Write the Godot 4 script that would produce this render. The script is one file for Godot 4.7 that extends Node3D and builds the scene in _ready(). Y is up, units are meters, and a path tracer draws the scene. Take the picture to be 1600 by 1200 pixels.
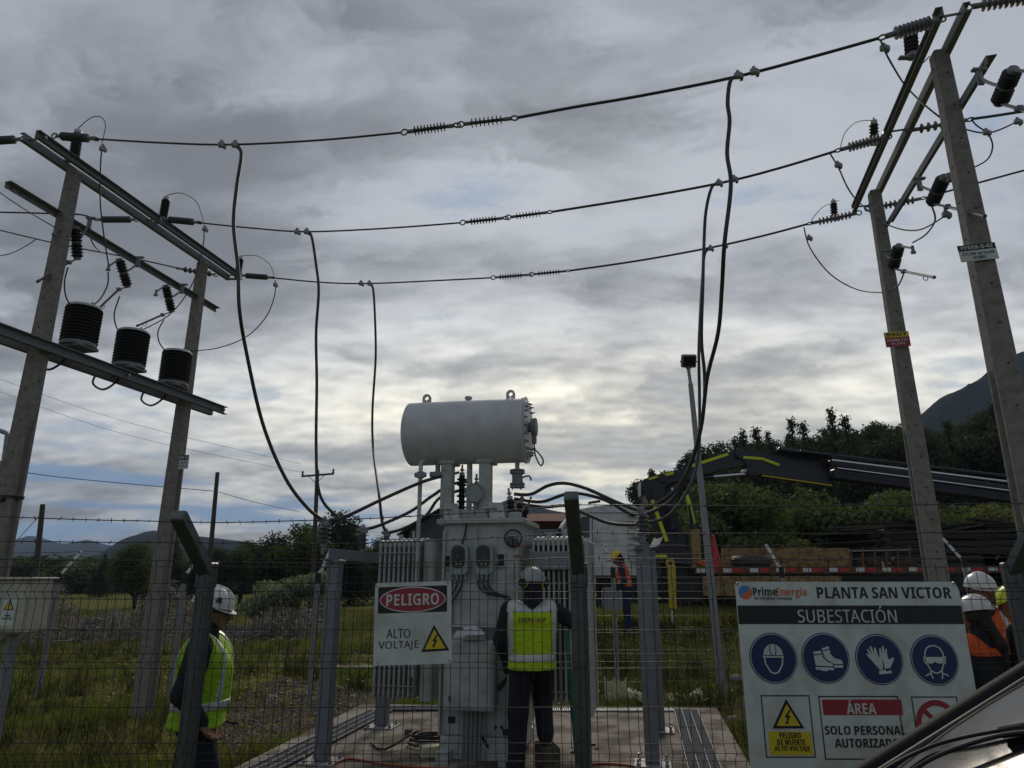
extends Node3D

func _ready() -> void:
	var cam := Camera3D.new()
	cam.name = "camera"
	cam.position = Vector3(0, 1.85, 0)
	cam.rotation.x = deg_to_rad(15.7)
	cam.fov = 58.88
	cam.near = 0.05
	cam.far = 9000.0
	add_child(cam)
	var env := Environment.new()
	env.background_mode = Environment.BG_SKY
	env.sky = Sky.new()
	env.sky.sky_material = cloudy_sky()
	env.tonemap_mode = Environment.TONE_MAPPER_LINEAR
	env.tonemap_exposure = 1.5
	env.ssao_enabled = true
	env.ssil_enabled = true
	env.sdfgi_enabled = true
	env.fog_enabled = true
	env.fog_density = 0.00026
	env.fog_light_color = Color(0.70, 0.79, 0.92)
	var we := WorldEnvironment.new()
	we.name = "environment"
	we.environment = env
	add_child(we)
	var sun := DirectionalLight3D.new()
	sun.name = "sun_behind_cloud"
	sun.light_energy = 0.32
	sun.light_angular_distance = 14.0
	sun.light_color = Color(1.0, 0.95, 0.87)
	sun.rotation = Vector3(deg_to_rad(-34), deg_to_rad(172), 0)
	sun.shadow_enabled = true
	add_child(sun)
	rng.seed = 20240
	make_materials()
	build_ground()
	build_pad()
	build_mountains()
	build_frames()
	build_lines()
	build_portals()
	build_transformer()
	build_fences()
	build_signs()
	build_truck()
	build_buildings()
	build_trees()
	build_grass()
	build_people()
	build_car()
	build_odds()


func cloudy_sky() -> PanoramaSkyMaterial:
	var w := 2560
	var h := 1280
	var px := PackedFloat32Array()
	px.resize(w * h * 3)
	var big := FastNoiseLite.new()
	big.seed = 4
	big.frequency = 0.42
	big.fractal_octaves = 5
	big.fractal_gain = 0.52
	big.domain_warp_enabled = true
	big.domain_warp_amplitude = 0.5
	big.domain_warp_frequency = 0.7
	var fine := FastNoiseLite.new()
	fine.seed = 9
	fine.frequency = 2.4
	fine.fractal_octaves = 4
	fine.fractal_gain = 0.55
	fine.domain_warp_enabled = true
	fine.domain_warp_amplitude = 0.3
	fine.domain_warp_frequency = 1.5
	var low := FastNoiseLite.new()
	low.seed = 31
	low.frequency = 1.0
	low.fractal_octaves = 4
	var rip := FastNoiseLite.new()
	rip.seed = 17
	rip.frequency = 7.0
	rip.fractal_octaves = 3
	var glow_dir := Vector3(sin(0.12), tan(deg_to_rad(13.5)), -cos(0.12)).normalized()
	for y in h:
		var el := (0.5 - (y + 0.5) / h) * PI
		var at := y * w * 3
		if el < -0.03:
			for x in w * 3:
				px[at + x] = 0.06
			continue
		var ce := cos(el)
		var se := maxf(sin(el), 0.0)
		for x in w:
			var az := (x + 0.5) / w * TAU
			var d := Vector3(sin(az) * ce, se, -cos(az) * ce)
			var k := 1.0 / (se + 0.13)
			var p := Vector2(d.x * k * 0.8 + d.z * k * 0.35, d.z * k * 1.35 - d.x * k * 0.25)
			var a := big.get_noise_2d(p.x, p.y)
			var b := fine.get_noise_2d(p.x + 0.5 * a, p.y)
			var ang := d.angle_to(glow_dir)
			var daz := wrapf(az - 0.13, -PI, PI)
			var glow := exp(-pow(daz / 0.62, 2.0) - pow((el - 0.21) / 0.13, 2.0))
			var wide := exp(-pow(ang / 0.80, 2.0))
			var haze := exp(-el / 0.10)
			var thick := clampf(0.5 + a * 1.40 + b * 0.32, 0.0, 1.0)
			var lum := 0.16 + 0.14 * wide + 0.34 * glow + 0.15 * haze
			lum *= 1.0 + 0.24 * rip.get_noise_2d(p.x, p.y) * (1.0 - smoothstep(0.25, 0.5, el))
			lum *= lerpf(1.44, 0.63, smoothstep(0.08, 0.92, thick))
			var warm := clampf(glow * 0.75 + haze * 0.65 + wide * 0.3 - 0.1, 0.0, 1.0) * (1.0 - thick * 0.55)
			var c := Vector3(lum * lerpf(0.925, 1.10, warm), lum * lerpf(0.995, 1.02, warm), lum * lerpf(1.13, 0.76, warm))
			var s := low.get_noise_3d(d.x * 2.4, el * 32.0, d.z * 2.4)
			var band := smoothstep(0.012, 0.05, el) * (1.0 - smoothstep(0.11, 0.19, el))
			var gap := smoothstep(-0.10, 0.22, s + 0.12 * b - 0.30 * glow) * band
			gap = maxf(gap, smoothstep(0.5, 0.95, -a * 1.3 - b * 0.6 + 0.1) * 0.55)
			c = c.lerp(Vector3(0.15, 0.245, 0.385) * (0.9 + 0.4 * haze), gap * 0.88)
			px[at] = c.x
			px[at + 1] = c.y
			px[at + 2] = c.z
			at += 3
	var im := Image.create_from_data(w, h, false, Image.FORMAT_RGBF, px.to_byte_array())
	var m := PanoramaSkyMaterial.new()
	m.panorama = ImageTexture.create_from_image(im)
	return m

# ---------- mesh buffer ----------
class MB:
	var v := PackedVector3Array()
	var n := PackedVector3Array()
	var u := PackedVector2Array()
	var c := PackedColorArray()
	var i := PackedInt32Array()
	var col := Color(1, 1, 1)

	func vert(p: Vector3, nn: Vector3, uv := Vector2.ZERO) -> int:
		v.append(p)
		n.append(nn)
		u.append(uv)
		c.append(col)
		return v.size() - 1

	# one flat convex face, turned away from the point "inside"
	func face(pts: Array, inside: Vector3) -> void:
		var m := Vector3.ZERO
		for p in pts:
			m += p
		m /= pts.size()
		var nn: Vector3 = (pts[1] - pts[0]).cross(pts[2] - pts[0])
		if nn.length() < 1e-12:
			return
		nn = nn.normalized()
		var flip: bool = nn.dot(m - inside) < 0.0
		if flip:
			nn = -nn
		var s := v.size()
		for p in pts:
			vert(p, nn)
		for k in range(1, pts.size() - 1):
			if flip:
				i.append_array([s, s + k, s + k + 1])
			else:
				i.append_array([s, s + k + 1, s + k])

	func box(xf: Transform3D, size: Vector3, bev := 0.0) -> void:
		var h := size * 0.5
		var o := xf.origin
		if bev <= 0.0:
			for a in 3:
				for s in [-1.0, 1.0]:
					var q := []
					for w in [[-1, -1], [1, -1], [1, 1], [-1, 1]]:
						var p := Vector3.ZERO
						p[a] = s * h[a]
						p[(a + 1) % 3] = w[0] * h[(a + 1) % 3]
						p[(a + 2) % 3] = w[1] * h[(a + 2) % 3]
						q.append(xf * p)
					face(q, o)
			return
		var b := minf(bev, minf(h.x, minf(h.y, h.z)) * 0.6)
		for a in 3:
			var e := (a + 1) % 3
			var f := (a + 2) % 3
			for s in [-1.0, 1.0]:
				var q := []
				for w in [[-1, -1], [1, -1], [1, 1], [-1, 1]]:
					var p := Vector3.ZERO
					p[a] = s * h[a]
					p[e] = w[0] * (h[e] - b)
					p[f] = w[1] * (h[f] - b)
					q.append(xf * p)
				face(q, o)
				for s2 in [-1.0, 1.0]:
					var r := []
					for w in [[0, -1], [0, 1], [1, 1], [1, -1]]:
						var p := Vector3.ZERO
						p[f] = w[1] * (h[f] - b)
						if w[0] == 0:
							p[a] = s * h[a]
							p[e] = s2 * (h[e] - b)
						else:
							p[a] = s * (h[a] - b)
							p[e] = s2 * h[e]
						r.append(xf * p)
					face(r, o)
		for sx in [-1.0, 1.0]:
			for sy in [-1.0, 1.0]:
				for sz in [-1.0, 1.0]:
					face([xf * Vector3(sx * h.x, sy * (h.y - b), sz * (h.z - b)), xf * Vector3(sx * (h.x - b), sy * h.y, sz * (h.z - b)), xf * Vector3(sx * (h.x - b), sy * (h.y - b), sz * h.z)], o)

	func bx(x: float, y: float, z: float, sx: float, sy: float, sz: float, bev := 0.0) -> void:
		box(Transform3D(Basis(), Vector3(x, y, z)), Vector3(sx, sy, sz), bev)

	# a bar of w (sideways) by h (upwards) between two points
	func bar(a: Vector3, b: Vector3, w: float, h: float, bev := 0.0, up := Vector3.UP) -> void:
		var d := (b - a).normalized()
		if absf(d.dot(up)) > 0.98:
			up = Vector3.BACK
		var s := d.cross(up).normalized()
		var t := s.cross(d).normalized()
		box(Transform3D(Basis(s, t, d), (a + b) * 0.5), Vector3(w, h, a.distance_to(b)), bev)

	func tube(pts: Array, r: float, seg := 6, cap := true, r2 := -1.0) -> void:
		var m := pts.size()
		if m < 2:
			return
		var t: Vector3 = (pts[1] - pts[0]).normalized()
		var a := Vector3.UP
		if absf(t.dot(a)) > 0.9:
			a = Vector3.RIGHT
		var x := t.cross(a).normalized()
		var base := v.size()
		for k in m:
			var t2: Vector3 = (pts[mini(k + 1, m - 1)] - pts[maxi(k - 1, 0)]).normalized()
			x = (x - t2 * x.dot(t2)).normalized()
			var y := t2.cross(x)
			var rr := r if r2 < 0.0 else lerpf(r, r2, float(k) / (m - 1))
			for s in seg:
				var g := TAU * s / seg
				var nn := x * cos(g) + y * sin(g)
				vert(pts[k] + nn * rr, nn, Vector2(float(s) / seg, k))
		for k in m - 1:
			for s in seg:
				var p := base + k * seg + s
				var q := base + k * seg + (s + 1) % seg
				i.append_array([p, p + seg, q, q, p + seg, q + seg])
		if cap:
			for e in [0, m - 1]:
				var q := []
				for s in seg:
					q.append(v[base + e * seg + s])
				face(q, pts[1] if e == 0 else pts[m - 2])

	# profile: Vector2(radius, height along the axis); creased between pieces unless smooth
	func lathe(o: Vector3, axis: Vector3, prof: Array, seg := 16, smooth := false) -> void:
		var y := axis.normalized()
		var a := Vector3.RIGHT if absf(y.x) < 0.9 else Vector3.UP
		var x := (a - y * a.dot(y)).normalized()
		var z := x.cross(y)
		if smooth:
			var base := v.size()
			for k in prof.size():
				var d: Vector2 = prof[mini(k + 1, prof.size() - 1)] - prof[maxi(k - 1, 0)]
				var n2 := Vector2(d.y, -d.x).normalized()
				for s in seg + 1:
					var g := TAU * s / seg
					var rad := x * cos(g) + z * sin(g)
					vert(o + rad * prof[k].x + y * prof[k].y, (rad * n2.x + y * n2.y).normalized(), Vector2(float(s) / seg, float(k) / prof.size()))
			for k in prof.size() - 1:
				for s in seg:
					var p := base + k * (seg + 1) + s
					i.append_array([p, p + 1, p + seg + 1, p + 1, p + seg + 2, p + seg + 1])
			return
		for k in prof.size() - 1:
			var d: Vector2 = prof[k + 1] - prof[k]
			if d.length() < 1e-6:
				continue
			var n2 := Vector2(d.y, -d.x).normalized()
			var base := v.size()
			for e in 2:
				var q: Vector2 = prof[k + e]
				for s in seg + 1:
					var g := TAU * s / seg
					var rad := x * cos(g) + z * sin(g)
					vert(o + rad * q.x + y * q.y, rad * n2.x + y * n2.y, Vector2(float(s) / seg, e))
			for s in seg:
				var p := base + s
				i.append_array([p, p + 1, p + seg + 1, p + 1, p + seg + 2, p + seg + 1])

	func cyl(a: Vector3, b: Vector3, r: float, seg := 12, r2 := -1.0) -> void:
		var l := a.distance_to(b)
		if r2 < 0.0:
			r2 = r
		var e := minf(minf(r, r2), l) * 0.12
		lathe(a, b - a, [Vector2(0, 0), Vector2(r - e, 0), Vector2(r, e), Vector2(r2, l - e), Vector2(r2 - e, l), Vector2(0, l)], seg)

	func torus(o: Vector3, axis: Vector3, r: float, t: float, seg := 20, side := 6) -> void:
		var prof := []
		for k in side + 1:
			var g := TAU * k / side
			prof.append(Vector2(r + cos(g) * t, sin(g) * t))
		lathe(o, axis, prof, seg, true)

	# a flat outline in the xy plane of xf, given depth along +z
	func prism(poly: PackedVector2Array, depth: float, xf := Transform3D()) -> void:
		var ids := Geometry2D.triangulate_polygon(poly)
		var zn := xf.basis.z.normalized()
		for f in 2:
			var z := depth if f == 0 else 0.0
			var s := v.size()
			for p in poly:
				vert(xf * Vector3(p.x, p.y, z), zn if f == 0 else -zn, p)
			for k in range(0, ids.size(), 3):
				var a := poly[ids[k]]
				var b := poly[ids[k + 1]]
				var d := poly[ids[k + 2]]
				var ccw := (b - a).cross(d - a) > 0.0
				if ccw == (f == 0):
					i.append_array([s + ids[k], s + ids[k + 2], s + ids[k + 1]])
				else:
					i.append_array([s + ids[k], s + ids[k + 1], s + ids[k + 2]])
		var cw := Geometry2D.is_polygon_clockwise(poly)
		for k in poly.size():
			var a := poly[k]
			var b := poly[(k + 1) % poly.size()]
			var o := Vector2(b.y - a.y, a.x - b.x) * (-1.0 if cw else 1.0)
			var m := (a + b) * 0.5 - o
			face([xf * Vector3(a.x, a.y, 0), xf * Vector3(b.x, b.y, 0), xf * Vector3(b.x, b.y, depth), xf * Vector3(a.x, a.y, depth)], xf * Vector3(m.x, m.y, depth * 0.5))

	# rings of points (each the same count, closed), joined flat
	func loft(rings: Array) -> void:
		var m: int = rings[0].size()
		for k in rings.size() - 1:
			var mid := Vector3.ZERO
			for p in rings[k]:
				mid += p / m
			for p in rings[k + 1]:
				mid += p / m
			mid *= 0.5
			for s in m:
				face([rings[k][s], rings[k][(s + 1) % m], rings[k + 1][(s + 1) % m], rings[k + 1][s]], mid)
		for e in [0, rings.size() - 1]:
			var mid := Vector3.ZERO
			for p in rings[1 if e == 0 else e - 1]:
				mid += p / m
			face(rings[e], mid)

	func move(by: Vector3) -> MB:
		for k in v.size():
			v[k] += by
		return self

	func mesh(colored := false) -> ArrayMesh:
		var a := []
		a.resize(Mesh.ARRAY_MAX)
		a[Mesh.ARRAY_VERTEX] = v
		a[Mesh.ARRAY_NORMAL] = n
		a[Mesh.ARRAY_TEX_UV] = u
		if colored:
			a[Mesh.ARRAY_COLOR] = c
		a[Mesh.ARRAY_INDEX] = i
		var am := ArrayMesh.new()
		am.add_surface_from_arrays(Mesh.PRIMITIVE_TRIANGLES, a)
		return am


# ---------- naming ----------
var taken := {}
var rng := RandomNumberGenerator.new()
var M := {}
var T := {}

func numbered(called: String) -> String:
	var k: int = taken.get(called, 0)
	taken[called] = k + 1
	return called if k == 0 else "%s_%03d" % [called, k]

func tag(o: Node3D, label: String, category: String, group := "", kind := "") -> Node3D:
	if label:
		o.set_meta("label", label)
	if category:
		o.set_meta("category", category)
	if group:
		o.set_meta("group", group)
	if kind:
		o.set_meta("kind", kind)
	return o

func thing(called: String, label: String, category: String, at := Vector3.ZERO, yaw := 0.0, group := "") -> Node3D:
	var o := Node3D.new()
	o.name = numbered(called)
	add_child(o)
	o.position = at
	o.rotation.y = deg_to_rad(yaw)
	tag(o, label, category, group)
	return o

func put(mb: MB, called: String, m: Material, parent: Node3D = null, colored := false) -> MeshInstance3D:
	var o := MeshInstance3D.new()
	o.mesh = mb.mesh(colored)
	o.material_override = m
	if parent == null:
		o.name = numbered(called)
		add_child(o)
	else:
		o.name = called
		parent.add_child(o, true)
	return o

# a part whose mesh is given in world axes, under an unturned thing
func putw(mb: MB, called: String, m: Material, parent: Node3D) -> MeshInstance3D:
	return put(mb.move(-parent.position), called, m, parent)

func again(o: MeshInstance3D, called: String, parent: Node3D, xf: Transform3D) -> MeshInstance3D:
	var c := MeshInstance3D.new()
	c.mesh = o.mesh
	c.material_override = o.material_override
	c.name = called
	parent.add_child(c, true)
	c.transform = xf
	return c

func copy(o: Node3D, at: Vector3, yaw: float, label := "", group := "") -> Node3D:
	var c: Node3D = o.duplicate()
	var s := String(o.name)
	if s.length() > 4 and s[-4] == "_" and s.right(3).is_valid_int():
		s = s.left(-4)
	c.name = numbered(s)
	add_child(c)
	c.position = at
	c.rotation.y = deg_to_rad(yaw)
	if label:
		c.set_meta("label", label)
	if group:
		c.set_meta("group", group)
	return c

func crv(pts: Array, sub := 5) -> Array:
	var out := []
	var m := pts.size()
	for k in m - 1:
		var a: Vector3 = pts[maxi(k - 1, 0)]
		var b: Vector3 = pts[k]
		var c: Vector3 = pts[k + 1]
		var d: Vector3 = pts[mini(k + 2, m - 1)]
		for s in sub:
			out.append(b.cubic_interpolate(c, a, d, float(s) / sub))
	out.append(pts[m - 1])
	return out

func lin(r: float, g: float, b: float) -> Color:
	return Color(r, g, b).linear_to_srgb()

func V2(list: Array) -> PackedVector2Array:
	var o := PackedVector2Array()
	for k in range(0, list.size(), 2):
		o.append(Vector2(list[k], list[k + 1]))
	return o

# ---------- materials ----------
func noise_tex(size: int, freq: float, stops: Array, seed_ := 1, octaves := 5, kind := FastNoiseLite.TYPE_SIMPLEX_SMOOTH, warp := 0.0) -> NoiseTexture2D:
	var f := FastNoiseLite.new()
	f.noise_type = kind
	f.seed = seed_
	f.frequency = freq
	f.fractal_octaves = octaves
	f.fractal_gain = 0.55
	if warp > 0.0:
		f.domain_warp_enabled = true
		f.domain_warp_amplitude = warp
		f.domain_warp_frequency = freq
	var t := NoiseTexture2D.new()
	t.width = size
	t.height = size
	t.seamless = true
	t.noise = f
	if stops:
		var g := Gradient.new()
		var off := PackedFloat32Array()
		var cs := PackedColorArray()
		for s in stops:
			off.append(s[0])
			cs.append(s[1] if s[1] is Color else Color(s[1], s[1], s[1]))
		g.offsets = off
		g.colors = cs
		t.color_ramp = g
	return t

func bump_tex(size: int, freq: float, strength: float, seed_ := 3, octaves := 4, kind := FastNoiseLite.TYPE_SIMPLEX_SMOOTH) -> NoiseTexture2D:
	var t := noise_tex(size, freq, [], seed_, octaves, kind)
	t.as_normal_map = true
	t.bump_strength = strength
	return t

func mat(c: Color, rough: float, metal := 0.0, tex: Texture2D = null, scale := 1.0, bump: Texture2D = null, bscale := 1.0, world := true) -> StandardMaterial3D:
	var m := StandardMaterial3D.new()
	m.albedo_color = c
	m.roughness = rough
	m.metallic = metal
	if tex or bump:
		m.uv1_triplanar = true
		m.uv1_world_triplanar = world
		m.uv1_scale = Vector3.ONE * scale
	if tex:
		m.albedo_texture = tex
	if bump:
		m.normal_enabled = true
		m.normal_texture = bump
		m.normal_scale = bscale
	return m

func make_materials() -> void:
	T.mottle = noise_tex(512, 0.012, [[0.0, 0.86], [0.5, 0.94], [1.0, 1.0]], 11, 6)
	T.grime = noise_tex(512, 0.008, [[0.0, Color(0.80, 0.79, 0.77)], [0.3, Color(0.9, 0.9, 0.88)], [0.6, Color(0.97, 0.97, 0.965)], [1.0, Color(1, 1, 1)]], 12, 7, FastNoiseLite.TYPE_SIMPLEX_SMOOTH, 30.0)
	T.concrete = noise_tex(512, 0.012, [[0.0, 0.70], [0.3, 0.84], [0.6, 0.94], [1.0, 1.0]], 13, 8)
	T.rust = noise_tex(512, 0.01, [[0.0, Color(0.6, 0.46, 0.38)], [0.3, Color(0.78, 0.68, 0.6)], [0.5, Color(0.93, 0.9, 0.87)], [1.0, Color(1, 1, 1)]], 14, 8)
	T.earth = noise_tex(1024, 0.008, [[0.0, Color(0.46, 0.4, 0.3)], [0.3, Color(0.5, 0.46, 0.31)], [0.5, Color(0.45, 0.49, 0.25)], [0.75, Color(0.48, 0.55, 0.27)], [1.0, Color(0.6, 0.58, 0.38)]], 15, 7, FastNoiseLite.TYPE_SIMPLEX_SMOOTH, 40.0)
	T.gravel = noise_tex(512, 0.06, [[0.0, 0.3], [0.4, 0.6], [0.6, 0.8], [1.0, 1.0]], 16, 3, FastNoiseLite.TYPE_CELLULAR)
	T.wood = noise_tex(512, 0.02, [[0.0, 0.45], [0.5, 0.75], [1.0, 1.0]], 17, 6)
	T.cloth = noise_tex(512, 0.05, [[0.0, 0.8], [0.5, 0.93], [1.0, 1.0]], 18, 4)
	T.forest = noise_tex(1024, 0.02, [[0.0, 0.35], [0.4, 0.65], [0.7, 0.9], [1.0, 1.0]], 19, 7)
	T.bfine = bump_tex(512, 0.05, 3.0, 21, 5)
	T.bcloth = bump_tex(512, 0.012, 9.0, 22, 3)
	T.bground = bump_tex(512, 0.04, 14.0, 23, 6)
	M.concrete = mat(lin(0.28, 0.262, 0.232), 0.9, 0, T.concrete, 1.3, T.bfine, 0.5)
	T.padstain = noise_tex(1024, 0.006, [[0.0, Color(0.42, 0.38, 0.34)], [0.3, Color(0.62, 0.58, 0.54)], [0.5, Color(0.86, 0.84, 0.81)], [1.0, Color(1, 1, 1)]], 33, 8, FastNoiseLite.TYPE_SIMPLEX_SMOOTH, 40.0)
	M.pad = mat(lin(0.33, 0.305, 0.27), 0.92, 0, T.padstain, 0.25, T.bfine, 0.5)
	M.galv = mat(lin(0.33, 0.34, 0.35), 0.6, 0.2, T.mottle, 2.5, T.bfine, 0.15, false)
	M.galvdark = mat(lin(0.27, 0.28, 0.29), 0.8, 0.0, T.mottle, 2.0, T.bfine, 0.15, false)
	M.arm = mat(lin(0.27, 0.28, 0.29), 0.9, 0.0, T.mottle, 2.0, T.bfine, 0.15, false)  # galvanised steel again, with the arms' backlit shade put into its colour
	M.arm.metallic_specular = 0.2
	M.steel = mat(lin(0.3, 0.31, 0.33), 0.42, 0.6, T.mottle, 2.0, T.bfine, 0.2, false)
	M.plate = mat(lin(0.075, 0.085, 0.1), 0.85, 0.0, T.grime, 1.2, T.bfine, 0.2)
	M.plate.metallic_specular = 0.15
	M.bolt = mat(lin(0.3, 0.3, 0.3), 0.4, 0.8)
	M.hole_shade = mat(lin(0.03, 0.028, 0.025), 0.95)  # near-black colour that stands in for shade inside openings
	M.polymer = mat(lin(0.11, 0.115, 0.125), 0.55, 0, T.mottle, 3.0, null, 1, false)
	M.polymerpale = mat(lin(0.24, 0.25, 0.26), 0.55, 0, T.mottle, 3.0, null, 1, false)
	M.black = mat(lin(0.016, 0.017, 0.02), 0.6, 0, T.mottle, 3.0, null, 1, false)
	M.rubber = mat(lin(0.04, 0.04, 0.042), 0.6, 0, T.mottle, 2.0)
	M.cable = mat(lin(0.05, 0.047, 0.045), 0.55, 0, T.mottle, 3.0)
	M.wire = mat(lin(0.055, 0.055, 0.056), 0.75, 0.0)
	M.cap = mat(lin(0.5, 0.5, 0.49), 0.5, 0.2)
	M.paint = mat(lin(0.47, 0.49, 0.485), 0.42, 0, T.grime, 0.9, T.bfine, 0.08, false)
	M.paintlight = mat(lin(0.47, 0.49, 0.485), 0.42, 0, T.grime, 1.1, T.bfine, 0.08, false)
	M.drum = mat(lin(0.66, 0.67, 0.69), 0.38, 0, T.mottle, 0.6, T.bfine, 0.04, false)
	M.dialcase = mat(lin(0.3, 0.36, 0.345), 0.4, 0, T.mottle, 1.0)
	M.dialmark = mat(lin(0.3, 0.25, 0.23), 0.5)
	M.portal = mat(lin(0.22, 0.235, 0.26), 0.42, 0.25, T.mottle, 1.5, T.bfine, 0.1, false)
	M.postdark = mat(lin(0.12, 0.135, 0.14), 0.36, 0.4, T.grime, 2.0, T.bfine, 0.15)
	M.mesh = mat(lin(0.022, 0.026, 0.026), 0.5, 0.3)
	M.barb = mat(lin(0.06, 0.06, 0.06), 0.5, 0.6)
	M.signwhite = mat(lin(0.66, 0.71, 0.68), 0.5, 0, T.grime, 0.7)
	M.signblack = mat(lin(0.014, 0.014, 0.016), 0.5)
	M.ink = mat(lin(0.012, 0.013, 0.02), 0.5)
	M.signred = mat(lin(0.32, 0.03, 0.045), 0.5)
	M.signyellow = mat(lin(0.66, 0.52, 0.03), 0.5)
	M.signblue = mat(lin(0.018, 0.028, 0.11), 0.5)
	M.signorange = mat(lin(0.62, 0.16, 0.06), 0.5)
	M.signsky = mat(lin(0.06, 0.24, 0.5), 0.5)
	M.glassdark = mat(lin(0.012, 0.013, 0.015), 0.12)
	M.box = mat(lin(0.52, 0.5, 0.42), 0.5, 0, T.grime, 1.5)
	M.cabwhite = mat(lin(0.66, 0.67, 0.68), 0.3, 0, T.grime, 0.5)
	M.crane = mat(lin(0.018, 0.02, 0.03), 0.35, 0.1, T.mottle, 0.8)
	M.lime = mat(lin(0.62, 0.72, 0.02), 0.5)
	M.chrome = mat(lin(0.62, 0.62, 0.62), 0.22, 0.9)
	M.bedyellow = mat(lin(0.33, 0.25, 0.11), 0.7, 0, T.rust, 0.8)
	M.bedrust = mat(lin(0.16, 0.075, 0.04), 0.8, 0, T.grime, 1.0)
	M.red = mat(lin(0.45, 0.035, 0.035), 0.5)
	M.white = mat(lin(0.62, 0.62, 0.6), 0.5)
	M.yellow = mat(lin(0.6, 0.46, 0.03), 0.5, 0, T.grime, 1.2)
	M.orange = mat(lin(0.75, 0.13, 0.02), 0.65, 0, T.cloth, 2.0)
	M.log = mat(lin(0.075, 0.068, 0.06), 0.95, 0, T.wood, 1.2, T.bfine, 1.0)
	M.plank = mat(lin(0.17, 0.14, 0.11), 0.95, 0, T.wood, 1.5, T.bfine, 1.0)
	M.oldpole = mat(lin(0.14, 0.12, 0.1), 0.9, 0, T.wood, 1.5, T.bfine, 0.8)
	M.roofred = mat(lin(0.17, 0.05, 0.038), 0.95, 0, T.grime, 0.4)
	M.roofdark = mat(lin(0.045, 0.04, 0.04), 0.8, 0, T.grime, 0.4)
	M.wallblue = mat(lin(0.09, 0.1, 0.115), 0.8, 0, T.grime, 0.4)
	M.green = mat(lin(0.012, 0.11, 0.065), 0.28)
	M.pale = mat(lin(0.55, 0.55, 0.36), 0.7, 0, T.grime, 1.5)
	M.stone = mat(lin(0.36, 0.33, 0.29), 0.95, 0, T.concrete, 3.0, T.bfine, 1.0, false)
	M.bag = mat(lin(0.6, 0.6, 0.62), 0.35)
	M.vcol = mat(Color.WHITE, 0.85, 0, T.cloth, 3.0, T.bcloth, 1.6, false)
	M.vcol.vertex_color_use_as_albedo = true
	M.vestlime = mat(lin(0.5, 0.74, 0.0), 0.75, 0, T.cloth, 3.0, T.bcloth, 2.0, false)
	M.vestorange = mat(lin(0.8, 0.12, 0.012), 0.7, 0, T.cloth, 3.0, T.bcloth, 0.9, false)
	M.reflective = mat(lin(0.62, 0.64, 0.64), 0.35, 0.2, T.cloth, 3.0, T.bcloth, 1.4, false)
	M.helmetwhite = mat(lin(0.66, 0.66, 0.64), 0.28)
	M.helmetyellow = mat(lin(0.72, 0.5, 0.02), 0.3)
	M.helmetlime = mat(lin(0.6, 0.7, 0.03), 0.3)
	M.helmetgrey = mat(lin(0.3, 0.32, 0.33), 0.3)
	M.vestgreen = mat(lin(0.33, 0.6, 0.01), 0.75, 0, T.cloth, 3.0, T.bcloth, 2.0, false)
	M.cord = mat(lin(0.34, 0.1, 0.045), 0.6)
	M.navy = mat(lin(0.016, 0.02, 0.034), 0.85, 0, T.cloth, 3.0, T.bcloth, 1.4, false)
	M.hair = mat(lin(0.02, 0.014, 0.01), 0.7)
	M.pillar = mat(lin(0.012, 0.013, 0.015), 0.7)
	M.pillar.metallic_specular = 0.25
	M.carpaint = mat(lin(0.02, 0.024, 0.028), 0.16)
	M.carpaint.clearcoat_enabled = true
	M.carpaint.clearcoat = 1.0
	M.carpaint.clearcoat_roughness = 0.05
	M.trim = mat(lin(0.012, 0.012, 0.013), 0.5)
	M.windshield = mat(Color(0.06, 0.09, 0.085, 0.95), 0.08)
	M.windshield.metallic_specular = 0.42
	M.windshield.transparency = BaseMaterial3D.TRANSPARENCY_ALPHA
	M.lens = mat(Color(0.3, 0.33, 0.33, 0.3), 0.03)
	M.lens.transparency = BaseMaterial3D.TRANSPARENCY_ALPHA

# ---------- ground, pad, hills ----------
var gnoise := FastNoiseLite.new()

func gh(x: float, f: float) -> float:
	var y := 0.62 * smoothstep(11.8, 14.6, f) * smoothstep(-2.0, 1.5, x) * (1.0 - 0.5 * smoothstep(26.0, 45.0, f))
	y += 9.5 * smoothstep(34.0, 85.0, f) * smoothstep(8.0, 40.0, x)
	y += 1.2 * smoothstep(60.0, 120.0, f) * smoothstep(-2.0, -30.0, x)
	var rough := smoothstep(10.0, 13.0, f) + smoothstep(3.2, 4.2, absf(x + 0.1))
	y += gnoise.get_noise_2d(x * 3.0, f * 3.0) * 0.05 * minf(rough, 1.0)
	return y

func steps(list: Array) -> Array:
	var out := []
	for s in list:
		if s is Array:
			var x: float = s[0]
			while x < s[1] - 0.001:
				out.append(x)
				x += s[2]
		else:
			out.append(float(s))
	return out

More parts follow.
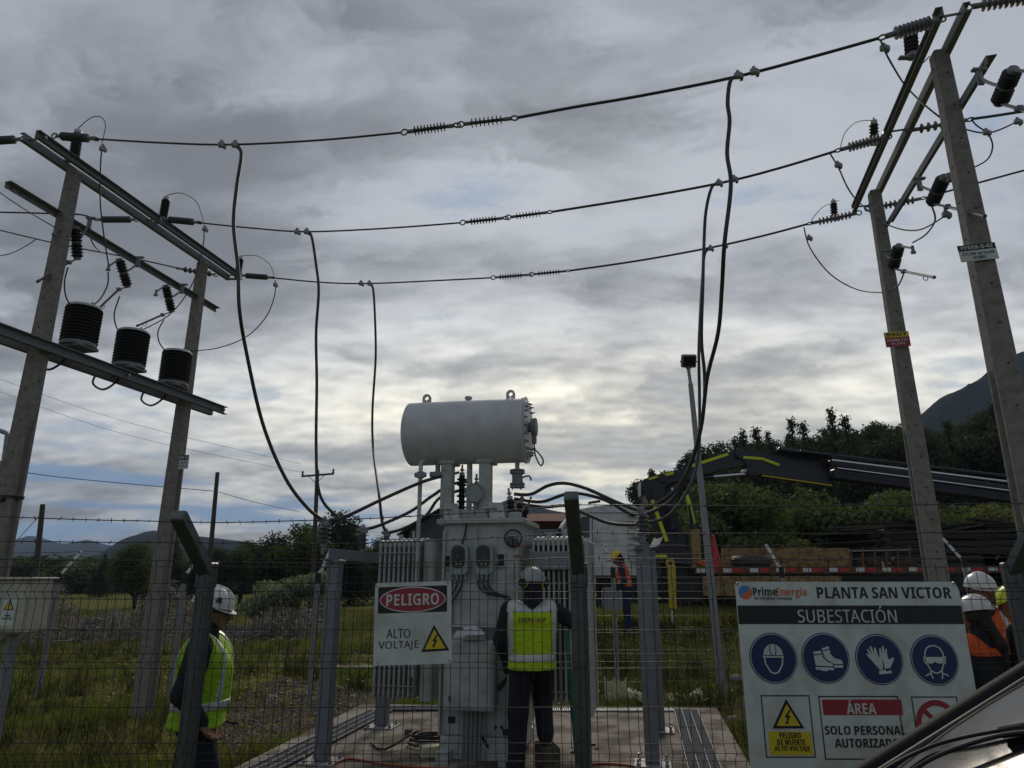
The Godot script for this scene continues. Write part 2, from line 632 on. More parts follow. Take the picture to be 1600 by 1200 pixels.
func build_ground() -> void:
	gnoise.seed = 5
	gnoise.frequency = 0.4
	gnoise.fractal_octaves = 3
	var xs := steps([-1600, -1100, -700, -400, -220, -140, -100, -75, [-60, -18, 4.0], [-18, 12, 0.6], [12, 60, 3.0], 70, 90, 120, 180, 300, 700, 1100, 1600])
	var fs := steps([-400, -100, -40, -15, [-6, 3, 1.5], [3, 30, 0.6], [30, 90, 3.0], 100, 120, 150, 200, 300, 500, 900, 1500, 2300])
	var mb := MB.new()
	for f in fs:
		for x in xs:
			var y := gh(x, f)
			var nn := Vector3(gh(x - 0.3, f) - gh(x + 0.3, f), 0.6, -(gh(x, f - 0.3) - gh(x, f + 0.3))).normalized()
			mb.vert(Vector3(x, y, -f), nn)
	var w := xs.size()
	for a in fs.size() - 1:
		for b in w - 1:
			var p := a * w + b
			mb.i.append_array([p, p + w, p + 1, p + 1, p + w, p + w + 1])
	M.ground = mat(lin(0.66, 0.62, 0.52), 0.95, 0, T.earth, 0.16, T.bground, 0.8)
	M.ground.metallic_specular = 0.2
	tag(put(mb, "ground", M.ground), "", "", "", "structure")

func build_pad() -> void:
	var pad := Node3D.new()
	pad.name = numbered("concrete_pad")
	add_child(pad)
	tag(pad, "", "", "", "structure")
	var mb := MB.new()
	var out := [Vector2(-2.79, 5.45), Vector2(-2.06, 10.17), Vector2(2.73, 9.89), Vector2(1.93, 5.45)]
	var low := []
	var mid := []
	var top := []
	for k in 4:
		var q: Vector2 = out[k]
		var c := q.lerp(Vector2(0, 7.8), 0.004)
		low.append(Vector3(q.x, -0.1, -q.y))
		mid.append(Vector3(q.x, 0.138, -q.y))
		top.append(Vector3(c.x, 0.15, -c.y))
	mb.loft([low, mid, top])
	put(mb, "slab", M.pad, pad)
	# steel covers along both cable trenches, one mesh each
	var left := [Vector3(-2.203, 0.150, -7.017), Vector3(-1.690, 0.150, -9.623)]
	left[0] = left[0].lerp(left[1], -0.45)
	cover_run(pad, left[0], left[1], 0.30, 7)
	var right := [Vector3(1.759, 0.150, -6.951), Vector3(2.266, 0.150, -9.710)]
	right[0] = right[0].lerp(right[1], -0.45)
	cover_run(pad, right[0], right[1], 0.30, 7)
	cover_run(pad, Vector3(-1.680, 0.150, -9.754), Vector3(-0.840, 0.150, -9.754), 0.22, 2)
	# drain grate along the back edge
	var a: Vector3 = Vector3(-0.836, 0.150, -9.710)
	var b: Vector3 = Vector3(2.107, 0.150, -9.710)
	for k in 5:
		var g := MB.new()
		var p := a.lerp(b, k / 5.0)
		var q := a.lerp(b, (k + 0.985) / 5.0)
		var side := (q - p).normalized().cross(Vector3.UP) * 0.1
		for s in [-1.0, 1.0]:
			g.bar(p + side * s + Vector3(0, 0.012, 0), q + side * s + Vector3(0, 0.012, 0), 0.02, 0.02)
		for n in 22:
			var c := p.lerp(q, (n + 0.5) / 22.0) + Vector3(0, 0.013, 0)
			g.bar(c - side, c + side, 0.009, 0.018)
		put(g, "drain_grate", M.steel, pad)
		var under := MB.new()
		under.bar(p + Vector3(0, 0.003, 0), q + Vector3(0, 0.003, 0), 0.19, 0.004)
		put(under, "drain_shade_strip", M.hole_shade, pad)  # flat dark strip on the slab, painted as the shaded depth below the bars
	# stains of oil and dried mud on the slab
	gravel_bed("left", [Vector3(-2.904, 0.000, -7.807), Vector3(-4.083, 0.000, -10.113), Vector3(-4.523, 0.000, -14.018), Vector3(-2.064, 0.000, -11.916), Vector3(-1.559, 0.000, -11.280)], 9000, 41)
	gravel_bed("right", [Vector3(2.558, 0.000, -7.495), Vector3(2.892, 0.000, -8.967), Vector3(3.102, 0.000, -10.962), Vector3(3.762, 0.000, -11.172), Vector3(3.348, 0.000, -7.495)], 5000, 42)

func cover_run(parent: Node3D, a: Vector3, b: Vector3, w: float, count: int) -> void:
	var d := (b - a).normalized()
	var side := d.cross(Vector3.UP)
	for k in count:
		var p := a.lerp(b, k / float(count)) + Vector3(0, 0.012 + 0.003 * (k % 2), 0)
		var q := a.lerp(b, (k + 0.98) / float(count)) + Vector3(0, 0.012 + 0.003 * (k % 2), 0)
		var mb := MB.new()
		mb.bar(p, q, w, 0.012, 0.002)
		var cov := put(mb, "trench_cover", M.plate, parent)
		for s in [-0.49, -0.17, 0.17, 0.49]:
			mb = MB.new()
			mb.bar(p + side * w * s + Vector3(0, 0.012, 0), q + side * w * s + Vector3(0, 0.012, 0), 0.009, 0.016, 0.003)
			put(mb, "rib", M.galv, cov)

func stone_mesh(seed_: int, squash := 0.65) -> ArrayMesh:
	var r := RandomNumberGenerator.new()
	r.seed = seed_
	var mb := MB.new()
	var rings := []
	for k in 4:
		var ring := []
		var e := lerpf(-1.1, 1.1, k / 3.0)
		for s in 6:
			var g := TAU * (s + 0.3 * k) / 6
			var rr := cos(e) * r.randf_range(0.75, 1.15) + 0.12
			ring.append(Vector3(cos(g) * rr, sin(e) * squash * r.randf_range(0.85, 1.1), sin(g) * rr))
		rings.append(ring)
	mb.loft(rings)
	return mb.mesh()

func scatter(called: String, mesh: Mesh, m: Material, places: Array, colors: Array, kind := "stuff") -> MultiMeshInstance3D:
	var mm := MultiMesh.new()
	mm.transform_format = MultiMesh.TRANSFORM_3D
	mm.use_colors = colors.size() > 0
	mm.mesh = mesh
	mm.instance_count = places.size()
	for k in places.size():
		mm.set_instance_transform(k, places[k])
		if colors:
			mm.set_instance_color(k, colors[k])
	var o := MultiMeshInstance3D.new()
	o.multimesh = mm
	o.material_override = m
	o.name = numbered(called)
	add_child(o)
	o.set_meta("kind", kind)
	return o

func gravel_bed(side: String, poly: Array, count: int, seed_: int) -> void:
	var r := RandomNumberGenerator.new()
	r.seed = seed_
	var p2 := PackedVector2Array()
	var lo := Vector2(1e9, 1e9)
	var hi := -lo
	for p in poly:
		p2.append(Vector2(p.x, p.z))
		lo = lo.min(p2[-1])
		hi = hi.max(p2[-1])
	if not M.has("pebble"):
		M.pebble = mat(Color.WHITE, 0.95)
		M.pebble.vertex_color_use_as_albedo = true
	var places := []
	var cols := []
	while places.size() < count:
		var q := Vector2(r.randf_range(lo.x, hi.x), r.randf_range(lo.y, hi.y))
		if Geometry2D.is_point_in_polygon(q, p2) and absf(gnoise.get_noise_2d(q.x * 4.0, q.y * 4.0)) < 0.5:
			var s := r.randf_range(0.007, 0.017) * (1.9 if r.randf() < 0.05 else 1.0)
			places.append(Transform3D(Basis.from_euler(Vector3(r.randf() * 6, r.randf() * 6, r.randf() * 6)).scaled(Vector3.ONE * s), Vector3(q.x, gh(q.x, -q.y) + s * 0.35, q.y)))
			var g := r.randf_range(0.08, 0.26)
			cols.append(Color(g * 1.15, g * 0.96, g * 0.78))
	var o := scatter("gravel", stone_mesh(seed_), M.pebble, places, cols)
	tag(o, "brown gravel strip on the %s side of the concrete pad" % side, "gravel")

# a range: outline points (x, height) at a distance, with ridges falling towards the viewer
func range_mesh(called: String, line: Array, far: float, foot: float, seed_: int, m: Material, rough := 0.06, snow := 1e9) -> void:
	var nz := FastNoiseLite.new()
	nz.seed = seed_
	nz.frequency = 3.0 / far
	nz.fractal_octaves = 6
	nz.fractal_type = FastNoiseLite.FRACTAL_RIDGED
	var snz := FastNoiseLite.new()
	snz.seed = seed_ + 5
	snz.frequency = 26.0 / far
	var mb := MB.new()
	var cols := 150
	var rows := 34
	var x0: float = line[0].x
	var x1: float = line[-1].x
	var grid := []
	for r in rows + 1:
		for cc in cols + 1:
			var x := lerpf(x0, x1, cc / float(cols))
			var y := 0.0
			for k in line.size() - 1:
				if x >= line[k].x and x <= line[k + 1].x:
					y = lerpf(line[k].y, line[k + 1].y, smoothstep(0.0, 1.0, (x - line[k].x) / (line[k + 1].x - line[k].x)) * 0.5 + 0.5 * (x - line[k].x) / (line[k + 1].x - line[k].x))
			var t := r / float(rows)
			var f := lerpf(foot, far, t)
			var shape := pow(t, 0.8) if t < 1.0 else 1.0
			var hh := y * shape
			hh += nz.get_noise_2d(x, f * 1.3) * y * rough * (0.25 + 2.4 * t * (1.0 - t))
			# directions must line up from the camera, so spread x with the distance
			grid.append(Vector3(x * f / far, maxf(hh, -2.0) - 3.0 * (1.0 - t), -f))
	var w := cols + 1
	# the far side falls away again
	for cc in w:
		var g: Vector3 = grid[rows * w + cc]
		grid.append(Vector3(g.x * 1.3, -10.0, -far * 1.35))
	rows += 1
	for r in rows + 1:
		for cc in w:
			var a: Vector3 = grid[r * w + maxi(cc - 1, 0)]
			var b: Vector3 = grid[r * w + mini(cc + 1, w - 1)]
			var c: Vector3 = grid[maxi(r - 1, 0) * w + cc]
			var d: Vector3 = grid[mini(r + 1, rows) * w + cc]
			var nn := (b - a).cross(d - c).normalized()
			if nn.y < 0.0:
				nn = -nn
			var p: Vector3 = grid[r * w + cc]
			mb.col = Color(1, 1, 1)
			if p.y > snow and snz.get_noise_2d(p.x, p.z * 0.6) > 0.22:
				mb.col = Color(8, 8, 8)
			mb.vert(p, nn)
	for r in rows:
		for cc in cols:
			var p := r * w + cc
			mb.i.append_array([p, p + w, p + 1, p + 1, p + w, p + w + 1])
	tag(put(mb, called, m, null, true), "", "", "", "structure")

func build_mountains() -> void:
	M.range_far = mat(lin(0.034, 0.042, 0.03), 1.0, 0, T.forest, 0.004)
	M.range_far.vertex_color_use_as_albedo = true
	M.range_near = mat(lin(0.034, 0.042, 0.03), 1.0, 0, T.forest, 0.012)
	M.range_near.vertex_color_use_as_albedo = true
	for m in [M.range_far, M.range_near]:
		m.specular_mode = BaseMaterial3D.SPECULAR_DISABLED
	range_mesh("mountains", [Vector2(-2600, 30.0), Vector2(-2000, 75.0), Vector2(-1650, 102.5), Vector2(-1525, 95.0), Vector2(-1452, 116.0), Vector2(-1350, 93.0), Vector2(-1275, 105.0), Vector2(-1220, 90.0), Vector2(-1100, 70.0), Vector2(-850, 60.0), Vector2(-350, 55.0), Vector2(0, 60.0), Vector2(450, 50.0)], 2100.0, 1300.0, 71, M.range_far, 0.10, 93.0)
	range_mesh("hills", [Vector2(-1100, 2.5), Vector2(-750, 5.0), Vector2(-618, 13.0), Vector2(-551, 54.0), Vector2(-520, 63.5), Vector2(-459, 56.0), Vector2(-385, 48.5), Vector2(-357, 42.0), Vector2(-300, 31.0), Vector2(-225, 33.0), Vector2(-165, 45.0), Vector2(-80, 80.0), Vector2(-18, 103.0), Vector2(0, 109.5), Vector2(28, 98.5), Vector2(74, 89.0), Vector2(150, 60.0), Vector2(350, 60.0), Vector2(650, 30.0)], 1000.0, 500.0, 72, M.range_near, 0.08)
	range_mesh("hills", [Vector2(120, 18.0), Vector2(270, 66.0), Vector2(336, 108.0), Vector2(382, 133.2), Vector2(421, 157.2), Vector2(456, 181.2), Vector2(492, 198.6), Vector2(516, 216.0), Vector2(546, 228.6), Vector2(600, 252.0), Vector2(720, 282.0), Vector2(1020, 288.0), Vector2(1320, 228.0)], 690.0, 252.0, 73, M.range_near, 0.12, 207.0)

# ---------- concrete pole frames ----------
const YAW := -11.0

func pole(base: Vector3, h: float, label: String) -> Node3D:
	var t := thing("utility_pole", label, "utility pole", base, YAW, "concrete utility poles")
	var rings := []
	for s in [[-0.3, 1.0], [3.35, 1.0], [3.5, 0.0], [h - 0.02, 0.0], [h, -1.0]]:
		var y: float = s[0]
		var k := clampf(y / h, 0.0, 1.0)
		var a := lerpf(0.118, 0.068, k)
		var b := lerpf(0.10, 0.062, k)
		if s[1] < 0.0:
			a -= 0.012
			b -= 0.012
		var c := 0.012
		var nd: float = 0.038 * maxf(s[1], 0.0)
		var nb := b * 0.52
		var q := []
		for p in [[a, b - c], [a, nb], [a - nd, nb - nd * 0.4], [a - nd, -nb + nd * 0.4], [a, -nb], [a, -b + c], [a - c, -b], [-a + c, -b], [-a, -b + c], [-a, -nb], [-a + nd, -nb + nd * 0.4], [-a + nd, nb - nd * 0.4], [-a, nb], [-a, b - c], [-a + c, b], [a - c, b]]:
			q.append(Vector3(p[0], y, p[1]))
		rings.append(q)
	var mb := MB.new()
	for k in rings.size() - 1:
		for e in 16:
			var f: Vector3 = rings[k][e]
			var g: Vector3 = rings[k][(e + 1) % 16]
			var mid := (f + g) * 0.5
			var inside := mid - Vector3(f.z - g.z, 0, g.x - f.x).normalized() * 0.01
			mb.face([f, g, rings[k + 1][(e + 1) % 16], rings[k + 1][e]], Vector3(inside.x, (f.y + rings[k + 1][e].y) * 0.5, inside.z))
	mb.face(rings[-1], Vector3.ZERO)
	put(mb, "shaft", M.concrete, t)
	for k in 13:
		var y := h - 0.28 - k * 0.36
		if y < 1.0:
			break
		var kk := y / h
		var hb: MB
		for sx in [-1.0, 1.0]:
			if y > 3.6:
				hb = MB.new()
				hb.cyl(Vector3(sx * (lerpf(0.118, 0.068, kk) - 0.004), y + 0.1, 0), Vector3(sx * (lerpf(0.118, 0.068, kk) + 0.0015), y + 0.1, 0), 0.011, 8)
				put(hb, "painted_bolt_hole", M.hole_shade, t)  # no recess: a slightly proud disc, coloured like the shade in a hole
		hb = MB.new()
		hb.cyl(Vector3(0.012, y, lerpf(0.10, 0.062, kk) - 0.004), Vector3(0.012, y, lerpf(0.10, 0.062, kk) + 0.0015), 0.011, 8)
		put(hb, "painted_bolt_hole", M.hole_shade, t)  # same dark disc on the front face, shade by colour only
	return t

func channel(a: Vector3, b: Vector3, h: float, fl: float, open: Vector3) -> MB:
	var mb := MB.new()
	var th := 0.009
	mb.bar(a, b, th, h)
	for s in [-1.0, 1.0]:
		var o := open * (fl * 0.5 + th * 0.4) + Vector3(0, s * (h * 0.5 - th * 0.5), 0)
		mb.bar(a + o, b + o, fl, th)
	return mb

func crossarm(a: Vector3, b: Vector3, label: String, double := true, h := 0.10, gap := 0.085) -> Node3D:
	var t := thing("steel_crossarm", label, "crossarm", a)
	var side := (b - a).normalized().cross(Vector3.UP)
	if double:
		for s in [-1.0, 1.0]:
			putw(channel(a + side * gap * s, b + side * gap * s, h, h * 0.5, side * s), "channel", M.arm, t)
		for k in 3:
			var c := a.lerp(b, 0.02 + k * 0.48)
			var mb := MB.new()
			mb.cyl(c - side * (gap + 0.05), c + side * (gap + 0.05), 0.012, 8)
			mb.cyl(c - side * (gap + 0.07), c - side * (gap + 0.05), 0.022, 6)
			mb.cyl(c + side * (gap + 0.05), c + side * (gap + 0.07), 0.022, 6)
			putw(mb, "through_bolt", M.bolt, t)
	else:
		var mb := MB.new()
		mb.bar(a, b, 0.008, h)
		mb.bar(a + side * h * 0.5 + Vector3(0, h * 0.5 - 0.004, 0), b + side * h * 0.5 + Vector3(0, h * 0.5 - 0.004, 0), h, 0.008)
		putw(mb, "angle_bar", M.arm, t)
		for k in 2:
			for n in 2:
				var hb := MB.new()
				var c := a.lerp(b, [0.02, 0.05, 0.95, 0.98][k * 2 + n])
				hb.cyl(c - side * 0.006, c + side * 0.006, 0.013, 8)
				putw(hb, "painted_bolt_hole", M.hole_shade, t)  # solid dark plug painted as a shaded hole through the bar
	return t

func sheds(mb: MB, a: Vector3, b: Vector3, n: int, rs: float, rc: float, seg := 14, plump := 0.55) -> void:
	var l := a.distance_to(b)
	var prof := [Vector2(0, 0), Vector2(rc, 0)]
	for k in n:
		var y0 := l * (k + 0.12) / n
		var st := l / n
		prof.append(Vector2(rc, y0))
		prof.append(Vector2(rs * 0.92, y0 + st * plump * 0.35))
		prof.append(Vector2(rs, y0 + st * plump * 0.55))
		prof.append(Vector2(rs * 0.9, y0 + st * plump * 0.75))
		prof.append(Vector2(rc, y0 + st * plump))
	prof.append(Vector2(rc, l))
	prof.append(Vector2(0, l))
	mb.lathe(a, b - a, prof, seg, false)

func strain(a: Vector3, b: Vector3, n: int, rs: float, label: String, m: Material, plump := 0.5, group := "strain insulators on the overhead conductors") -> Node3D:
	var t := thing("strain_insulator", label, "insulator", a, 0, group)
	var d := (b - a).normalized()
	var l := a.distance_to(b)
	var e := minf(0.13, l * 0.22)
	var mb := MB.new()
	sheds(mb, a + d * e, b - d * e, n, rs, rs * 0.36, 12, plump)
	putw(mb, "shed_body", m, t)
	for k in 2:
		var p := a if k == 0 else b
		var q := a + d * e if k == 0 else b - d * e
		var f := MB.new()
		f.cyl(p.lerp(q, 0.45), q, rs * 0.42, 8)
		f.torus(p.lerp(q, 0.2), d.cross(Vector3.UP).normalized() if k == 0 else Vector3.UP, e * 0.26, 0.009, 12, 5)
		putw(f, "clevis", M.galvdark, t)
	return t

func arrester(a: Vector3, b: Vector3, n: int, rs: float, label: String, loop: Array) -> Node3D:
	var t := thing("surge_arrester", label, "surge arrester", a, 0, "surge arresters on the crossarms")
	var d := (b - a).normalized()
	var mb := MB.new()
	sheds(mb, a, b - d * 0.03, n, rs, rs * 0.72, 14, 0.7)
	putw(mb, "shed_body", M.black, t)
	var c := MB.new()
	c.cyl(b - d * 0.03, b + d * 0.02, rs * 0.7, 12)
	c.cyl(b + d * 0.02, b + d * 0.05, 0.012, 8)
	putw(c, "cap", M.cap, t)
	var f := MB.new()
	f.cyl(a - d * 0.05, a, rs * 0.8, 10)
	f.bar(a - d * 0.05 + Vector3(-0.14, 0, 0.0), a - d * 0.05 + Vector3(0.08, 0, 0), 0.05, 0.02)
	putw(f, "bracket", M.galvdark, t)
	var w := MB.new()
	w.tube(crv(loop), 0.006, 5)
	putw(w, "lead_wire", M.wire, t)
	return t

func cutout(label: String, arm: Vector3, top: Vector3, bot: Vector3, contact: Vector3, hinge: Vector3, tip: Vector3) -> Node3D:
	var t := thing("fuse_cutout", label, "fuse cutout", bot, 0, "fuse cutouts on the steel arms")
	var d := (bot - top).normalized()
	var mid := top.lerp(bot, 0.5)
	var mb := MB.new()
	sheds(mb, top, mid - d * 0.015, 4, 0.068, 0.05, 14, 0.78)
	sheds(mb, mid + d * 0.015, bot, 4, 0.068, 0.05, 14, 0.78)
	putw(mb, "insulator_body", M.black, t)
	var br := MB.new()
	br.tube(crv([mid, mid.lerp(arm, 0.45) + Vector3(0, -0.03, 0), mid.lerp(arm, 0.85) + Vector3(0, -0.03, 0), arm]), 0.013, 6)
	br.torus(mid, d, 0.045, 0.012, 14, 5)
	br.bar(arm + Vector3(0, -0.09, 0), arm + Vector3(0, 0.06, 0), 0.05, 0.02)
	br.bar(arm + Vector3(-0.05, 0.055, 0), arm + Vector3(0.07, 0.055, 0), 0.04, 0.02)
	putw(br, "bracket", M.galvdark, t)
	var c := MB.new()
	c.bar(top - d * 0.02, contact, 0.03, 0.014)
	c.cyl(top - d * 0.03, top, 0.04, 10)
	c.cyl(contact + Vector3(0, -0.06, 0), contact + Vector3(0, 0.03, 0), 0.017, 8)
	c.bx(contact.x, contact.y - 0.05, contact.z, 0.05, 0.03, 0.03, 0.004)
	putw(c, "top_contact", M.galvdark, t)
	var f := MB.new()
	f.cyl(bot, bot + d * 0.03, 0.04, 10)
	f.bar(bot + d * 0.02, hinge, 0.03, 0.014)
	f.bx(hinge.x, hinge.y, hinge.z, 0.05, 0.04, 0.05, 0.006)
	putw(f, "hinge", M.galvdark, t)
	var u := MB.new()
	u.tube([hinge, tip], 0.014, 8)
	u.cyl(tip, tip + (tip - hinge).normalized() * 0.04, 0.018, 8)
	u.torus(hinge.lerp(tip, 0.75) + Vector3(0, -0.03, 0), Vector3(0, 0, 1), 0.025, 0.005, 10, 4)
	putw(u, "fuse_tube", M.polymer, t)
	return t

func wire(called: String, pts: Array, r: float, label: String, category: String, m: Material, group := "", sub := 5, seg := 6) -> Node3D:
	var mb := MB.new()
	var at: Vector3 = pts[0]
	mb.tube(crv(pts, sub), r, seg)
	var o := put(mb.move(-at), called, m)
	o.position = at
	tag(o, label, category, group)
	return o

func build_frames() -> void:
	var np := pole(Vector3(-5.42, 0, -7.40), 6.66, "tall concrete pole at the picture's edge beside the beige meter box")
	pole(Vector3(-4.94, 0, -9.94), 6.66, "concrete pole behind the man in the lime vest, carrying a small white plate")
	pole(Vector3(4.11, 0, -5.45), 6.70, "thickest concrete pole, with a black and white number plate")
	pole(Vector3(4.75, 0, -7.91), 6.70, "concrete pole with a small yellow and red plate")
	var sm := MB.new()
	sm.bx(0, 2.66, 0, 0.205, 0.035, 0.175, 0.004)
	sm.bx(0.0, 2.63, 0.1, 0.09, 0.05, 0.05, 0.008)
	sm.cyl(Vector3(-0.2, 2.66, 0.08), Vector3(0.2, 2.66, 0.08), 0.007, 6)
	put(sm, "strap", M.black, np)
	sm = MB.new()
	sm.bx(-0.125, 2.95, 0.02, 0.06, 0.2, 0.12, 0.008)
	put(sm, "small_box", M.galvdark, np)
	# upper arms
	crossarm(Vector3(-5.539, 6.714, -6.744), Vector3(-4.710, 6.717, -10.616), "double steel crossarm on top of the pole pair above the black ribbed transformers")
	crossarm(Vector3(3.927, 6.698, -4.922), Vector3(4.839, 6.728, -8.397), "double steel crossarm on top of the pole pair with plates")
	var back := Vector3(-0.10, 0, 0)
	crossarm(Vector3(-5.549, 6.044, -6.697) + back, Vector3(-4.754, 6.030, -10.412) + back, "long single steel angle below the top crossarm, three fuse cutouts hang from it", false, 0.075)
	crossarm(Vector3(-5.597, 4.399, -6.470) + Vector3(0, -0.05, 0), Vector3(-4.708, 4.431, -10.625) + Vector3(0, -0.05, 0), "double steel crossarm under the three black ribbed transformers", true, 0.12, 0.10)
	crossarm(Vector3(3.893, 6.044, -4.791) + Vector3(0.12, 0, 0), Vector3(4.702, 6.185, -7.874) + Vector3(0.12, 0, 0), "single steel arm with fuse cutouts beside the pole with the number plate", false, 0.08)
	# instrument transformers
	var i := 0
	for b in [Vector3(-5.298, 4.508, -7.869), Vector3(-5.123, 4.487, -8.687), Vector3(-4.939, 4.485, -9.548)]:
		var t := thing("instrument_transformer", ["black ribbed transformer on the low crossarm, nearest the meter box pole", "middle one of the three black ribbed transformers", "black ribbed transformer in front of the pole with the white plate"][i], "transformer", b + Vector3(0, -0.01, 0), YAW, "black ribbed transformers on the low crossarm")
		var mb := MB.new()
		sheds(mb, Vector3(0, 0.07, 0), Vector3(0, 0.52, 0), 11, 0.208, 0.183, 28, 0.8)
		put(mb, "ribbed_body", M.black, t)
		var c := MB.new()
		c.lathe(Vector3(0, 0.52, 0), Vector3.UP, [Vector2(0.2, 0), Vector2(0.2, 0.02), Vector2(0.185, 0.035), Vector2(0, 0.04)], 28)
		put(c, "cap", M.cap, t)
		for s in [-1.0, 1.0]:
			var s2 := MB.new()
			s2.cyl(Vector3(s * 0.12, 0.54, 0.02), Vector3(s * 0.12, 0.60, 0.02), 0.014, 8)
			s2.cyl(Vector3(s * 0.12, 0.56, 0.02), Vector3(s * 0.12, 0.575, 0.02), 0.026, 6)
			put(s2, "terminal", M.bolt, t)
		var f := MB.new()
		f.bx(0, 0.02, 0, 0.34, 0.04, 0.3, 0.006)
		f.cyl(Vector3(0, 0.03, 0), Vector3(0, 0.08, 0), 0.2, 24)
		put(f, "base", M.galvdark, t)
		var lp := MB.new()
		lp.tube(crv([Vector3(-0.3, -0.02, 0.16), Vector3(-0.34, -0.2, 0.18), Vector3(-0.16, -0.3, 0.18), Vector3(0.02, -0.18, 0.17), Vector3(0.04, 0.02, 0.14)]), 0.014, 6)
		put(lp, "cable_loop", M.rubber, t)
		i += 1
	# arresters
	arrester(Vector3(-5.412, 6.822, -7.338), Vector3(-5.415, 7.177, -7.322), 9, 0.062, "black surge arrester standing highest, over the meter box pole", [Vector3(-5.416, 7.231, -7.320), Vector3(-5.386, 7.483, -7.456), Vector3(-5.356, 7.599, -7.597), Vector3(-5.338, 7.537, -7.683), Vector3(-4.582, 6.514, -6.594)])
	arrester(Vector3(-5.082, 6.830, -8.878), Vector3(-5.080, 7.182, -8.888), 9, 0.06, "black surge arrester in the middle of the crossarm above the ribbed transformers", [Vector3(-5.079, 7.237, -8.891), Vector3(-5.017, 7.447, -9.183), Vector3(-4.945, 7.480, -9.516), Vector3(-4.296, 6.584, -8.510)])
	arrester(Vector3(-4.693, 6.766, -10.697), Vector3(-4.687, 7.126, -10.723), 9, 0.058, "black surge arrester at the far end of the crossarm beside the hanging cable", [Vector3(-4.685, 7.168, -10.734), Vector3(-4.590, 7.388, -11.177), Vector3(-4.502, 7.408, -11.588), Vector3(-3.952, 6.626, -10.419)])
	arrester(Vector3(4.179, 7.069, -5.880) + Vector3(-0.02, 0, 0), Vector3(4.177, 7.337, -5.872), 5, 0.07, "stout black arrester beside the top of the pole with the number plate", [Vector3(4.180, 7.058, -5.886), Vector3(4.181, 6.967, -5.891), Vector3(4.136, 6.817, -5.718), Vector3(4.093, 6.750, -5.555)])
	arrester(Vector3(4.597, 7.165, -7.474), Vector3(4.574, 7.374, -7.386), 5, 0.06, "black arrester at mid crossarm with a wide wire loop", [Vector3(4.578, 7.404, -7.401), Vector3(4.750, 7.866, -8.058), Vector3(4.907, 8.126, -8.656), Vector3(3.763, 6.546, -6.795)])
	arrester(Vector3(5.130, 7.238, -9.506) + Vector3(-0.1, 0, 0), Vector3(5.117, 7.467, -9.457) + Vector3(-0.1, 0, 0), 5, 0.058, "small black arrester at the low end of the crossarm over the yellow and red plate", [Vector3(5.124, 7.505, -9.483), Vector3(5.377, 7.968, -10.447), Vector3(4.217, 6.673, -8.510), Vector3(4.165, 6.571, -8.522)])
	# fuse cutouts
	cutout("fuse cutout half hidden behind the meter box pole", Vector3(-5.331, 6.141, -7.713), Vector3(-5.368, 5.948, -7.540), Vector3(-5.348, 5.617, -7.638), Vector3(-5.424, 5.790, -7.281), Vector3(-5.368, 5.501, -7.540), Vector3(-5.438, 5.118, -7.217))
	cutout("fuse cutout with open tube over the middle ribbed transformer", Vector3(-5.149, 6.016, -8.565), Vector3(-5.214, 5.877, -8.260), Vector3(-5.174, 5.602, -8.450), Vector3(-5.247, 5.721, -8.108), Vector3(-5.200, 5.493, -8.327), Vector3(-5.259, 5.091, -8.051))
	cutout("fuse cutout nearest the pole with the white plate, tube hanging open", Vector3(-4.957, 6.009, -9.460), Vector3(-5.028, 5.884, -9.129), Vector3(-4.990, 5.587, -9.307), Vector3(-5.063, 5.732, -8.965), Vector3(-5.024, 5.454, -9.148), Vector3(-5.109, 5.147, -8.750))
	cutout("fuse cutout at the picture's upper edge, cut by the frame", Vector3(3.882, 5.847, -4.748), Vector3(3.760, 5.492, -4.286), Vector3(3.827, 5.431, -4.538), Vector3(3.713, 5.339, -4.106), Vector3(3.768, 5.188, -4.315), Vector3(3.685, 4.860, -3.998))
	cutout("fuse cutout beside the shaft of the pole with the number plate", Vector3(4.301, 5.839, -6.346), Vector3(4.148, 5.522, -5.764), Vector3(4.238, 5.469, -6.105), Vector3(4.118, 5.476, -5.648), Vector3(4.157, 5.239, -5.798), Vector3(3.990, 4.782, -5.162))
	cutout("lowest fuse cutout with long tube over the yellow and red plate", Vector3(4.667, 5.703, -7.741), Vector3(4.540, 5.561, -7.257), Vector3(4.614, 5.441, -7.539), Vector3(4.429, 5.329, -6.835), Vector3(4.531, 5.234, -7.225), Vector3(4.321, 4.795, -6.424))

func clamp_lump(t: Node3D, p: Vector3, d: Vector3, s := 1.0) -> void:
	var mb := MB.new()
	var b := Basis(d, Vector3.UP, d.cross(Vector3.UP))
	mb.box(Transform3D(b, p), Vector3(0.075, 0.065, 0.05) * s, 0.014)
	mb.box(Transform3D(b, p + Vector3(0, 0.035, 0) * s), Vector3(0.03, 0.04, 0.03) * s, 0.005)
	mb.box(Transform3D(b, p + d * 0.03 * s + Vector3(0, -0.02, 0) * s), Vector3(0.03, 0.05, 0.06) * s, 0.005)
	putw(mb, "bolted_clamp", M.galv, t)

func dropper(label: String, pts: Array, d: Vector3, clamps: Array, r := 0.0185) -> void:
	var t := thing("dropper_cable", label, "cable", pts[0], 0, "cables hanging from the overhead conductors")
	var mb := MB.new()
	mb.tube(crv(pts, 6), r, 8)
	putw(mb, "cable", M.cable, t)
	for p in clamps:
		clamp_lump(t, p, d)

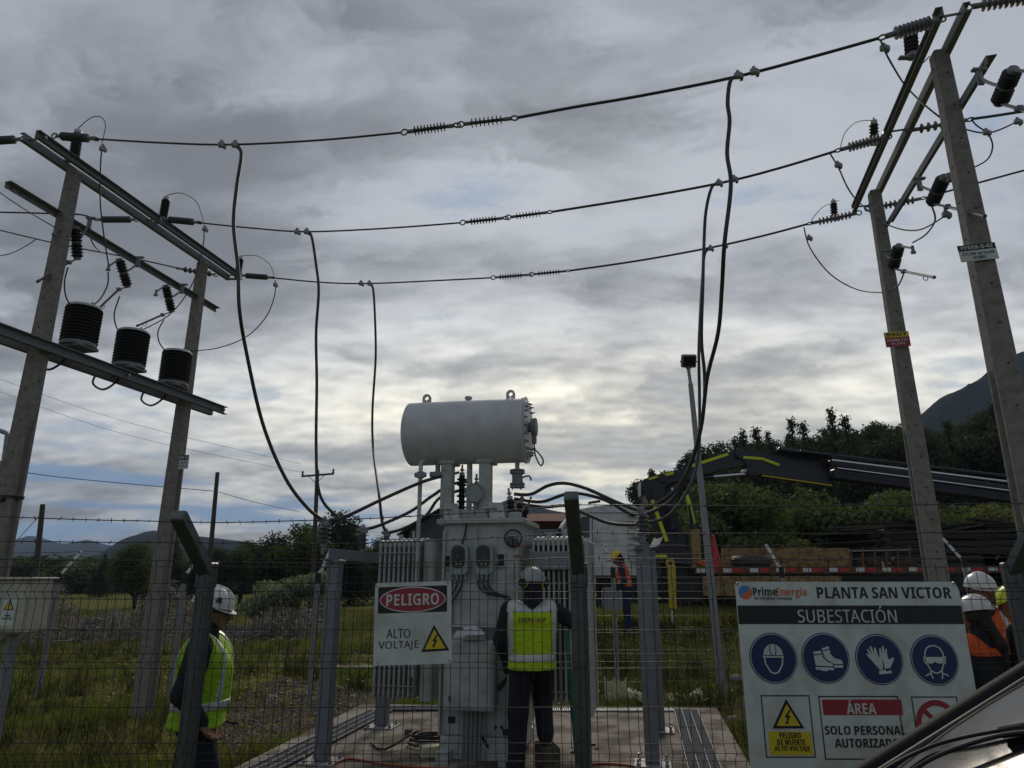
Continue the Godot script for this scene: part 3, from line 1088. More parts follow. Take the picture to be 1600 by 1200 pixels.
func build_lines() -> void:
	var cg := "overhead conductors between the two pole frames"
	wire("overhead_conductor", [Vector3(-4.689, 6.570, -6.614), Vector3(-3.853, 6.407, -6.454), Vector3(-3.001, 6.268, -6.290), Vector3(-1.987, 6.185, -6.096), Vector3(-1.112, 6.155, -5.928)], 0.0105, "topmost overhead conductor, length beside the meter box pole", "conductor", M.wire, cg)
	wire("overhead_conductor", [Vector3(0.050, 6.160, -5.705), Vector3(0.618, 6.201, -5.596), Vector3(1.216, 6.233, -5.481), Vector3(2.082, 6.310, -5.315), Vector3(2.809, 6.430, -5.175), Vector3(3.312, 6.525, -5.079)], 0.0145, "topmost overhead conductor, length towards the pole with number plate", "conductor", M.wire, cg)
	wire("overhead_conductor", [Vector3(-4.374, 6.584, -8.527), Vector3(-3.483, 6.391, -8.337), Vector3(-2.729, 6.256, -8.177), Vector3(-1.660, 6.180, -7.949), Vector3(-0.648, 6.143, -7.734)], 0.0105, "middle overhead conductor, length beside the ribbed transformers", "conductor", M.wire, cg)
	wire("overhead_conductor", [Vector3(0.489, 6.158, -7.492), Vector3(1.539, 6.219, -7.268), Vector3(2.486, 6.301, -7.067), Vector3(3.124, 6.409, -6.931), Vector3(3.722, 6.544, -6.803)], 0.0145, "middle overhead conductor, length towards the pole with number plate", "conductor", M.wire, cg)
	wire("overhead_conductor", [Vector3(-3.997, 6.620, -10.429), Vector3(-3.130, 6.448, -10.227), Vector3(-2.302, 6.338, -10.033), Vector3(-1.095, 6.266, -9.751), Vector3(-0.313, 6.226, -9.568)], 0.0115, "lowest overhead conductor, length beside the ribbed transformers", "conductor", M.wire, cg)
	wire("overhead_conductor", [Vector3(0.858, 6.215, -9.295), Vector3(1.866, 6.267, -9.059), Vector3(2.835, 6.356, -8.832), Vector3(3.520, 6.453, -8.672), Vector3(4.124, 6.566, -8.531)], 0.0145, "lowest overhead conductor, length towards the yellow and red plate", "conductor", M.wire, cg)
	# in-line insulators, two to a conductor
	strain(Vector3(-1.112, 6.155, -5.928), Vector3(-0.522, 6.161, -5.815), 10, 0.048, "thin-disc insulator in the topmost conductor, first of its two", M.polymer, 0.3)
	strain(Vector3(-0.535, 6.163, -5.817), Vector3(0.050, 6.160, -5.705), 8, 0.046, "thin-disc insulator in the topmost conductor, second of its two", M.polymer, 0.3)
	strain(Vector3(-0.648, 6.143, -7.734), Vector3(-0.056, 6.144, -7.608), 9, 0.046, "thin-disc insulator in the middle conductor, first of its two", M.polymer, 0.3)
	strain(Vector3(-0.072, 6.146, -7.611), Vector3(0.489, 6.158, -7.492), 8, 0.045, "thin-disc insulator in the middle conductor, second of its two", M.polymer, 0.3)
	strain(Vector3(-0.313, 6.226, -9.568), Vector3(0.289, 6.214, -9.428), 9, 0.045, "thin-disc insulator in the lowest conductor, first of its two", M.polymer, 0.3)
	strain(Vector3(0.270, 6.216, -9.432), Vector3(0.858, 6.215, -9.295), 8, 0.045, "thin-disc insulator in the lowest conductor, second of its two", M.polymer, 0.3)
	# dead ends
	var b = M.polymer
	strain(Vector3(-5.256, 6.690, -6.723), Vector3(-4.656, 6.566, -6.608), 12, 0.05, "ribbed dead-end insulator passing before the arrester on the meter box pole", b, 0.8)
	strain(Vector3(-5.630, 6.699, -6.795), Vector3(-6.317, 6.750, -6.927), 12, 0.05, "ribbed dead-end insulator cut by the picture's edge", b, 0.8)
	strain(Vector3(-4.974, 6.715, -8.655), Vector3(-4.334, 6.579, -8.519), 12, 0.05, "ribbed dead-end insulator beside the middle arrester, conductor side", b, 0.8)
	strain(Vector3(-5.348, 6.750, -8.734), Vector3(-6.077, 6.837, -8.890), 12, 0.05, "ribbed dead-end insulator between the pole and the crossarm's middle", b, 0.8)
	strain(Vector3(-4.608, 6.732, -10.572), Vector3(-3.962, 6.616, -10.421), 12, 0.05, "ribbed dead-end insulator at the far arrester", b, 0.8)
	strain(Vector3(-5.021, 6.777, -10.669), Vector3(-5.841, 6.998, -10.860), 6, 0.05, "ribbed insulator half behind the pole with the white plate", b, 0.5)
	strain(Vector3(3.870, 6.649, -4.972), Vector3(3.322, 6.524, -5.077), 9, 0.06, "shed insulator ending the topmost conductor at the high crossarm", M.polymerpale, 0.5)
	strain(Vector3(4.306, 6.659, -6.679), Vector3(3.722, 6.544, -6.803), 9, 0.058, "shed insulator ending the middle conductor below its arrester", M.polymerpale, 0.5)
	strain(Vector3(4.800, 6.655, -8.373), Vector3(4.124, 6.566, -8.531), 9, 0.057, "shed insulator ending the lowest conductor", M.polymerpale, 0.5)
	strain(Vector3(4.045, 6.728, -4.938), Vector3(4.706, 6.741, -4.811), 9, 0.058, "shed insulator leaving the high crossarm at the top corner", M.polymerpale, 0.5)
	strain(Vector3(4.466, 6.693, -6.645), Vector3(5.137, 6.746, -6.502), 6, 0.055, "shed insulator half behind the pole with the number plate", M.polymerpale, 0.5)
	strain(Vector3(4.860, 6.696, -8.359), Vector3(5.599, 6.771, -8.187), 9, 0.055, "shed insulator crossing the single steel arm", M.polymerpale, 0.5)
	wire("overhead_conductor", [Vector3(5.125, 6.748, -6.505), Vector3(5.388, 6.755, -6.449), Vector3(5.940, 6.780, -6.331)], 0.015, "conductor leaving past the number-plate pole, upper one", "conductor", M.wire, cg)
	wire("overhead_conductor", [Vector3(5.599, 6.771, -8.187), Vector3(6.175, 6.893, -8.052), Vector3(7.229, 7.100, -7.806)], 0.013, "conductor leaving past the number-plate pole, lower one", "conductor", M.wire, cg)
	wire("overhead_conductor", [Vector3(-6.077, 6.837, -8.890), Vector3(-6.289, 6.935, -8.935), Vector3(-6.683, 7.004, -9.019), Vector3(-8.515, 7.271, -9.409)], 0.012, "conductor leaving the picture behind the meter box pole, upper one", "conductor", M.wire, cg)
	wire("overhead_conductor", [Vector3(-5.815, 6.995, -10.854), Vector3(-6.662, 7.263, -11.052), Vector3(-7.930, 7.627, -11.349), Vector3(-8.980, 7.951, -11.594), Vector3(-10.840, 8.570, -12.029)], 0.012, "conductor leaving the picture behind the meter box pole, lower one", "conductor", M.wire, cg)
	# jumpers
	var j := "thin jumper wires on the pole frames"
	var jw := [
		["from the topmost conductor down to the middle fuse cutout", [Vector3(-4.577, 6.489, -6.593), Vector3(-5.329, 6.931, -7.723), Vector3(-5.308, 6.450, -7.822), Vector3(-5.277, 6.051, -7.967), Vector3(-5.247, 5.721, -8.108)]],
		["curling from the middle fuse cutout to the nearest ribbed transformer", [Vector3(-5.246, 5.642, -8.114), Vector3(-5.240, 5.472, -8.138), Vector3(-5.257, 5.235, -8.062), Vector3(-5.286, 5.066, -7.926)]],
		["from the middle conductor to the middle ribbed transformer", [Vector3(-4.279, 6.533, -8.507), Vector3(-4.890, 6.916, -9.777), Vector3(-4.901, 6.394, -9.723), Vector3(-4.939, 5.922, -9.548), Vector3(-5.003, 5.474, -9.249), Vector3(-5.106, 5.060, -8.768)]],
		["sweeping from the lowest conductor to the ribbed transformer by the pole", [Vector3(-3.934, 6.567, -10.415), Vector3(-3.917, 6.290, -10.411), Vector3(-4.038, 5.917, -10.439), Vector3(-4.601, 5.829, -11.124), Vector3(-4.753, 5.379, -10.416), Vector3(-4.921, 5.062, -9.628)]],
		["from the open fuse tube to the middle ribbed transformer", [Vector3(-5.194, 5.405, -8.356), Vector3(-5.202, 5.163, -8.318), Vector3(-5.194, 5.026, -8.357), Vector3(-5.176, 4.932, -8.441)]],
		["from the fuse cutout to the ribbed transformer by the pole", [Vector3(-5.016, 5.390, -9.186), Vector3(-5.032, 5.186, -9.110), Vector3(-5.021, 5.041, -9.164), Vector3(-4.992, 4.961, -9.296)]],
		["hanging beside the meter box pole down to the first ribbed transformer", [Vector3(-5.369, 5.431, -7.536), Vector3(-5.371, 5.244, -7.530), Vector3(-5.359, 5.076, -7.583), Vector3(-5.337, 4.978, -7.687)]],
		["entering over the meter box pole from the picture's edge", [Vector3(-8.449, 7.938, -9.395), Vector3(-7.870, 7.512, -9.271), Vector3(-7.327, 7.147, -9.156), Vector3(-5.424, 5.825, -7.282)]],
		["looping at the picture's edge below the conductors", [Vector3(-10.159, 7.704, -11.870), Vector3(-9.567, 7.689, -11.731), Vector3(-9.190, 7.804, -11.643), Vector3(-8.962, 7.935, -11.590)]],
		["from the top arm bracket down to the lowest leaving conductor", [Vector3(-5.327, 5.991, -7.734), Vector3(-5.302, 5.872, -7.849), Vector3(-7.426, 7.478, -11.231)]],
		["sweeping across the number-plate pole from the topmost conductor", [Vector3(3.329, 6.494, -5.076), Vector3(3.379, 6.251, -5.066), Vector3(4.254, 6.862, -6.168), Vector3(4.097, 6.058, -5.570), Vector3(5.066, 6.616, -6.517), Vector3(5.279, 6.550, -6.472), Vector3(5.553, 6.647, -6.414)]],
		["curling back to the number-plate pole", [Vector3(5.254, 6.546, -6.477), Vector3(5.269, 6.381, -6.474), Vector3(5.187, 6.216, -6.492), Vector3(4.987, 6.117, -6.534)]],
		["short one from the upper leaving conductor to the clamp", [Vector3(5.124, 6.740, -6.505), Vector3(5.161, 6.659, -6.497), Vector3(5.238, 6.565, -6.481)]],
		["hanging from the middle conductor across the pole with the yellow plate", [Vector3(3.659, 6.519, -6.817), Vector3(3.723, 6.325, -6.803), Vector3(3.794, 6.036, -6.788), Vector3(4.852, 6.837, -8.447), Vector3(4.613, 6.016, -7.537), Vector3(4.378, 5.443, -6.639), Vector3(4.182, 5.190, -5.892)]],
		["hanging lowest, from the lowest conductor round the yellow-plate pole", [Vector3(4.071, 6.523, -8.544), Vector3(4.116, 6.194, -8.533), Vector3(4.324, 5.777, -8.484), Vector3(5.065, 5.899, -9.257), Vector3(4.793, 5.402, -8.223), Vector3(4.622, 5.179, -7.571), Vector3(4.535, 5.209, -7.238)]],
		["between the two lower fuse cutouts", [Vector3(4.246, 5.444, -6.137), Vector3(4.243, 5.278, -6.124), Vector3(4.316, 5.272, -6.405), Vector3(4.422, 5.384, -6.806)]]]
	for e in jw:
		wire("jumper_wire", e[1], 0.0085, "thin jumper wire " + e[0], "wire", M.wire, j)
	for e in [[Vector3(-4.566, 6.430, -6.591), "under the topmost conductor near the meter box pole"], [Vector3(-4.261, 6.472, -8.503), "under the middle conductor near the ribbed transformers"], [Vector3(-3.926, 6.485, -10.413), "under the lowest conductor near the ribbed transformers"], [Vector3(3.344, 6.415, -5.073), "under the topmost conductor near the high crossarm"], [Vector3(3.721, 6.359, -6.804), "under the middle conductor near its shed insulator"], [Vector3(4.117, 6.350, -8.533), "under the lowest conductor near its shed insulator"], [Vector3(5.237, 6.557, -6.481), "where two jumpers meet beyond the number-plate pole"], [Vector3(4.172, 5.190, -5.856), "below the fuse cutout at the number-plate pole"], [Vector3(5.553, 6.647, -6.414), "at the picture's edge beyond the number-plate pole"]]:
		var t := thing("wire_clamp", "small bolted clamp " + e[1], "clamp", e[0], 0, "small bolted clamps on jumper wires")
		clamp_lump(t, e[0], Vector3(0.97, 0, 0.2).normalized(), 0.95)
	# droppers on the meter box side
	var d := Vector3(0.98, 0, 0.19).normalized()
	var pl1: Vector3 = Vector3(-1.944, 2.387, -7.200)
	var pl2: Vector3 = Vector3(-1.711, 2.360, -8.000)
	var pl3: Vector3 = Vector3(-1.534, 2.346, -8.500)
	dropper("thick cable hanging from the topmost conductor beside the ribbed transformers", [Vector3(-2.956, 6.262, -6.282), Vector3(-2.861, 6.140, -6.264), Vector3(-2.867, 5.758, -6.265), Vector3(-2.850, 5.311, -6.261), Vector3(-2.740, 4.801, -6.240), Vector3(-2.678, 4.384, -6.228), Vector3(-2.681, 4.045, -6.500), Vector3(-2.551, 3.354, -6.800), Vector3(-2.339, 2.825, -7.000), Vector3(-2.112, 2.522, -7.100), pl1], d, [Vector3(-3.107, 6.283, -6.311), Vector3(-2.949, 6.261, -6.280)])
	dropper("thick cable hanging from the middle conductor to the grey cable stand", [Vector3(-2.729, 6.256, -8.177), Vector3(-2.658, 6.173, -8.162), Vector3(-2.559, 5.746, -8.141), Vector3(-2.494, 5.378, -8.127), Vector3(-2.482, 4.808, -8.124), Vector3(-2.417, 4.130, -8.110), Vector3(-2.301, 3.289, -7.900), Vector3(-2.224, 2.766, -7.900), Vector3(-2.027, 2.515, -7.950), pl2], d, [Vector3(-2.876, 6.273, -8.208), Vector3(-2.738, 6.257, -8.179)])
	dropper("thick cable hanging from the lowest conductor, nearest the conservator drum", [Vector3(-2.280, 6.336, -10.028), Vector3(-2.209, 6.229, -10.012), Vector3(-2.147, 5.702, -9.997), Vector3(-2.101, 5.067, -9.986), Vector3(-2.105, 4.256, -9.987), Vector3(-2.061, 3.668, -9.977), Vector3(-1.673, 2.847, -8.600), Vector3(-1.595, 2.484, -8.500), pl3], d, [Vector3(-2.421, 6.351, -10.061), Vector3(-2.280, 6.336, -10.028)])
	var pr1: Vector3 = Vector3(1.329, 2.492, -7.050)
	var pr2: Vector3 = Vector3(1.411, 2.471, -7.500)
	var pr3: Vector3 = Vector3(1.500, 2.425, -8.000)
	dropper("thickest hanging cable, from the topmost conductor beside the flood light", [Vector3(2.094, 6.315, -5.313), Vector3(2.028, 6.269, -5.325), Vector3(1.987, 6.045, -5.333), Vector3(1.987, 5.838, -5.333), Vector3(1.939, 5.509, -5.342), Vector3(1.944, 5.182, -5.341), Vector3(1.860, 4.648, -5.400), Vector3(1.902, 4.356, -5.700), Vector3(1.897, 3.998, -5.900), Vector3(1.853, 3.656, -6.200), Vector3(1.840, 3.224, -6.500), Vector3(1.764, 2.862, -6.800), Vector3(1.579, 2.618, -6.900), pr1], d, [Vector3(2.100, 6.321, -5.312), Vector3(2.241, 6.341, -5.284)])
	dropper("thick cable hanging from the middle conductor beside the flood light", [Vector3(2.443, 6.298, -7.076), Vector3(2.354, 6.250, -7.095), Vector3(2.268, 5.949, -7.113), Vector3(2.217, 5.541, -7.124), Vector3(2.092, 4.883, -6.900), Vector3(2.063, 4.324, -7.000), Vector3(2.094, 3.918, -7.100), Vector3(2.069, 3.513, -7.200), Vector3(1.936, 3.040, -7.300), Vector3(1.726, 2.639, -7.400), pr2], d, [Vector3(2.436, 6.299, -7.077), Vector3(2.608, 6.327, -7.041)])
	dropper("thick cable hanging from the lowest conductor beside the flood light", [Vector3(2.817, 6.338, -8.837), Vector3(2.751, 6.256, -8.852), Vector3(2.687, 5.846, -8.867), Vector3(2.378, 4.662, -8.200), Vector3(2.335, 3.989, -8.200), Vector3(2.280, 3.344, -8.200), Vector3(2.129, 2.903, -8.100), Vector3(1.817, 2.520, -8.000), pr3], d, [Vector3(2.835, 6.346, -8.833), Vector3(3.025, 6.374, -8.788)], 0.019)
	# runs from the stands to the transformer
	dropper("thick cable rising from the first stand insulator to the transformer", [pl1, Vector3(-1.734, 2.439, -7.200), Vector3(-1.362, 2.636, -7.300), Vector3(-0.980, 2.832, -7.450), Vector3(-0.730, 2.952, -7.750), Vector3(-0.630, 3.010, -7.950)], d, [pl1])
	dropper("thick cable rising from the second stand insulator to the transformer", [pl2, Vector3(-1.551, 2.396, -8.000), Vector3(-1.181, 2.552, -7.950), Vector3(-0.922, 2.729, -7.900), Vector3(-0.704, 2.862, -7.900), Vector3(-0.463, 2.905, -7.950)], d, [pl2])
	dropper("thick cable rising from the third stand insulator, lowest of the three", [pl3, Vector3(-1.317, 2.393, -8.400), Vector3(-1.026, 2.529, -8.200), Vector3(-0.832, 2.744, -8.100), Vector3(-0.415, 2.858, -8.050)], d, [pl3])
	dropper("thick cable arching highest from the terminal to the single grey stand", [Vector3(0.021, 2.717, -7.600), Vector3(0.213, 2.717, -7.600), Vector3(0.394, 2.797, -7.500), Vector3(0.570, 2.812, -7.400), Vector3(0.781, 2.738, -7.250), Vector3(1.066, 2.593, -7.150), Vector3(1.245, 2.505, -7.050), pr1], d, [pr1], 0.019)
	dropper("thick cable arching lower behind the dark fence post", [Vector3(0.022, 2.689, -7.800), Vector3(0.327, 2.653, -7.800), Vector3(0.576, 2.721, -7.700), Vector3(0.746, 2.724, -7.600), Vector3(1.021, 2.648, -7.550), Vector3(1.287, 2.491, -7.500), pr2], d, [pr2], 0.019)
	dropper("thick cable sagging lowest across the white cab", [Vector3(0.060, 2.669, -8.100), Vector3(0.377, 2.624, -8.100), Vector3(0.641, 2.639, -8.100), Vector3(0.864, 2.543, -8.100), Vector3(1.116, 2.436, -8.050), Vector3(1.367, 2.410, -8.000), pr3], d, [pr3], 0.019)

# ---------- cable stands and the power transformer ----------
func stand_insulator(p: Vector3, label: String) -> void:
	var t := thing("post_insulator", label, "insulator", p - Vector3(0, 0.27, 0), 0, "post insulators on the grey cable stands")
	var mb := MB.new()
	sheds(mb, Vector3(0, 0.05, 0), Vector3(0, 0.23, 0), 4, 0.075, 0.034, 16, 0.35)
	put(mb, "shed_body", M.polymer, t)
	var f := MB.new()
	f.cyl(Vector3(0, -0.06, 0), Vector3(0, 0.05, 0), 0.02, 8)
	f.cyl(Vector3(0, 0.02, 0), Vector3(0, 0.05, 0), 0.036, 10)
	put(f, "stud", M.galv, t)
	var c := MB.new()
	c.cyl(Vector3(0, 0.23, 0), Vector3(0, 0.26, 0), 0.036, 10)
	c.bx(0, 0.275, 0, 0.12, 0.035, 0.06, 0.008)
	put(c, "saddle", M.galvdark, t)

func stand_post(t: Node3D, p: Vector3, h: float, m: Material) -> void:
	var mb := MB.new()
	var w := 0.135
	mb.bx(p.x, h * 0.5 + 0.012, p.z, w, h - 0.02, w * 0.8, 0.006)
	put(mb, "leg", m, t)
	var b := MB.new()
	b.bx(p.x, 0.008, p.z, 0.34, 0.016, 0.30, 0.003)
	put(b, "base_plate", M.galv, t)
	for sx in [-1.0, 1.0]:
		for sz in [-1.0, 1.0]:
			var n := MB.new()
			n.cyl(Vector3(p.x + sx * 0.13, 0.014, p.z + sz * 0.11), Vector3(p.x + sx * 0.13, 0.07, p.z + sz * 0.11), 0.011, 8)
			n.cyl(Vector3(p.x + sx * 0.13, 0.016, p.z + sz * 0.11), Vector3(p.x + sx * 0.13, 0.036, p.z + sz * 0.11), 0.02, 6)
			put(n, "anchor_bolt", M.bolt, t)

func build_portals() -> void:
	var a: Vector3 = Vector3(-1.795, 0.150, -7.151)
	var b: Vector3 = Vector3(-1.511, 0.150, -8.698)
	var t := thing("cable_stand", "grey steel cable stand with two legs and a top beam, beside the high voltage sign", "cable stand", a, YAW, "grey steel cable stands")
	var l := t.to_local(b)
	stand_post(t, Vector3.ZERO, 1.85, M.portal)
	stand_post(t, l, 1.85, M.portal)
	var mb := channel(Vector3(0, 1.905, 0.16), Vector3(l.x, 1.905, l.z - 0.05), 0.11, 0.09, Vector3(-1, 0, 0))
	put(mb, "top_beam", M.portal, t)
	var g := MB.new()
	g.bx(0, 1.84, 0, 0.16, 0.02, 0.16, 0.003)
	put(g, "cap_plate", M.galv, t)
	g = MB.new()
	g.bx(l.x, 1.84, l.z, 0.16, 0.02, 0.16, 0.003)
	put(g, "cap_plate", M.galv, t)
	stand_insulator(Vector3(-1.944, 2.387, -7.200), "nearest post insulator on the stand beside the high voltage sign")
	stand_insulator(Vector3(-1.711, 2.360, -8.000), "middle post insulator on the stand beside the high voltage sign")
	stand_insulator(Vector3(-1.534, 2.346, -8.500), "rear post insulator over the radiator top")
	a = Vector3(1.312, 0.150, -7.061)
	b = Vector3(1.670, 0.150, -8.495)
	t = thing("cable_stand", "grey steel cable stand seen end on, between the worker in yellow helmet and plant sign", "cable stand", a, YAW, "grey steel cable stands")
	l = t.to_local(b)
	stand_post(t, Vector3.ZERO, 1.98, M.portal)
	stand_post(t, l, 1.98, M.portal)
	put(channel(Vector3(0, 2.01, 0.16), Vector3(l.x, 2.01, l.z - 0.1), 0.12, 0.09, Vector3(-1, 0, 0)), "top_beam", M.portal, t)
	stand_insulator(Vector3(1.329, 2.492, -7.050), "first post insulator in line on the end-on cable stand")
	stand_insulator(Vector3(1.411, 2.471, -7.500), "second post insulator in line on the end-on cable stand")
	stand_insulator(Vector3(1.500, 2.425, -8.000), "last post insulator in line on the end-on cable stand")

func rrect(w: float, h: float, r: float, n := 4) -> PackedVector2Array:
	var o := PackedVector2Array()
	for q in [[1, 1, 0.0], [-1, 1, 90.0], [-1, -1, 180.0], [1, -1, 270.0]]:
		for k in n + 1:
			var g := deg_to_rad(q[2] + 90.0 * k / n)
			o.append(Vector2(q[0] * (w * 0.5 - r) + cos(g) * r, q[1] * (h * 0.5 - r) + sin(g) * r))
	return o

func bushing(t: Node3D, p: Vector3, tilt: Vector3, h: float, n: int, rs: float) -> void:
	var mb := MB.new()
	sheds(mb, p, p + tilt * h, n, rs, rs * 0.55, 16, 0.5)
	var b := put(mb, "bushing", M.black, t)
	var c := MB.new()
	c.cyl(p + tilt * h, p + tilt * (h + 0.04), rs * 0.5, 10)
	c.cyl(p + tilt * (h + 0.04), p + tilt * (h + 0.13), 0.012, 8)
	c.cyl(p + tilt * (h + 0.06), p + tilt * (h + 0.08), 0.026, 6)
	put(c, "terminal", M.bolt, b)
	var f := MB.new()
	f.cyl(p - tilt * 0.06, p, rs * 1.15, 14)
	put(f, "flange", M.paint, b)

func build_transformer() -> void:
	var t := thing("power_transformer", "large grey power transformer with drum conservator on top", "transformer", Vector3(-0.24, 0.15, -7.67), YAW)
	var zf := 0.45
	# tank
	var mb := MB.new()
	mb.bx(0.0, 1.22, -0.02, 0.80, 2.04, 0.92, 0.012)
	put(mb, "tank", M.paint, t)
	mb = MB.new()
	mb.bx(0, 0.10, 0, 0.74, 0.2, 0.98, 0.01)
	for s in [-1.0, 1.0]:
		mb.bar(Vector3(s * 0.3, 0.05, 0.66), Vector3(s * 0.3, 0.05, -0.66), 0.12, 0.1)
	put(mb, "skid", M.paint, t)
	mb = MB.new()
	mb.bx(0, 2.255, -0.02, 0.93, 0.022, 1.05, 0.004)
	mb.bx(0, 2.232, -0.02, 0.93, 0.022, 1.05, 0.004)
	var lid := put(mb, "lid", M.paint, t)
	for k in 9:
		var nb := MB.new()
		var x := -0.42 + k * 0.105
		nb.cyl(Vector3(x, 2.2, 0.48), Vector3(x, 2.285, 0.48), 0.009, 6)
		nb.cyl(Vector3(x, 2.264, 0.48), Vector3(x, 2.28, 0.48), 0.017, 6)
		put(nb, "lid_bolt", M.bolt, lid)
	# vertical front stiffeners and recessed upper panel
	for x in [-0.385, 0.385]:
		mb = MB.new()
		mb.bx(x, 1.18, 0.455, 0.03, 1.95, 0.05, 0.006)
		put(mb, "stiffener", M.paint, t)
	mb = MB.new()
	mb.bx(0.0, 1.43, 0.445, 0.52, 0.42, 0.02, 0.004)
	mb.bx(0.0, 1.21, 0.49, 0.54, 0.016, 0.11, 0.003)
	put(mb, "shelf_panel", M.paintlight, t)
	# conservator drum
	var c0: Vector3 = Vector3(-0.966, 3.291, 0.000)
	var c1: Vector3 = Vector3(0.408, 3.304, 0.000)
	c1.y = c0.y
	var r := 0.368
	mb = MB.new()
	var l := c0.distance_to(c1)
	mb.lathe(c0, c1 - c0, [Vector2(0, -0.03), Vector2(r * 0.6, -0.024), Vector2(r * 0.9, -0.008), Vector2(r, 0.012), Vector2(r, l * 0.3), Vector2(r, l * 0.7), Vector2(r, l)], 64, false)
	var con := put(mb, "conservator_drum", M.drum, t)
	mb = MB.new()
	mb.lathe(c0, c1 - c0, [Vector2(r, l - 0.02), Vector2(r + 0.012, l - 0.02), Vector2(r + 0.012, l + 0.012), Vector2(r * 0.86, l + 0.012)], 64)
	mb.lathe(c0, c1 - c0, [Vector2(r * 0.9, l + 0.012), Vector2(r * 0.9, l + 0.032), Vector2(0, l + 0.036)], 48)
	put(mb, "end_cover", M.drum, con)
	for k in 20:
		var g := TAU * k / 20
		var nb := MB.new()
		var p := c1 + Vector3(0, cos(g), sin(g)) * r * 0.8
		nb.cyl(p + Vector3(0.02, 0, 0), p + Vector3(0.075, 0, 0), 0.009, 6)
		nb.cyl(p + Vector3(0.032, 0, 0), p + Vector3(0.05, 0, 0), 0.017, 6)
		put(nb, "cover_bolt", M.bolt, con)
	# dial on the end cover
	mb = MB.new()
	mb.cyl(c1 + Vector3(0.03, 0.02, 0.05), c1 + Vector3(0.09, 0.02, 0.05), 0.06, 16)
	mb.cyl(c1 + Vector3(0.07, 0.02, 0.05), c1 + Vector3(0.13, 0.02, 0.05), 0.105, 20)
	mb.bx(c1.x + 0.1, c1.y - 0.12, 0.05, 0.05, 0.1, 0.07, 0.01)
	put(mb, "level_dial", M.polymerpale, t)
	mb = MB.new()
	mb.tube(crv([c1 + Vector3(0.1, -0.16, 0.05), c1 + Vector3(0.11, -0.3, 0.05), c1 + Vector3(0.17, -0.42, 0.05), c1 + Vector3(0.2, -0.36, 0.06), c1 + Vector3(0.13, -0.26, 0.07), c1 + Vector3(0.05, -0.24, 0.1)]), 0.009, 6)
	put(mb, "dial_cable", M.rubber, t)
	# lifting lugs
	for p in [Vector3(-0.783, 3.662, 0.000), Vector3(0.229, 3.690, 0.000)]:
		mb = MB.new()
		var y := c0.y + r
		var ring := PackedVector2Array()
		var o := PackedVector2Array()
		for k in 13:
			var g := PI * k / 12
			o.append(Vector2(cos(g) * 0.052, 0.06 + sin(g) * 0.052))
		o.append(Vector2(-0.052, -0.03))
		o.append(Vector2(-0.02, -0.03))
		for k in 11:
			var g := deg_to_rad(-100.0 - 34.0 * k)
			ring.append(Vector2(cos(g) * 0.025, 0.06 + sin(g) * 0.025))
		o.append_array(ring)
		o.append(Vector2(0.0, -0.03))
		o.append(Vector2(0.052, -0.03))
		mb.prism(o, 0.025, Transform3D(Basis(), Vector3(p.x, y, -0.012)))
		put(mb, "lifting_lug", M.paintlight, con)
	mb = MB.new()
	var pc: Vector3 = Vector3(-0.275, 3.676, 0.000)
	mb.cyl(Vector3(pc.x, c0.y + r - 0.01, 0), Vector3(pc.x, c0.y + r + 0.03, 0), 0.025, 10)
	mb.cyl(Vector3(pc.x, c0.y + r + 0.025, 0), Vector3(pc.x, c0.y + r + 0.055, 0), 0.045, 12)
	put(mb, "filler_cap", M.paintlight, con)
	# drum supports
	for p in [Vector3(-0.482, 2.672, 0.000), Vector3(-0.041, 2.662, 0.000)]:
		mb = MB.new()
		mb.bar(Vector3(p.x - 0.055, 2.34, 0.06), Vector3(p.x - 0.055, c0.y - r + 0.06, 0.06), 0.012, 0.14)
		mb.bar(Vector3(p.x, 2.34, 0.125), Vector3(p.x, c0.y - r + 0.06, 0.125), 0.13, 0.012)
		mb.bar(Vector3(p.x + 0.055, 2.34, 0.06), Vector3(p.x + 0.055, c0.y - r + 0.06, 0.06), 0.012, 0.14)
		mb.bx(p.x, c0.y - r + 0.03, 0.02, 0.19, 0.09, 0.26, 0.006)
		put(mb, "drum_support", M.paintlight, t)
	mb = MB.new()
	mb.bx(Vector3(-0.177, 2.322, 0.200).x, 2.335, 0.14, 0.60, 0.10, 0.05, 0.01)
	for p in [Vector3(-0.416, 2.367, 0.200), Vector3(0.086, 2.358, 0.200)]:
		mb.bar(Vector3(p.x, 2.27, 0.1), Vector3(p.x - 0.02, 2.4, 0.3), 0.14, 0.016)
		mb.bar(Vector3(p.x + 0.08, 2.27, 0.38), Vector3(p.x + 0.0, 2.46, 0.15), 0.16, 0.014)
	put(mb, "support_bracket", M.paintlight, t)
	# pipes
	var pl: Vector3 = Vector3(-0.728, 2.768, 0.300)
	mb = MB.new()
	mb.tube([Vector3(pl.x, c0.y - r + 0.05, 0.12), Vector3(pl.x, c0.y - r - 0.02, 0.3), Vector3(pl.x, pl.y - 0.1, 0.3), Vector3(pl.x, 0.7, 0.3)], 0.024, 10)
	put(mb, "drain_pipe", M.paintlight, t)
	mb = MB.new()
	mb.cyl(Vector3(pl.x, pl.y - 0.035, 0.3), Vector3(pl.x, pl.y + 0.035, 0.3), 0.045, 8)
	mb.cyl(Vector3(pl.x - 0.065, pl.y, 0.3), Vector3(pl.x + 0.065, pl.y, 0.3), 0.028, 8)
	put(mb, "pipe_union", M.galv, t)
	var p2: Vector3 = Vector3(-0.592, 2.807, 0.100)
	mb = MB.new()
	mb.cyl(Vector3(p2.x, c0.y - r + 0.04, 0.1), Vector3(p2.x, p2.y, 0.1), 0.03, 10)
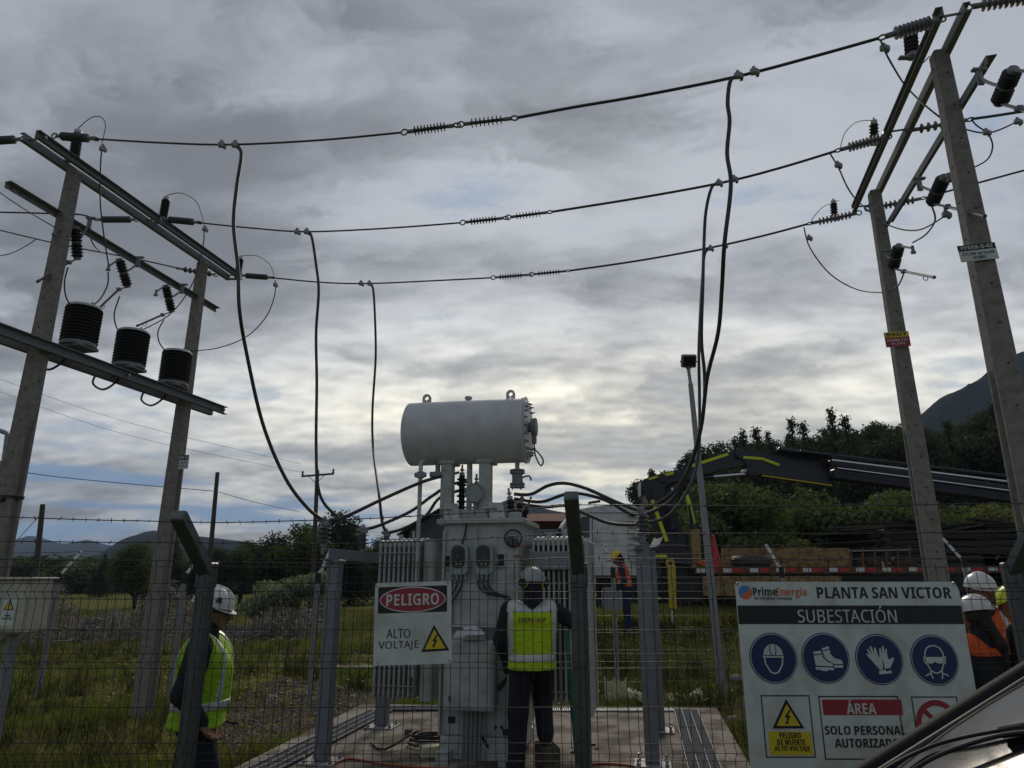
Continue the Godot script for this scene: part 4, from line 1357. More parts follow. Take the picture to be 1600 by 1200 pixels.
	mb.cyl(Vector3(p2.x - 0.02, p2.y - 0.04, 0.1), Vector3(p2.x - 0.02, p2.y + 0.015, 0.1), 0.075, 14)
	put(mb, "vent_flange", M.galv, t)
	var p3: Vector3 = Vector3(-0.246, 2.768, 0.050)
	mb = MB.new()
	mb.tube([Vector3(p3.x, c0.y - r + 0.03, 0), Vector3(p3.x, 2.28, 0)], 0.032, 10)
	put(mb, "oil_pipe", M.paintlight, t)
	# drum valve
	var pv: Vector3 = Vector3(0.305, 2.754, 0.050)
	mb = MB.new()
	mb.cyl(Vector3(pv.x, c0.y - r + 0.03, 0.0), Vector3(pv.x, pv.y + 0.07, 0.0), 0.026, 10)
	put(mb, "valve_pipe", M.paintlight, t)
	mb = MB.new()
	for y in [0.065, 0.04, -0.085, -0.115]:
		mb.cyl(Vector3(pv.x, pv.y + y, 0), Vector3(pv.x, pv.y + y + 0.022, 0), 0.085, 16)
	mb.cyl(Vector3(pv.x, pv.y - 0.09, 0), Vector3(pv.x, pv.y + 0.05, 0), 0.06, 12)
	for k in 4:
		var g := TAU * k / 4 + 0.4
		mb.cyl(Vector3(pv.x + cos(g) * 0.068, pv.y - 0.13, sin(g) * 0.068), Vector3(pv.x + cos(g) * 0.068, pv.y - 0.05, sin(g) * 0.068), 0.009, 6)
	var vb := put(mb, "drum_valve", M.galvdark, t)
	mb = MB.new()
	mb.tube(crv([Vector3(pv.x + 0.05, pv.y - 0.01, 0.02), Vector3(pv.x + 0.11, pv.y + 0.005, 0.04), Vector3(pv.x + 0.15, pv.y, 0.05), Vector3(pv.x + 0.165, pv.y - 0.045, 0.05)]), 0.011, 6)
	put(mb, "valve_handle", M.galvdark, vb)
	# bushings between the supports and at the far corner
	bushing(t, Vector3(-0.361, 2.421, -0.100), Vector3.UP, 0.38, 6, 0.062)
	bushing(t, Vector3(-0.226, 2.432, -0.250), Vector3.UP, 0.28, 5, 0.055)
	bushing(t, Vector3(-0.119, 2.442, -0.380), Vector3.UP, 0.28, 5, 0.055)
	bushing(t, Vector3(0.264, 2.357, 0.100), Vector3(-0.15, 1, 0).normalized(), 0.14, 3, 0.06)
	bushing(t, Vector3(0.283, 2.346, -0.100), Vector3(0.3, 1, 0).normalized(), 0.13, 3, 0.055)
	bushing(t, Vector3(0.320, 2.340, -0.300), Vector3(0.4, 1, 0).normalized(), 0.12, 3, 0.055)
	mb = MB.new()
	var pb: Vector3 = Vector3(0.325, 2.314, 0.200)
	mb.bx(pb.x, 2.31, 0.22, 0.12, 0.08, 0.1, 0.008)
	put(mb, "pressure_relief_box", M.paintlight, t)
	# round oil gauge between the supports
	var pg: Vector3 = Vector3(-0.138, 2.570, 0.200)
	mb = MB.new()
	mb.cyl(pg + Vector3(0, 0, -0.08), pg, 0.105, 24)
	mb.cyl(Vector3(pg.x, 2.27, 0.1), pg + Vector3(0, -0.09, -0.05), 0.025, 8)
	var gg := put(mb, "oil_gauge", M.dialcase, t)
	mb = MB.new()
	mb.torus(pg, Vector3(0, 0, 1), 0.098, 0.01, 24, 6)
	put(mb, "rim", M.galv, gg)
	# thermometers
	for q in [[Vector3(-0.208, 1.857, 0.500), "first"], [Vector3(0.056, 1.856, 0.500), "second"]]:
		var p: Vector3 = q[0]
		mb = MB.new()
		mb.prism(rrect(0.185, 0.30, 0.05), 0.085, Transform3D(Basis(), Vector3(p.x, p.y, 0.445)))
		var h := put(mb, "thermometer", M.dialcase, t)
		mb = MB.new()
		mb.prism(rrect(0.145, 0.225, 0.062, 6), 0.006, Transform3D(Basis(), Vector3(p.x - 0.008, p.y + 0.025, 0.529)))
		put(mb, "dial_window", M.glassdark, h)
		mb = MB.new()
		var needle := -0.5 if q[1] == "first" else 0.7
		mb.bar(Vector3(p.x, p.y + 0.0, 0.537), Vector3(p.x + sin(needle) * 0.05, p.y + cos(needle) * 0.05, 0.537), 0.006, 0.003)
		mb.bx(p.x - 0.02, p.y - 0.045, 0.537, 0.02, 0.022, 0.003)
		mb.bx(p.x + 0.02, p.y - 0.045, 0.537, 0.02, 0.022, 0.003)
		put(mb, "needle", M.dialmark, h)
		for k in 4:
			mb = MB.new()
			var x := p.x - 0.07 + k * 0.045
			mb.cyl(Vector3(x, p.y - 0.205, 0.49), Vector3(x, p.y - 0.145, 0.49), 0.014, 8)
			put(mb, "cable_gland", M.bolt, h)
		for k in 3:
			mb = MB.new()
			var x := p.x - 0.07 + k * 0.05
			if q[1] == "first":
				mb.tube(crv([Vector3(x, p.y - 0.2, 0.49), Vector3(x - 0.01, p.y - 0.28, 0.5), Vector3(x - 0.1, p.y - 0.42, 0.5), Vector3(-0.3 - 0.02 * k, p.y - 0.56, 0.48), Vector3(-0.33 + 0.02 * k, 0.9, 0.47)]), 0.011, 6)
			else:
				mb.tube(crv([Vector3(x, p.y - 0.2, 0.49), Vector3(x + 0.02, p.y - 0.27, 0.5), Vector3(x + 0.1, p.y - 0.33, 0.51), Vector3(0.29 + 0.015 * k, p.y - 0.38, 0.5), Vector3(0.35 + 0.012 * k, p.y - 0.5, 0.49), Vector3(0.345 + 0.012 * k, 1.0, 0.48), Vector3(0.33, 0.8, 0.47), Vector3(0.2, 0.62 + 0.02 * k, 0.47)]), 0.012, 6)
			put(mb, "cable", M.rubber, t)
	for q in [Vector3(-0.349, 1.839, 0.460), Vector3(0.221, 1.850, 0.460)]:
		mb = MB.new()
		mb.bx(q.x, q.y, 0.452, 0.095, 0.155, 0.03, 0.006)
		var o := put(mb, "junction_box", M.paintlight, t)
		mb = MB.new()
		mb.bx(q.x, q.y, 0.469, 0.066, 0.115, 0.006)
		put(mb, "cover_plate", M.black, o)
	# thin capillary tubes from lid to dials
	for q in [[Vector3(-0.145, 2.219, 0.480), Vector3(-0.192, 2.012, 0.470), M.rubber, 0.011], [Vector3(-0.042, 2.218, 0.480), Vector3(-0.021, 1.998, 0.470), M.galv, 0.006]]:
		mb = MB.new()
		mb.tube(crv([q[0] + Vector3(0, 0.06, -0.1), q[0], q[0].lerp(q[1], 0.5) + Vector3(0.015, 0, 0.02), q[1]]), q[3], 6)
		put(mb, "capillary_tube", q[2], t)
	# hoop of coiled cable and red valve at the corner
	var ph: Vector3 = Vector3(0.355, 2.063, 0.500)
	mb = MB.new()
	mb.torus(ph, Vector3(0.1, 0, 1), 0.085, 0.009, 28, 6)
	mb.torus(ph + Vector3(0.004, 0.003, 0.015), Vector3(0.1, 0.06, 1), 0.082, 0.008, 28, 6)
	put(mb, "coiled_cable", M.rubber, t)
	mb = MB.new()
	mb.bx(ph.x - 0.04, ph.y - 0.02, 0.46, 0.05, 0.09, 0.05, 0.006)
	mb.bx(ph.x + 0.02, ph.y - 0.03, 0.46, 0.05, 0.07, 0.04, 0.006)
	put(mb, "valve_block", M.polymer, t)
	mb = MB.new()
	mb.bar(ph + Vector3(-0.04, -0.085, 0), ph + Vector3(0.09, -0.08, 0), 0.014, 0.014)
	mb.bar(ph + Vector3(0.0, -0.18, -0.01), ph + Vector3(0.06, -0.17, -0.01), 0.014, 0.014)
	put(mb, "red_lever", M.signred, t)
	# control box, bag and conduits
	var b0: Vector3 = Vector3(-0.314, 1.085, 0.600)
	var b1: Vector3 = Vector3(0.182, 0.450, 0.600)
	mb = MB.new()
	mb.bx((b0.x + b1.x) * 0.5, (b0.y + b1.y) * 0.5, 0.52, b1.x - b0.x, b0.y - b1.y, 0.18, 0.012)
	var cb := put(mb, "control_box", M.paintlight, t)
	mb = MB.new()
	mb.bx((b0.x + b1.x) * 0.5, (b0.y + b1.y) * 0.5, 0.614, b1.x - b0.x - 0.05, b0.y - b1.y - 0.05, 0.012, 0.004)
	var dr := put(mb, "box_door", M.paintlight, cb)
	mb = MB.new()
	mb.bx(b0.x + 0.07, b1.y + 0.11, 0.626, 0.022, 0.05, 0.016, 0.004)
	put(mb, "latch", M.polymer, cb)
	for k in 5:
		mb = MB.new()
		var x := (b0.x + b1.x) * 0.5 - 0.07 + k * 0.042
		mb.tube([Vector3(x, b1.y + 0.01, 0.5), Vector3(x, 0.02, 0.5 + 0.01 * k)], 0.013, 8)
		put(mb, "conduit", M.polymerpale, t)
	mb = MB.new()
	mb.bx(-0.27, 0.34, 0.443, 0.07, 0.06, 0.012)
	put(mb, "earth_plate", M.black, t)
	mb = MB.new()
	mb.bx(0.28, 0.25, 0.443, 0.08, 0.055, 0.012)
	put(mb, "earth_plate", M.black, t)
	for s in [-1.0, 1.0]:
		mb = MB.new()
		mb.prism(V2([0.0, 0.0, s * 0.035, 0.026, s * 0.035, -0.026]), 0.004, Transform3D(Basis(), Vector3(0.20 + s * 0.008, 0.29, 0.441)))
		put(mb, "jacking_mark", M.ink, t)
	mb = MB.new()
	mb.bx(0.33, 0.85, 0.46, 0.1, 0.7, 0.05, 0.02)
	put(mb, "cable_duct", M.paint, t)
	# radiators
	radiator(t, -1.17, -0.74, 9, 0.26, -0.42, 2.06, 0.48, M.paint)
	mb = MB.new()
	mb.prism(rrect(0.16, 0.62, 0.07, 5), 1.62, Transform3D(Basis(Vector3.RIGHT, Vector3(0, 0, -1), Vector3.UP), Vector3(-0.62, 0.46, -0.07)))
	put(mb, "radiator_end_panel", M.paint, t)
	radiator(t, 0.53, 1.0, 10, 0.32, -0.42, 2.06, 0.48, M.paintlight)
	mb = MB.new()
	mb.bx(0.74, 1.84, 0.36, 0.40, 0.17, 0.03, 0.006)
	put(mb, "radiator_plate", M.polymerpale, t)
	mb = MB.new()
	mb.bx(1.08, 1.22, -0.06, 0.05, 1.66, 0.74, 0.018)
	put(mb, "radiator_end_panel", M.paintlight, t)

func radiator(t: Node3D, x0: float, x1: float, n: int, z0: float, z1: float, top: float, bot: float, m: Material) -> void:
	var sgn := signf(x0 + x1)
	for y in [top - 0.03, bot + 0.08]:
		var hd := MB.new()
		hd.tube([Vector3(sgn * 0.38, y, (z0 + z1) * 0.5), Vector3(x1 if sgn > 0 else x0, y, (z0 + z1) * 0.5)], 0.05, 12)
		put(hd, "header_pipe", m, t)
	var proto: MeshInstance3D = null
	for k in n:
		var x := lerpf(x0, x1, k / float(n - 1))
		if proto == null:
			var mb := MB.new()
			var zc := (z0 + z1) * 0.5
			var w := z0 - z1
			var seg := 5
			# pressed panel: rounded flutes side by side
			for s in seg:
				var z := z1 + w * (s + 0.5) / seg
				mb.bx(0, (top + bot) * 0.5, z, 0.024, top - bot - 0.06, w / seg - 0.004, 0.009)
			mb.bx(0, (top + bot) * 0.5, zc, 0.008, top - bot, w, 0.002)
			mb.lathe(Vector3(-0.022, top - 0.03, zc), Vector3.RIGHT, [Vector2(0.03, 0), Vector2(0.075, 0.006), Vector2(0.075, 0.038), Vector2(0.03, 0.044)], 14)
			mb.bx(0, top - 0.03, zc, 0.04, 0.085, w, 0.016)
			proto = put(mb, "radiator_fin", m, t)
			proto.position.x = x
		else:
			again(proto, "radiator_fin", t, Transform3D(Basis(), Vector3(x, 0, 0)))
	for y in [top - 0.13, bot + 0.12]:
		var mb := MB.new()
		mb.tube([Vector3(x0 - 0.02, y, z0 + 0.006), Vector3(x1 + 0.02, y, z0 + 0.006)], 0.007, 6)
		put(mb, "tie_rod", M.galv, t)
	var lug := MB.new()
	lug.bx(lerpf(x0, x1, 0.25), top + 0.05, (z0 + z1) * 0.5, 0.05, 0.07, 0.02, 0.004)
	lug.bx(lerpf(x0, x1, 0.6), top + 0.07, (z0 + z1) * 0.5, 0.03, 0.11, 0.02, 0.004)
	put(lug, "lifting_lug", m, t)

# ---------- fences ----------
func post_arm(t: Node3D, base: Vector3, h: float, tip: Vector3, w: float, m: Material, ma: Material, holes: bool) -> void:
	var mb := MB.new()
	mb.box(Transform3D(Basis.from_euler(Vector3(0, deg_to_rad(-20), 0)), base + Vector3(0, h * 0.5 - 0.15, 0)), Vector3(w, h + 0.3, w), w * 0.1)
	var p := put(mb, "post", m, t)
	mb = MB.new()
	var a := base + Vector3(0, h - 0.04, 0)
	mb.bar(a, tip, w * 0.95, w * (0.25 if holes else 0.85), w * 0.08)
	put(mb, "arm", ma, p)
	mb = MB.new()
	mb.box(Transform3D(Basis.from_euler(Vector3(0, deg_to_rad(-20), 0)), base + Vector3(0, h - 0.05, 0)), Vector3(w * 1.12, 0.16, w * 1.12), w * 0.1)
	put(mb, "sleeve", M.black if holes else M.postdark, p)
	if holes:
		for k in 3:
			mb = MB.new()
			var c := a.lerp(tip, 0.35 + 0.27 * k)
			var nrm := (tip - a).cross(Vector3.RIGHT).normalized()
			mb.cyl(c - nrm * 0.02, c + nrm * 0.02, 0.013, 8)
			put(mb, "painted_bolt_hole", M.hole_shade, p)  # arm is not pierced; dark plug carries the shade of a perforation

func barbed(t: Node3D, pts: Array, r: float, step: float, seed_: int) -> void:
	var rr := RandomNumberGenerator.new()
	rr.seed = seed_
	var mb := MB.new()
	var c := []
	for k in pts.size() - 1:
		var a: Vector3 = pts[k]
		var b: Vector3 = pts[k + 1]
		var sag := rr.randf_range(0.0, 0.035)
		for s in 10:
			var u := s / 10.0
			c.append(a.lerp(b, u) + Vector3(0, -sag * 4.0 * u * (1 - u) + rr.randf_range(-0.003, 0.003), 0))
	c.append(pts[-1])
	mb.tube(c, r, 4)
	for k in c.size() - 1:
		var n := int(c[k].distance_to(c[k + 1]) / step) + 1
		for s in n:
			var p: Vector3 = c[k].lerp(c[k + 1], (s + 0.5) / n)
			for e in 2:
				var d := Vector3(rr.randf_range(-0.3, 0.3), rr.randf_range(-1, 1), rr.randf_range(-1, 1)).normalized() * 0.014
				mb.tube([p - d, p + d], r * 0.7, 3, false)
	put(mb, "barbed_wire", M.barb, t)

func mesh_panel(t: Node3D, x0: float, x1: float, z: float, seed_: int, pitch := 0.06) -> void:
	var rr := RandomNumberGenerator.new()
	rr.seed = seed_
	var mb := MB.new()
	var fold := [[1.80, 1.752, 1.705], [1.385, 1.342, 1.30], [0.885, 0.838, 0.79], [0.40, 0.353, 0.305]]
	var line := [Vector2(1.925, 0), Vector2(1.81, 0)]
	for f in fold:
		line.append(Vector2(f[0], 0))
		line.append(Vector2(f[1], 0.04))
		line.append(Vector2(f[2], 0))
	line.append(Vector2(0.06, 0))
	var n := int((x1 - x0) / pitch)
	for k in n + 1:
		var x := x0 + (x1 - x0) * k / n + rr.randf_range(-0.002, 0.002)
		var p := []
		for q in line:
			p.append(Vector3(x + rr.randf_range(-0.0015, 0.0015), q.x, z + q.y + rr.randf_range(-0.002, 0.002)))
		mb.tube(p, 0.0021, 4, false)
	var ys := [1.523, 1.083, 0.59, 0.10, 1.90]
	for f in fold:
		ys.append_array(f)
	for y in ys:
		var zo := 0.0
		for f in fold:
			if y == f[1]:
				zo = 0.04
		var p := []
		for k in 6:
			p.append(Vector3(lerpf(x0, x1, k / 5.0), y + rr.randf_range(-0.003, 0.003), z + zo + 0.004))
		mb.tube(p, 0.0021, 4, false)
	put(mb, "wire_mesh", M.mesh, t)

func build_fences() -> void:
	var z := -4.5
	var t := thing("mesh_fence", "dark green wire mesh fence with barbed wire on angled posts, in front of everything", "fence", Vector3.ZERO)
	var xs := [-4.3, -1.965, 0.43, 3.22]
	var tips := [Vector3(-4.3, 2.3, -4.12), Vector3(-1.984, 2.197, -4.100), Vector3(0.351, 2.312, -4.080), Vector3(3.181, 2.320, -4.050)]
	for k in 4:
		post_arm(t, Vector3(xs[k], 0, z - 0.05), 1.90, tips[k], 0.088, M.postdark, M.postdark, false)
	for k in 3:
		mesh_panel(t, xs[k] + 0.02, xs[k + 1] - 0.02, z + 0.012, 50 + k, 0.055 if k < 2 else 0.062)
	mesh_panel(t, 3.24, 4.6, z + 0.012, 55)
	for k in 3:
		var f: float = [0.22, 0.55, 0.88][k]
		var p := []
		for e in 4:
			p.append(Vector3(xs[e], 1.86, z - 0.05).lerp(tips[e], f))
		p.push_front(p[0] + Vector3(-2.0, 0.02, -0.05))
		p.append(p[-1] + Vector3(2.0, 0.02, 0.1))
		barbed(t, p, 0.003, 0.11, 60 + k)
	# fence behind the slab
	t = thing("perimeter_fence", "thin wire fence on galvanised posts with white perforated arms, behind the concrete pad", "fence", Vector3.ZERO)
	var ps := [Vector3(-9.8, 0, -11.9), Vector3(-7.44, 0, -11.6), Vector3(-5.14, 0, -11.1), Vector3(-3.07, 0, -11.2), Vector3(-0.75, 0, -11.2), Vector3(1.6, 0, -11.17), Vector3(4.36, 0, -11.4), Vector3(7.2, 0, -11.2), Vector3(10.0, 0, -11.2)]
	var tip := []
	var k := 0
	for p in ps:
		var h := 1.86 if k < 5 else 1.95
		if k == 7:
			h = 2.1
		var tp: Vector3 = p + Vector3(-0.06 if p.x > 0 else 0.06, h + 0.40, -0.42)
		tip.append([p + Vector3(0, h, 0), tp])
		post_arm(t, p, h, tp, 0.062, M.galv, M.cap, true)
		k += 1
	for e in 3:
		var p := []
		for q in tip:
			p.append(q[0].lerp(q[1], [0.3, 0.63, 0.96][e]))
		barbed(t, p, 0.0042, 0.12, 70 + e)
	var wm := MB.new()
	for e in ps.size() - 1:
		for n in 42:
			var p: Vector3 = ps[e].lerp(ps[e + 1], n / 42.0)
			wm.tube([p + Vector3(0, 0.05, 0.05), p + Vector3(0, 1.84, 0.05)], 0.0024, 3, false)
		for y in [0.1, 0.3, 0.5, 0.75, 1.0, 1.25, 1.5, 1.82]:
			wm.tube([ps[e] + Vector3(0, y, 0.05), ps[e + 1] + Vector3(0, y, 0.05)], 0.0024, 3, false)
	put(wm, "wire_mesh", M.mesh, t)

# ---------- signs ----------
func font(bold: bool) -> SystemFont:
	var f := SystemFont.new()
	f.font_names = PackedStringArray(["Droid Sans"])
	f.font_weight = 700 if bold else 400
	return f

func letters(parent: Node3D, text: String, c: Vector3, w: float, h: float, m: Material, bold := true, slant := 0.0, called := "lettering") -> MeshInstance3D:
	var tm := TextMesh.new()
	tm.text = text
	tm.font = font(bold)
	tm.font_size = 48
	tm.pixel_size = 0.01
	tm.depth = 0.02
	tm.curve_step = 1.0
	var box := tm.get_aabb()
	var o := MeshInstance3D.new()
	o.mesh = tm
	o.material_override = m
	o.name = called
	parent.add_child(o, true)
	var sx := w / box.size.x
	var sy := h / box.size.y
	var b := Basis(Vector3(sx, 0, 0), Vector3(sy * slant, sy, 0), Vector3(0, 0, 0.1))
	o.transform = Transform3D(b, c - b * (box.position + box.size * 0.5))
	return o

func flat(parent: Node3D, called: String, poly: PackedVector2Array, z: float, m: Material, th := 0.0015) -> MeshInstance3D:
	var mb := MB.new()
	mb.prism(poly, th, Transform3D(Basis(), Vector3(0, 0, z)))
	return put(mb, called, m, parent)

func ngon(c: Vector2, rx: float, ry: float, n := 40) -> PackedVector2Array:
	var o := PackedVector2Array()
	for k in n:
		o.append(c + Vector2(cos(TAU * k / n) * rx, sin(TAU * k / n) * ry))
	return o

func quad2(a: Vector2, b: Vector2) -> PackedVector2Array:
	return V2([a.x, b.y, b.x, b.y, b.x, a.y, a.x, a.y])

func ring_lines(parent: Node3D, called: String, a: Vector2, b: Vector2, w: float, z: float, m: Material) -> void:
	var mb := MB.new()
	var cx := (a.x + b.x) * 0.5
	var cy := (a.y + b.y) * 0.5
	var sx := absf(b.x - a.x)
	var sy := absf(a.y - b.y)
	for s in [-1.0, 1.0]:
		mb.bx(cx, cy + s * sy * 0.5, z, sx + w, w, 0.0015)
		mb.bx(cx + s * sx * 0.5, cy, z, w, sy - w, 0.0015)
	put(mb, called, m, parent)

func bolt_shape(c: Vector2, s: float) -> PackedVector2Array:
	var o := PackedVector2Array()
	for p in [[0.15, 0.5], [-0.22, -0.02], [-0.02, 0.0], [-0.12, -0.3], [-0.2, -0.26], [-0.14, -0.52], [0.06, -0.34], [-0.03, -0.32], [0.22, 0.1], [0.02, 0.08], [0.26, 0.5]]:
		o.append(c + Vector2(p[0], p[1]) * s)
	return o

func warning(parent: Node3D, apex: Vector2, left: Vector2, right: Vector2, z: float) -> void:
	var c := (apex + left + right) / 3.0
	flat(parent, "warning_triangle", PackedVector2Array([apex, right, left]), z, M.ink)
	flat(parent, "warning_triangle_field", PackedVector2Array([c + (apex - c) * 0.74, c + (right - c) * 0.74, c + (left - c) * 0.74]), z + 0.0016, M.signyellow)
	flat(parent, "lightning_bolt", bolt_shape(c + Vector2(0, (apex.y - left.y) * 0.05), (apex.y - left.y) * 0.5), z + 0.0032, M.ink)

func strokes(parent: Node3D, called: String, lines: Array, c: Vector2, s: float, w: float, z: float, m: Material) -> void:
	var mb := MB.new()
	for l in lines:
		for k in range(0, l.size() - 2, 2):
			var a := c + Vector2(l[k], l[k + 1]) * s
			var b := c + Vector2(l[k + 2], l[k + 3]) * s
			var d := (b - a).normalized() * w * 0.5
			var q := Vector2(-d.y, d.x)
			mb.prism(PackedVector2Array([a - d + q, a - d - q, b + d - q, b + d + q]), 0.0012, Transform3D(Basis(), Vector3(0, 0, z + 0.00003 * k)))
	put(mb, called, m, parent)

func shape(parent: Node3D, called: String, pts: Array, c: Vector2, s: float, z: float, m: Material) -> void:
	var o := PackedVector2Array()
	for k in range(0, pts.size(), 2):
		o.append(c + Vector2(pts[k], pts[k + 1]) * s)
	flat(parent, called, o, z, m)

func build_signs() -> void:
	# danger board
	var t := thing("warning_sign", "white danger board with red oval and yellow high voltage triangle, tied to the mesh", "sign", Vector3(-0.609, 1.569, -4.420))
	t.rotation.z = deg_to_rad(1.6)
	var a: Vector2 = Vector2(-0.241, 0.242)
	var b: Vector2 = Vector2(0.234, -0.238)
	flat(t, "board", rrect(b.x - a.x, a.y - b.y, 0.01, 3), -0.003, M.signwhite, 0.003)
	flat(t, "black_panel", quad2(Vector2(-0.216, 0.215), Vector2(0.210, 0.060)), 0.0005, M.signblack)
	var oc: Vector2 = Vector2(-0.002, 0.137)
	flat(t, "oval_edge", ngon(oc, 0.204, 0.076), 0.0022, M.signwhite)
	flat(t, "red_oval", ngon(oc, 0.197, 0.069), 0.0038, M.signred)
	letters(t, "PELIGRO", Vector3(oc.x, oc.y, 0.0062), 0.325, 0.068, M.signwhite)
	var c: Vector2 = Vector2(-0.088, -0.059)
	letters(t, "ALTO", Vector3(c.x, c.y, 0.0016), 0.145, 0.052, M.ink, false)
	c = Vector2(-0.085, -0.129)
	letters(t, "VOLTAJE", Vector3(c.x, c.y, 0.0016), 0.245, 0.053, M.ink, false)
	warning(t, Vector2(0.130, -0.015), Vector2(0.053, -0.169), Vector2(0.224, -0.165), 0.0005)
	for p in [Vector2(-0.233, 0.230), Vector2(0.214, 0.234), Vector2(-0.208, -0.227), Vector2(0.226, -0.227)]:
		var mb := MB.new()
		mb.torus(Vector3(p.x, p.y, 0.0), Vector3(1, 0.4, 0), 0.012, 0.0018, 12, 4)
		put(mb, "cable_tie", M.wire, t)
	# plant board
	t = thing("plant_sign", "large white plant board with four blue safety symbols and black title band", "sign", Vector3(2.041, 1.184, -4.400))
	var tl: Vector2 = Vector2(-0.658, 0.627)
	var tr: Vector2 = Vector2(0.726, 0.627)
	var bot := -0.72
	flat(t, "board", V2([tl.x, bot, tr.x, bot, tr.x, tl.y - 0.05, tr.x - 0.015, tl.y - 0.015, tr.x - 0.05, tl.y, tl.x + 0.02, tl.y, tl.x, tl.y - 0.02]), -0.004, M.signwhite, 0.004)
	var y0: Vector2 = Vector2(-0.465, 0.487)
	var y1: Vector2 = Vector2(-0.476, 0.379)
	flat(t, "title_band", V2([tl.x + 0.004, y1.y, tr.x - 0.004, y1.y, tr.x - 0.004, y0.y, tl.x + 0.004, y0.y]), 0.0005, M.signblack)
	c = Vector2(0.259, 0.562)
	letters(t, "PLANTA SAN VICTOR", Vector3(c.x, c.y, 0.0016), 0.83, 0.066, M.ink)
	c = Vector2(0.012, 0.431)
	letters(t, "SUBESTACIÓN", Vector3(c.x, c.y + 0.006, 0.0032), 0.605, 0.098, M.signwhite, false)
	c = Vector2(-0.477, 0.570)
	letters(t, "Prime", Vector3(c.x, c.y, 0.0016), 0.148, 0.05, M.ink)
	c = Vector2(-0.313, 0.566)
	letters(t, "Energía", Vector3(c.x, c.y - 0.005, 0.0016), 0.186, 0.062, M.signorange)
	c = Vector2(-0.429, 0.528)
	letters(t, "An InfraGen Company", Vector3(c.x, c.y, 0.0016), 0.235, 0.024, M.ink, false)
	c = Vector2(-0.598, 0.564)
	var half := PackedVector2Array()
	var half2 := PackedVector2Array()
	for k in 21:
		var g := deg_to_rad(50.0 + 9.0 * k)
		half.append(c + Vector2(cos(g), sin(g)) * 0.041)
		half2.append(c - Vector2(cos(g), sin(g)) * 0.041)
	for k in range(1, 12):
		var g := deg_to_rad(230.0 - 15.0 * k)
		half.append(c + Vector2(cos(deg_to_rad(230.0)), sin(deg_to_rad(230.0))) * 0.0205 * (1.0 - 2.0 * k / 12.0) * 2.0 + Vector2(cos(deg_to_rad(140.0)), sin(deg_to_rad(140.0))) * sin(PI * k / 6.0) * 0.009)
		half2.append(c - (half[-1] - c) * 1.0)
	flat(t, "logo_blue_half", half, 0.0005, M.signsky)
	flat(t, "logo_orange_half", half2, 0.0005, M.signorange)
	# blue discs
	var cs := [Vector2(-0.465, 0.186), Vector2(-0.150, 0.186), Vector2(0.173, 0.178), Vector2(0.505, 0.175)]
	for k in 4:
		flat(t, "symbol_edge", ngon(cs[k], 0.144, 0.144, 56), 0.0005, M.signblue)
		flat(t, "symbol_ring", ngon(cs[k], 0.138, 0.138, 56), 0.0022, M.signwhite)
		flat(t, "blue_disc", ngon(cs[k], 0.134, 0.134, 56), 0.0038, M.signblue)
	var z := 0.0055
	var w = M.signwhite
	# helmet over a face
	shape(t, "helmet_symbol", [-0.55, 0.08, -0.5, 0.16, -0.44, 0.4, -0.28, 0.58, -0.12, 0.66, 0.12, 0.66, 0.28, 0.58, 0.44, 0.4, 0.5, 0.16, 0.55, 0.08, 0.5, 0.02, -0.5, 0.02], cs[0], 0.118, z, w)
	strokes(t, "helmet_symbol_lines", [[-0.12, 0.62, -0.16, 0.35, -0.1, 0.16], [0.12, 0.62, 0.16, 0.35, 0.1, 0.16], [-0.48, 0.12, 0.48, 0.12]], cs[0], 0.118, 0.005, z + 0.002, M.signblue)
	strokes(t, "face_outline", [[-0.46, 0.0, -0.42, -0.3, -0.2, -0.66, 0.0, -0.74, 0.2, -0.66, 0.42, -0.3, 0.46, 0.0]], cs[0], 0.118, 0.008, z, w)
	# boots
	shape(t, "boot_symbol", [-0.6, 0.3, -0.22, 0.34, -0.12, 0.02, 0.1, -0.2, 0.3, -0.26, 0.32, -0.4, -0.55, -0.36, -0.58, -0.1], cs[1], 0.118, z, w)
	shape(t, "boot_symbol", [-0.16, 0.46, 0.2, 0.56, 0.3, 0.2, 0.5, -0.02, 0.78, -0.1, 0.84, -0.28, 0.36, -0.28, 0.3, -0.22, 0.12, -0.14, -0.06, 0.04], cs[1], 0.118, z + 0.0002, w)
	shape(t, "boot_sole", [-0.58, -0.42, 0.34, -0.46, 0.34, -0.58, 0.1, -0.56, 0.0, -0.62, -0.3, -0.6, -0.36, -0.54, -0.56, -0.56], cs[1], 0.118, z, w)
	shape(t, "boot_sole", [0.38, -0.34, 0.84, -0.34, 0.82, -0.46, 0.38, -0.46], cs[1], 0.118, z, w)
	strokes(t, "boot_lines", [[-0.56, 0.16, -0.2, 0.2], [-0.1, 0.36, 0.24, 0.42], [-0.14, 0.06, 0.08, -0.14], [0.26, 0.24, 0.44, 0.04]], cs[1], 0.118, 0.006, z + 0.002, M.signblue)
	# gloves
	shape(t, "glove_symbol", [-0.05, -0.5, -0.42, -0.02, -0.62, 0.22, -0.58, 0.3, -0.44, 0.16, -0.56, 0.44, -0.5, 0.5, -0.34, 0.22, -0.42, 0.58, -0.34, 0.62, -0.2, 0.24, -0.22, 0.54, -0.12, 0.55, -0.04, 0.14, 0.1, 0.0, 0.14, -0.2, 0.1, -0.44], cs[2], 0.122, z, w)
	shape(t, "glove_symbol", [0.02, 0.1, 0.04, 0.5, 0.12, 0.52, 0.16, 0.24, 0.2, 0.62, 0.28, 0.62, 0.3, 0.24, 0.36, 0.5, 0.42, 0.48, 0.4, 0.1, 0.46, -0.02, 0.66, 0.1, 0.72, 0.02, 0.46, -0.4, 0.2, -0.42, 0.18, -0.1], cs[2], 0.122, z + 0.0002, w)
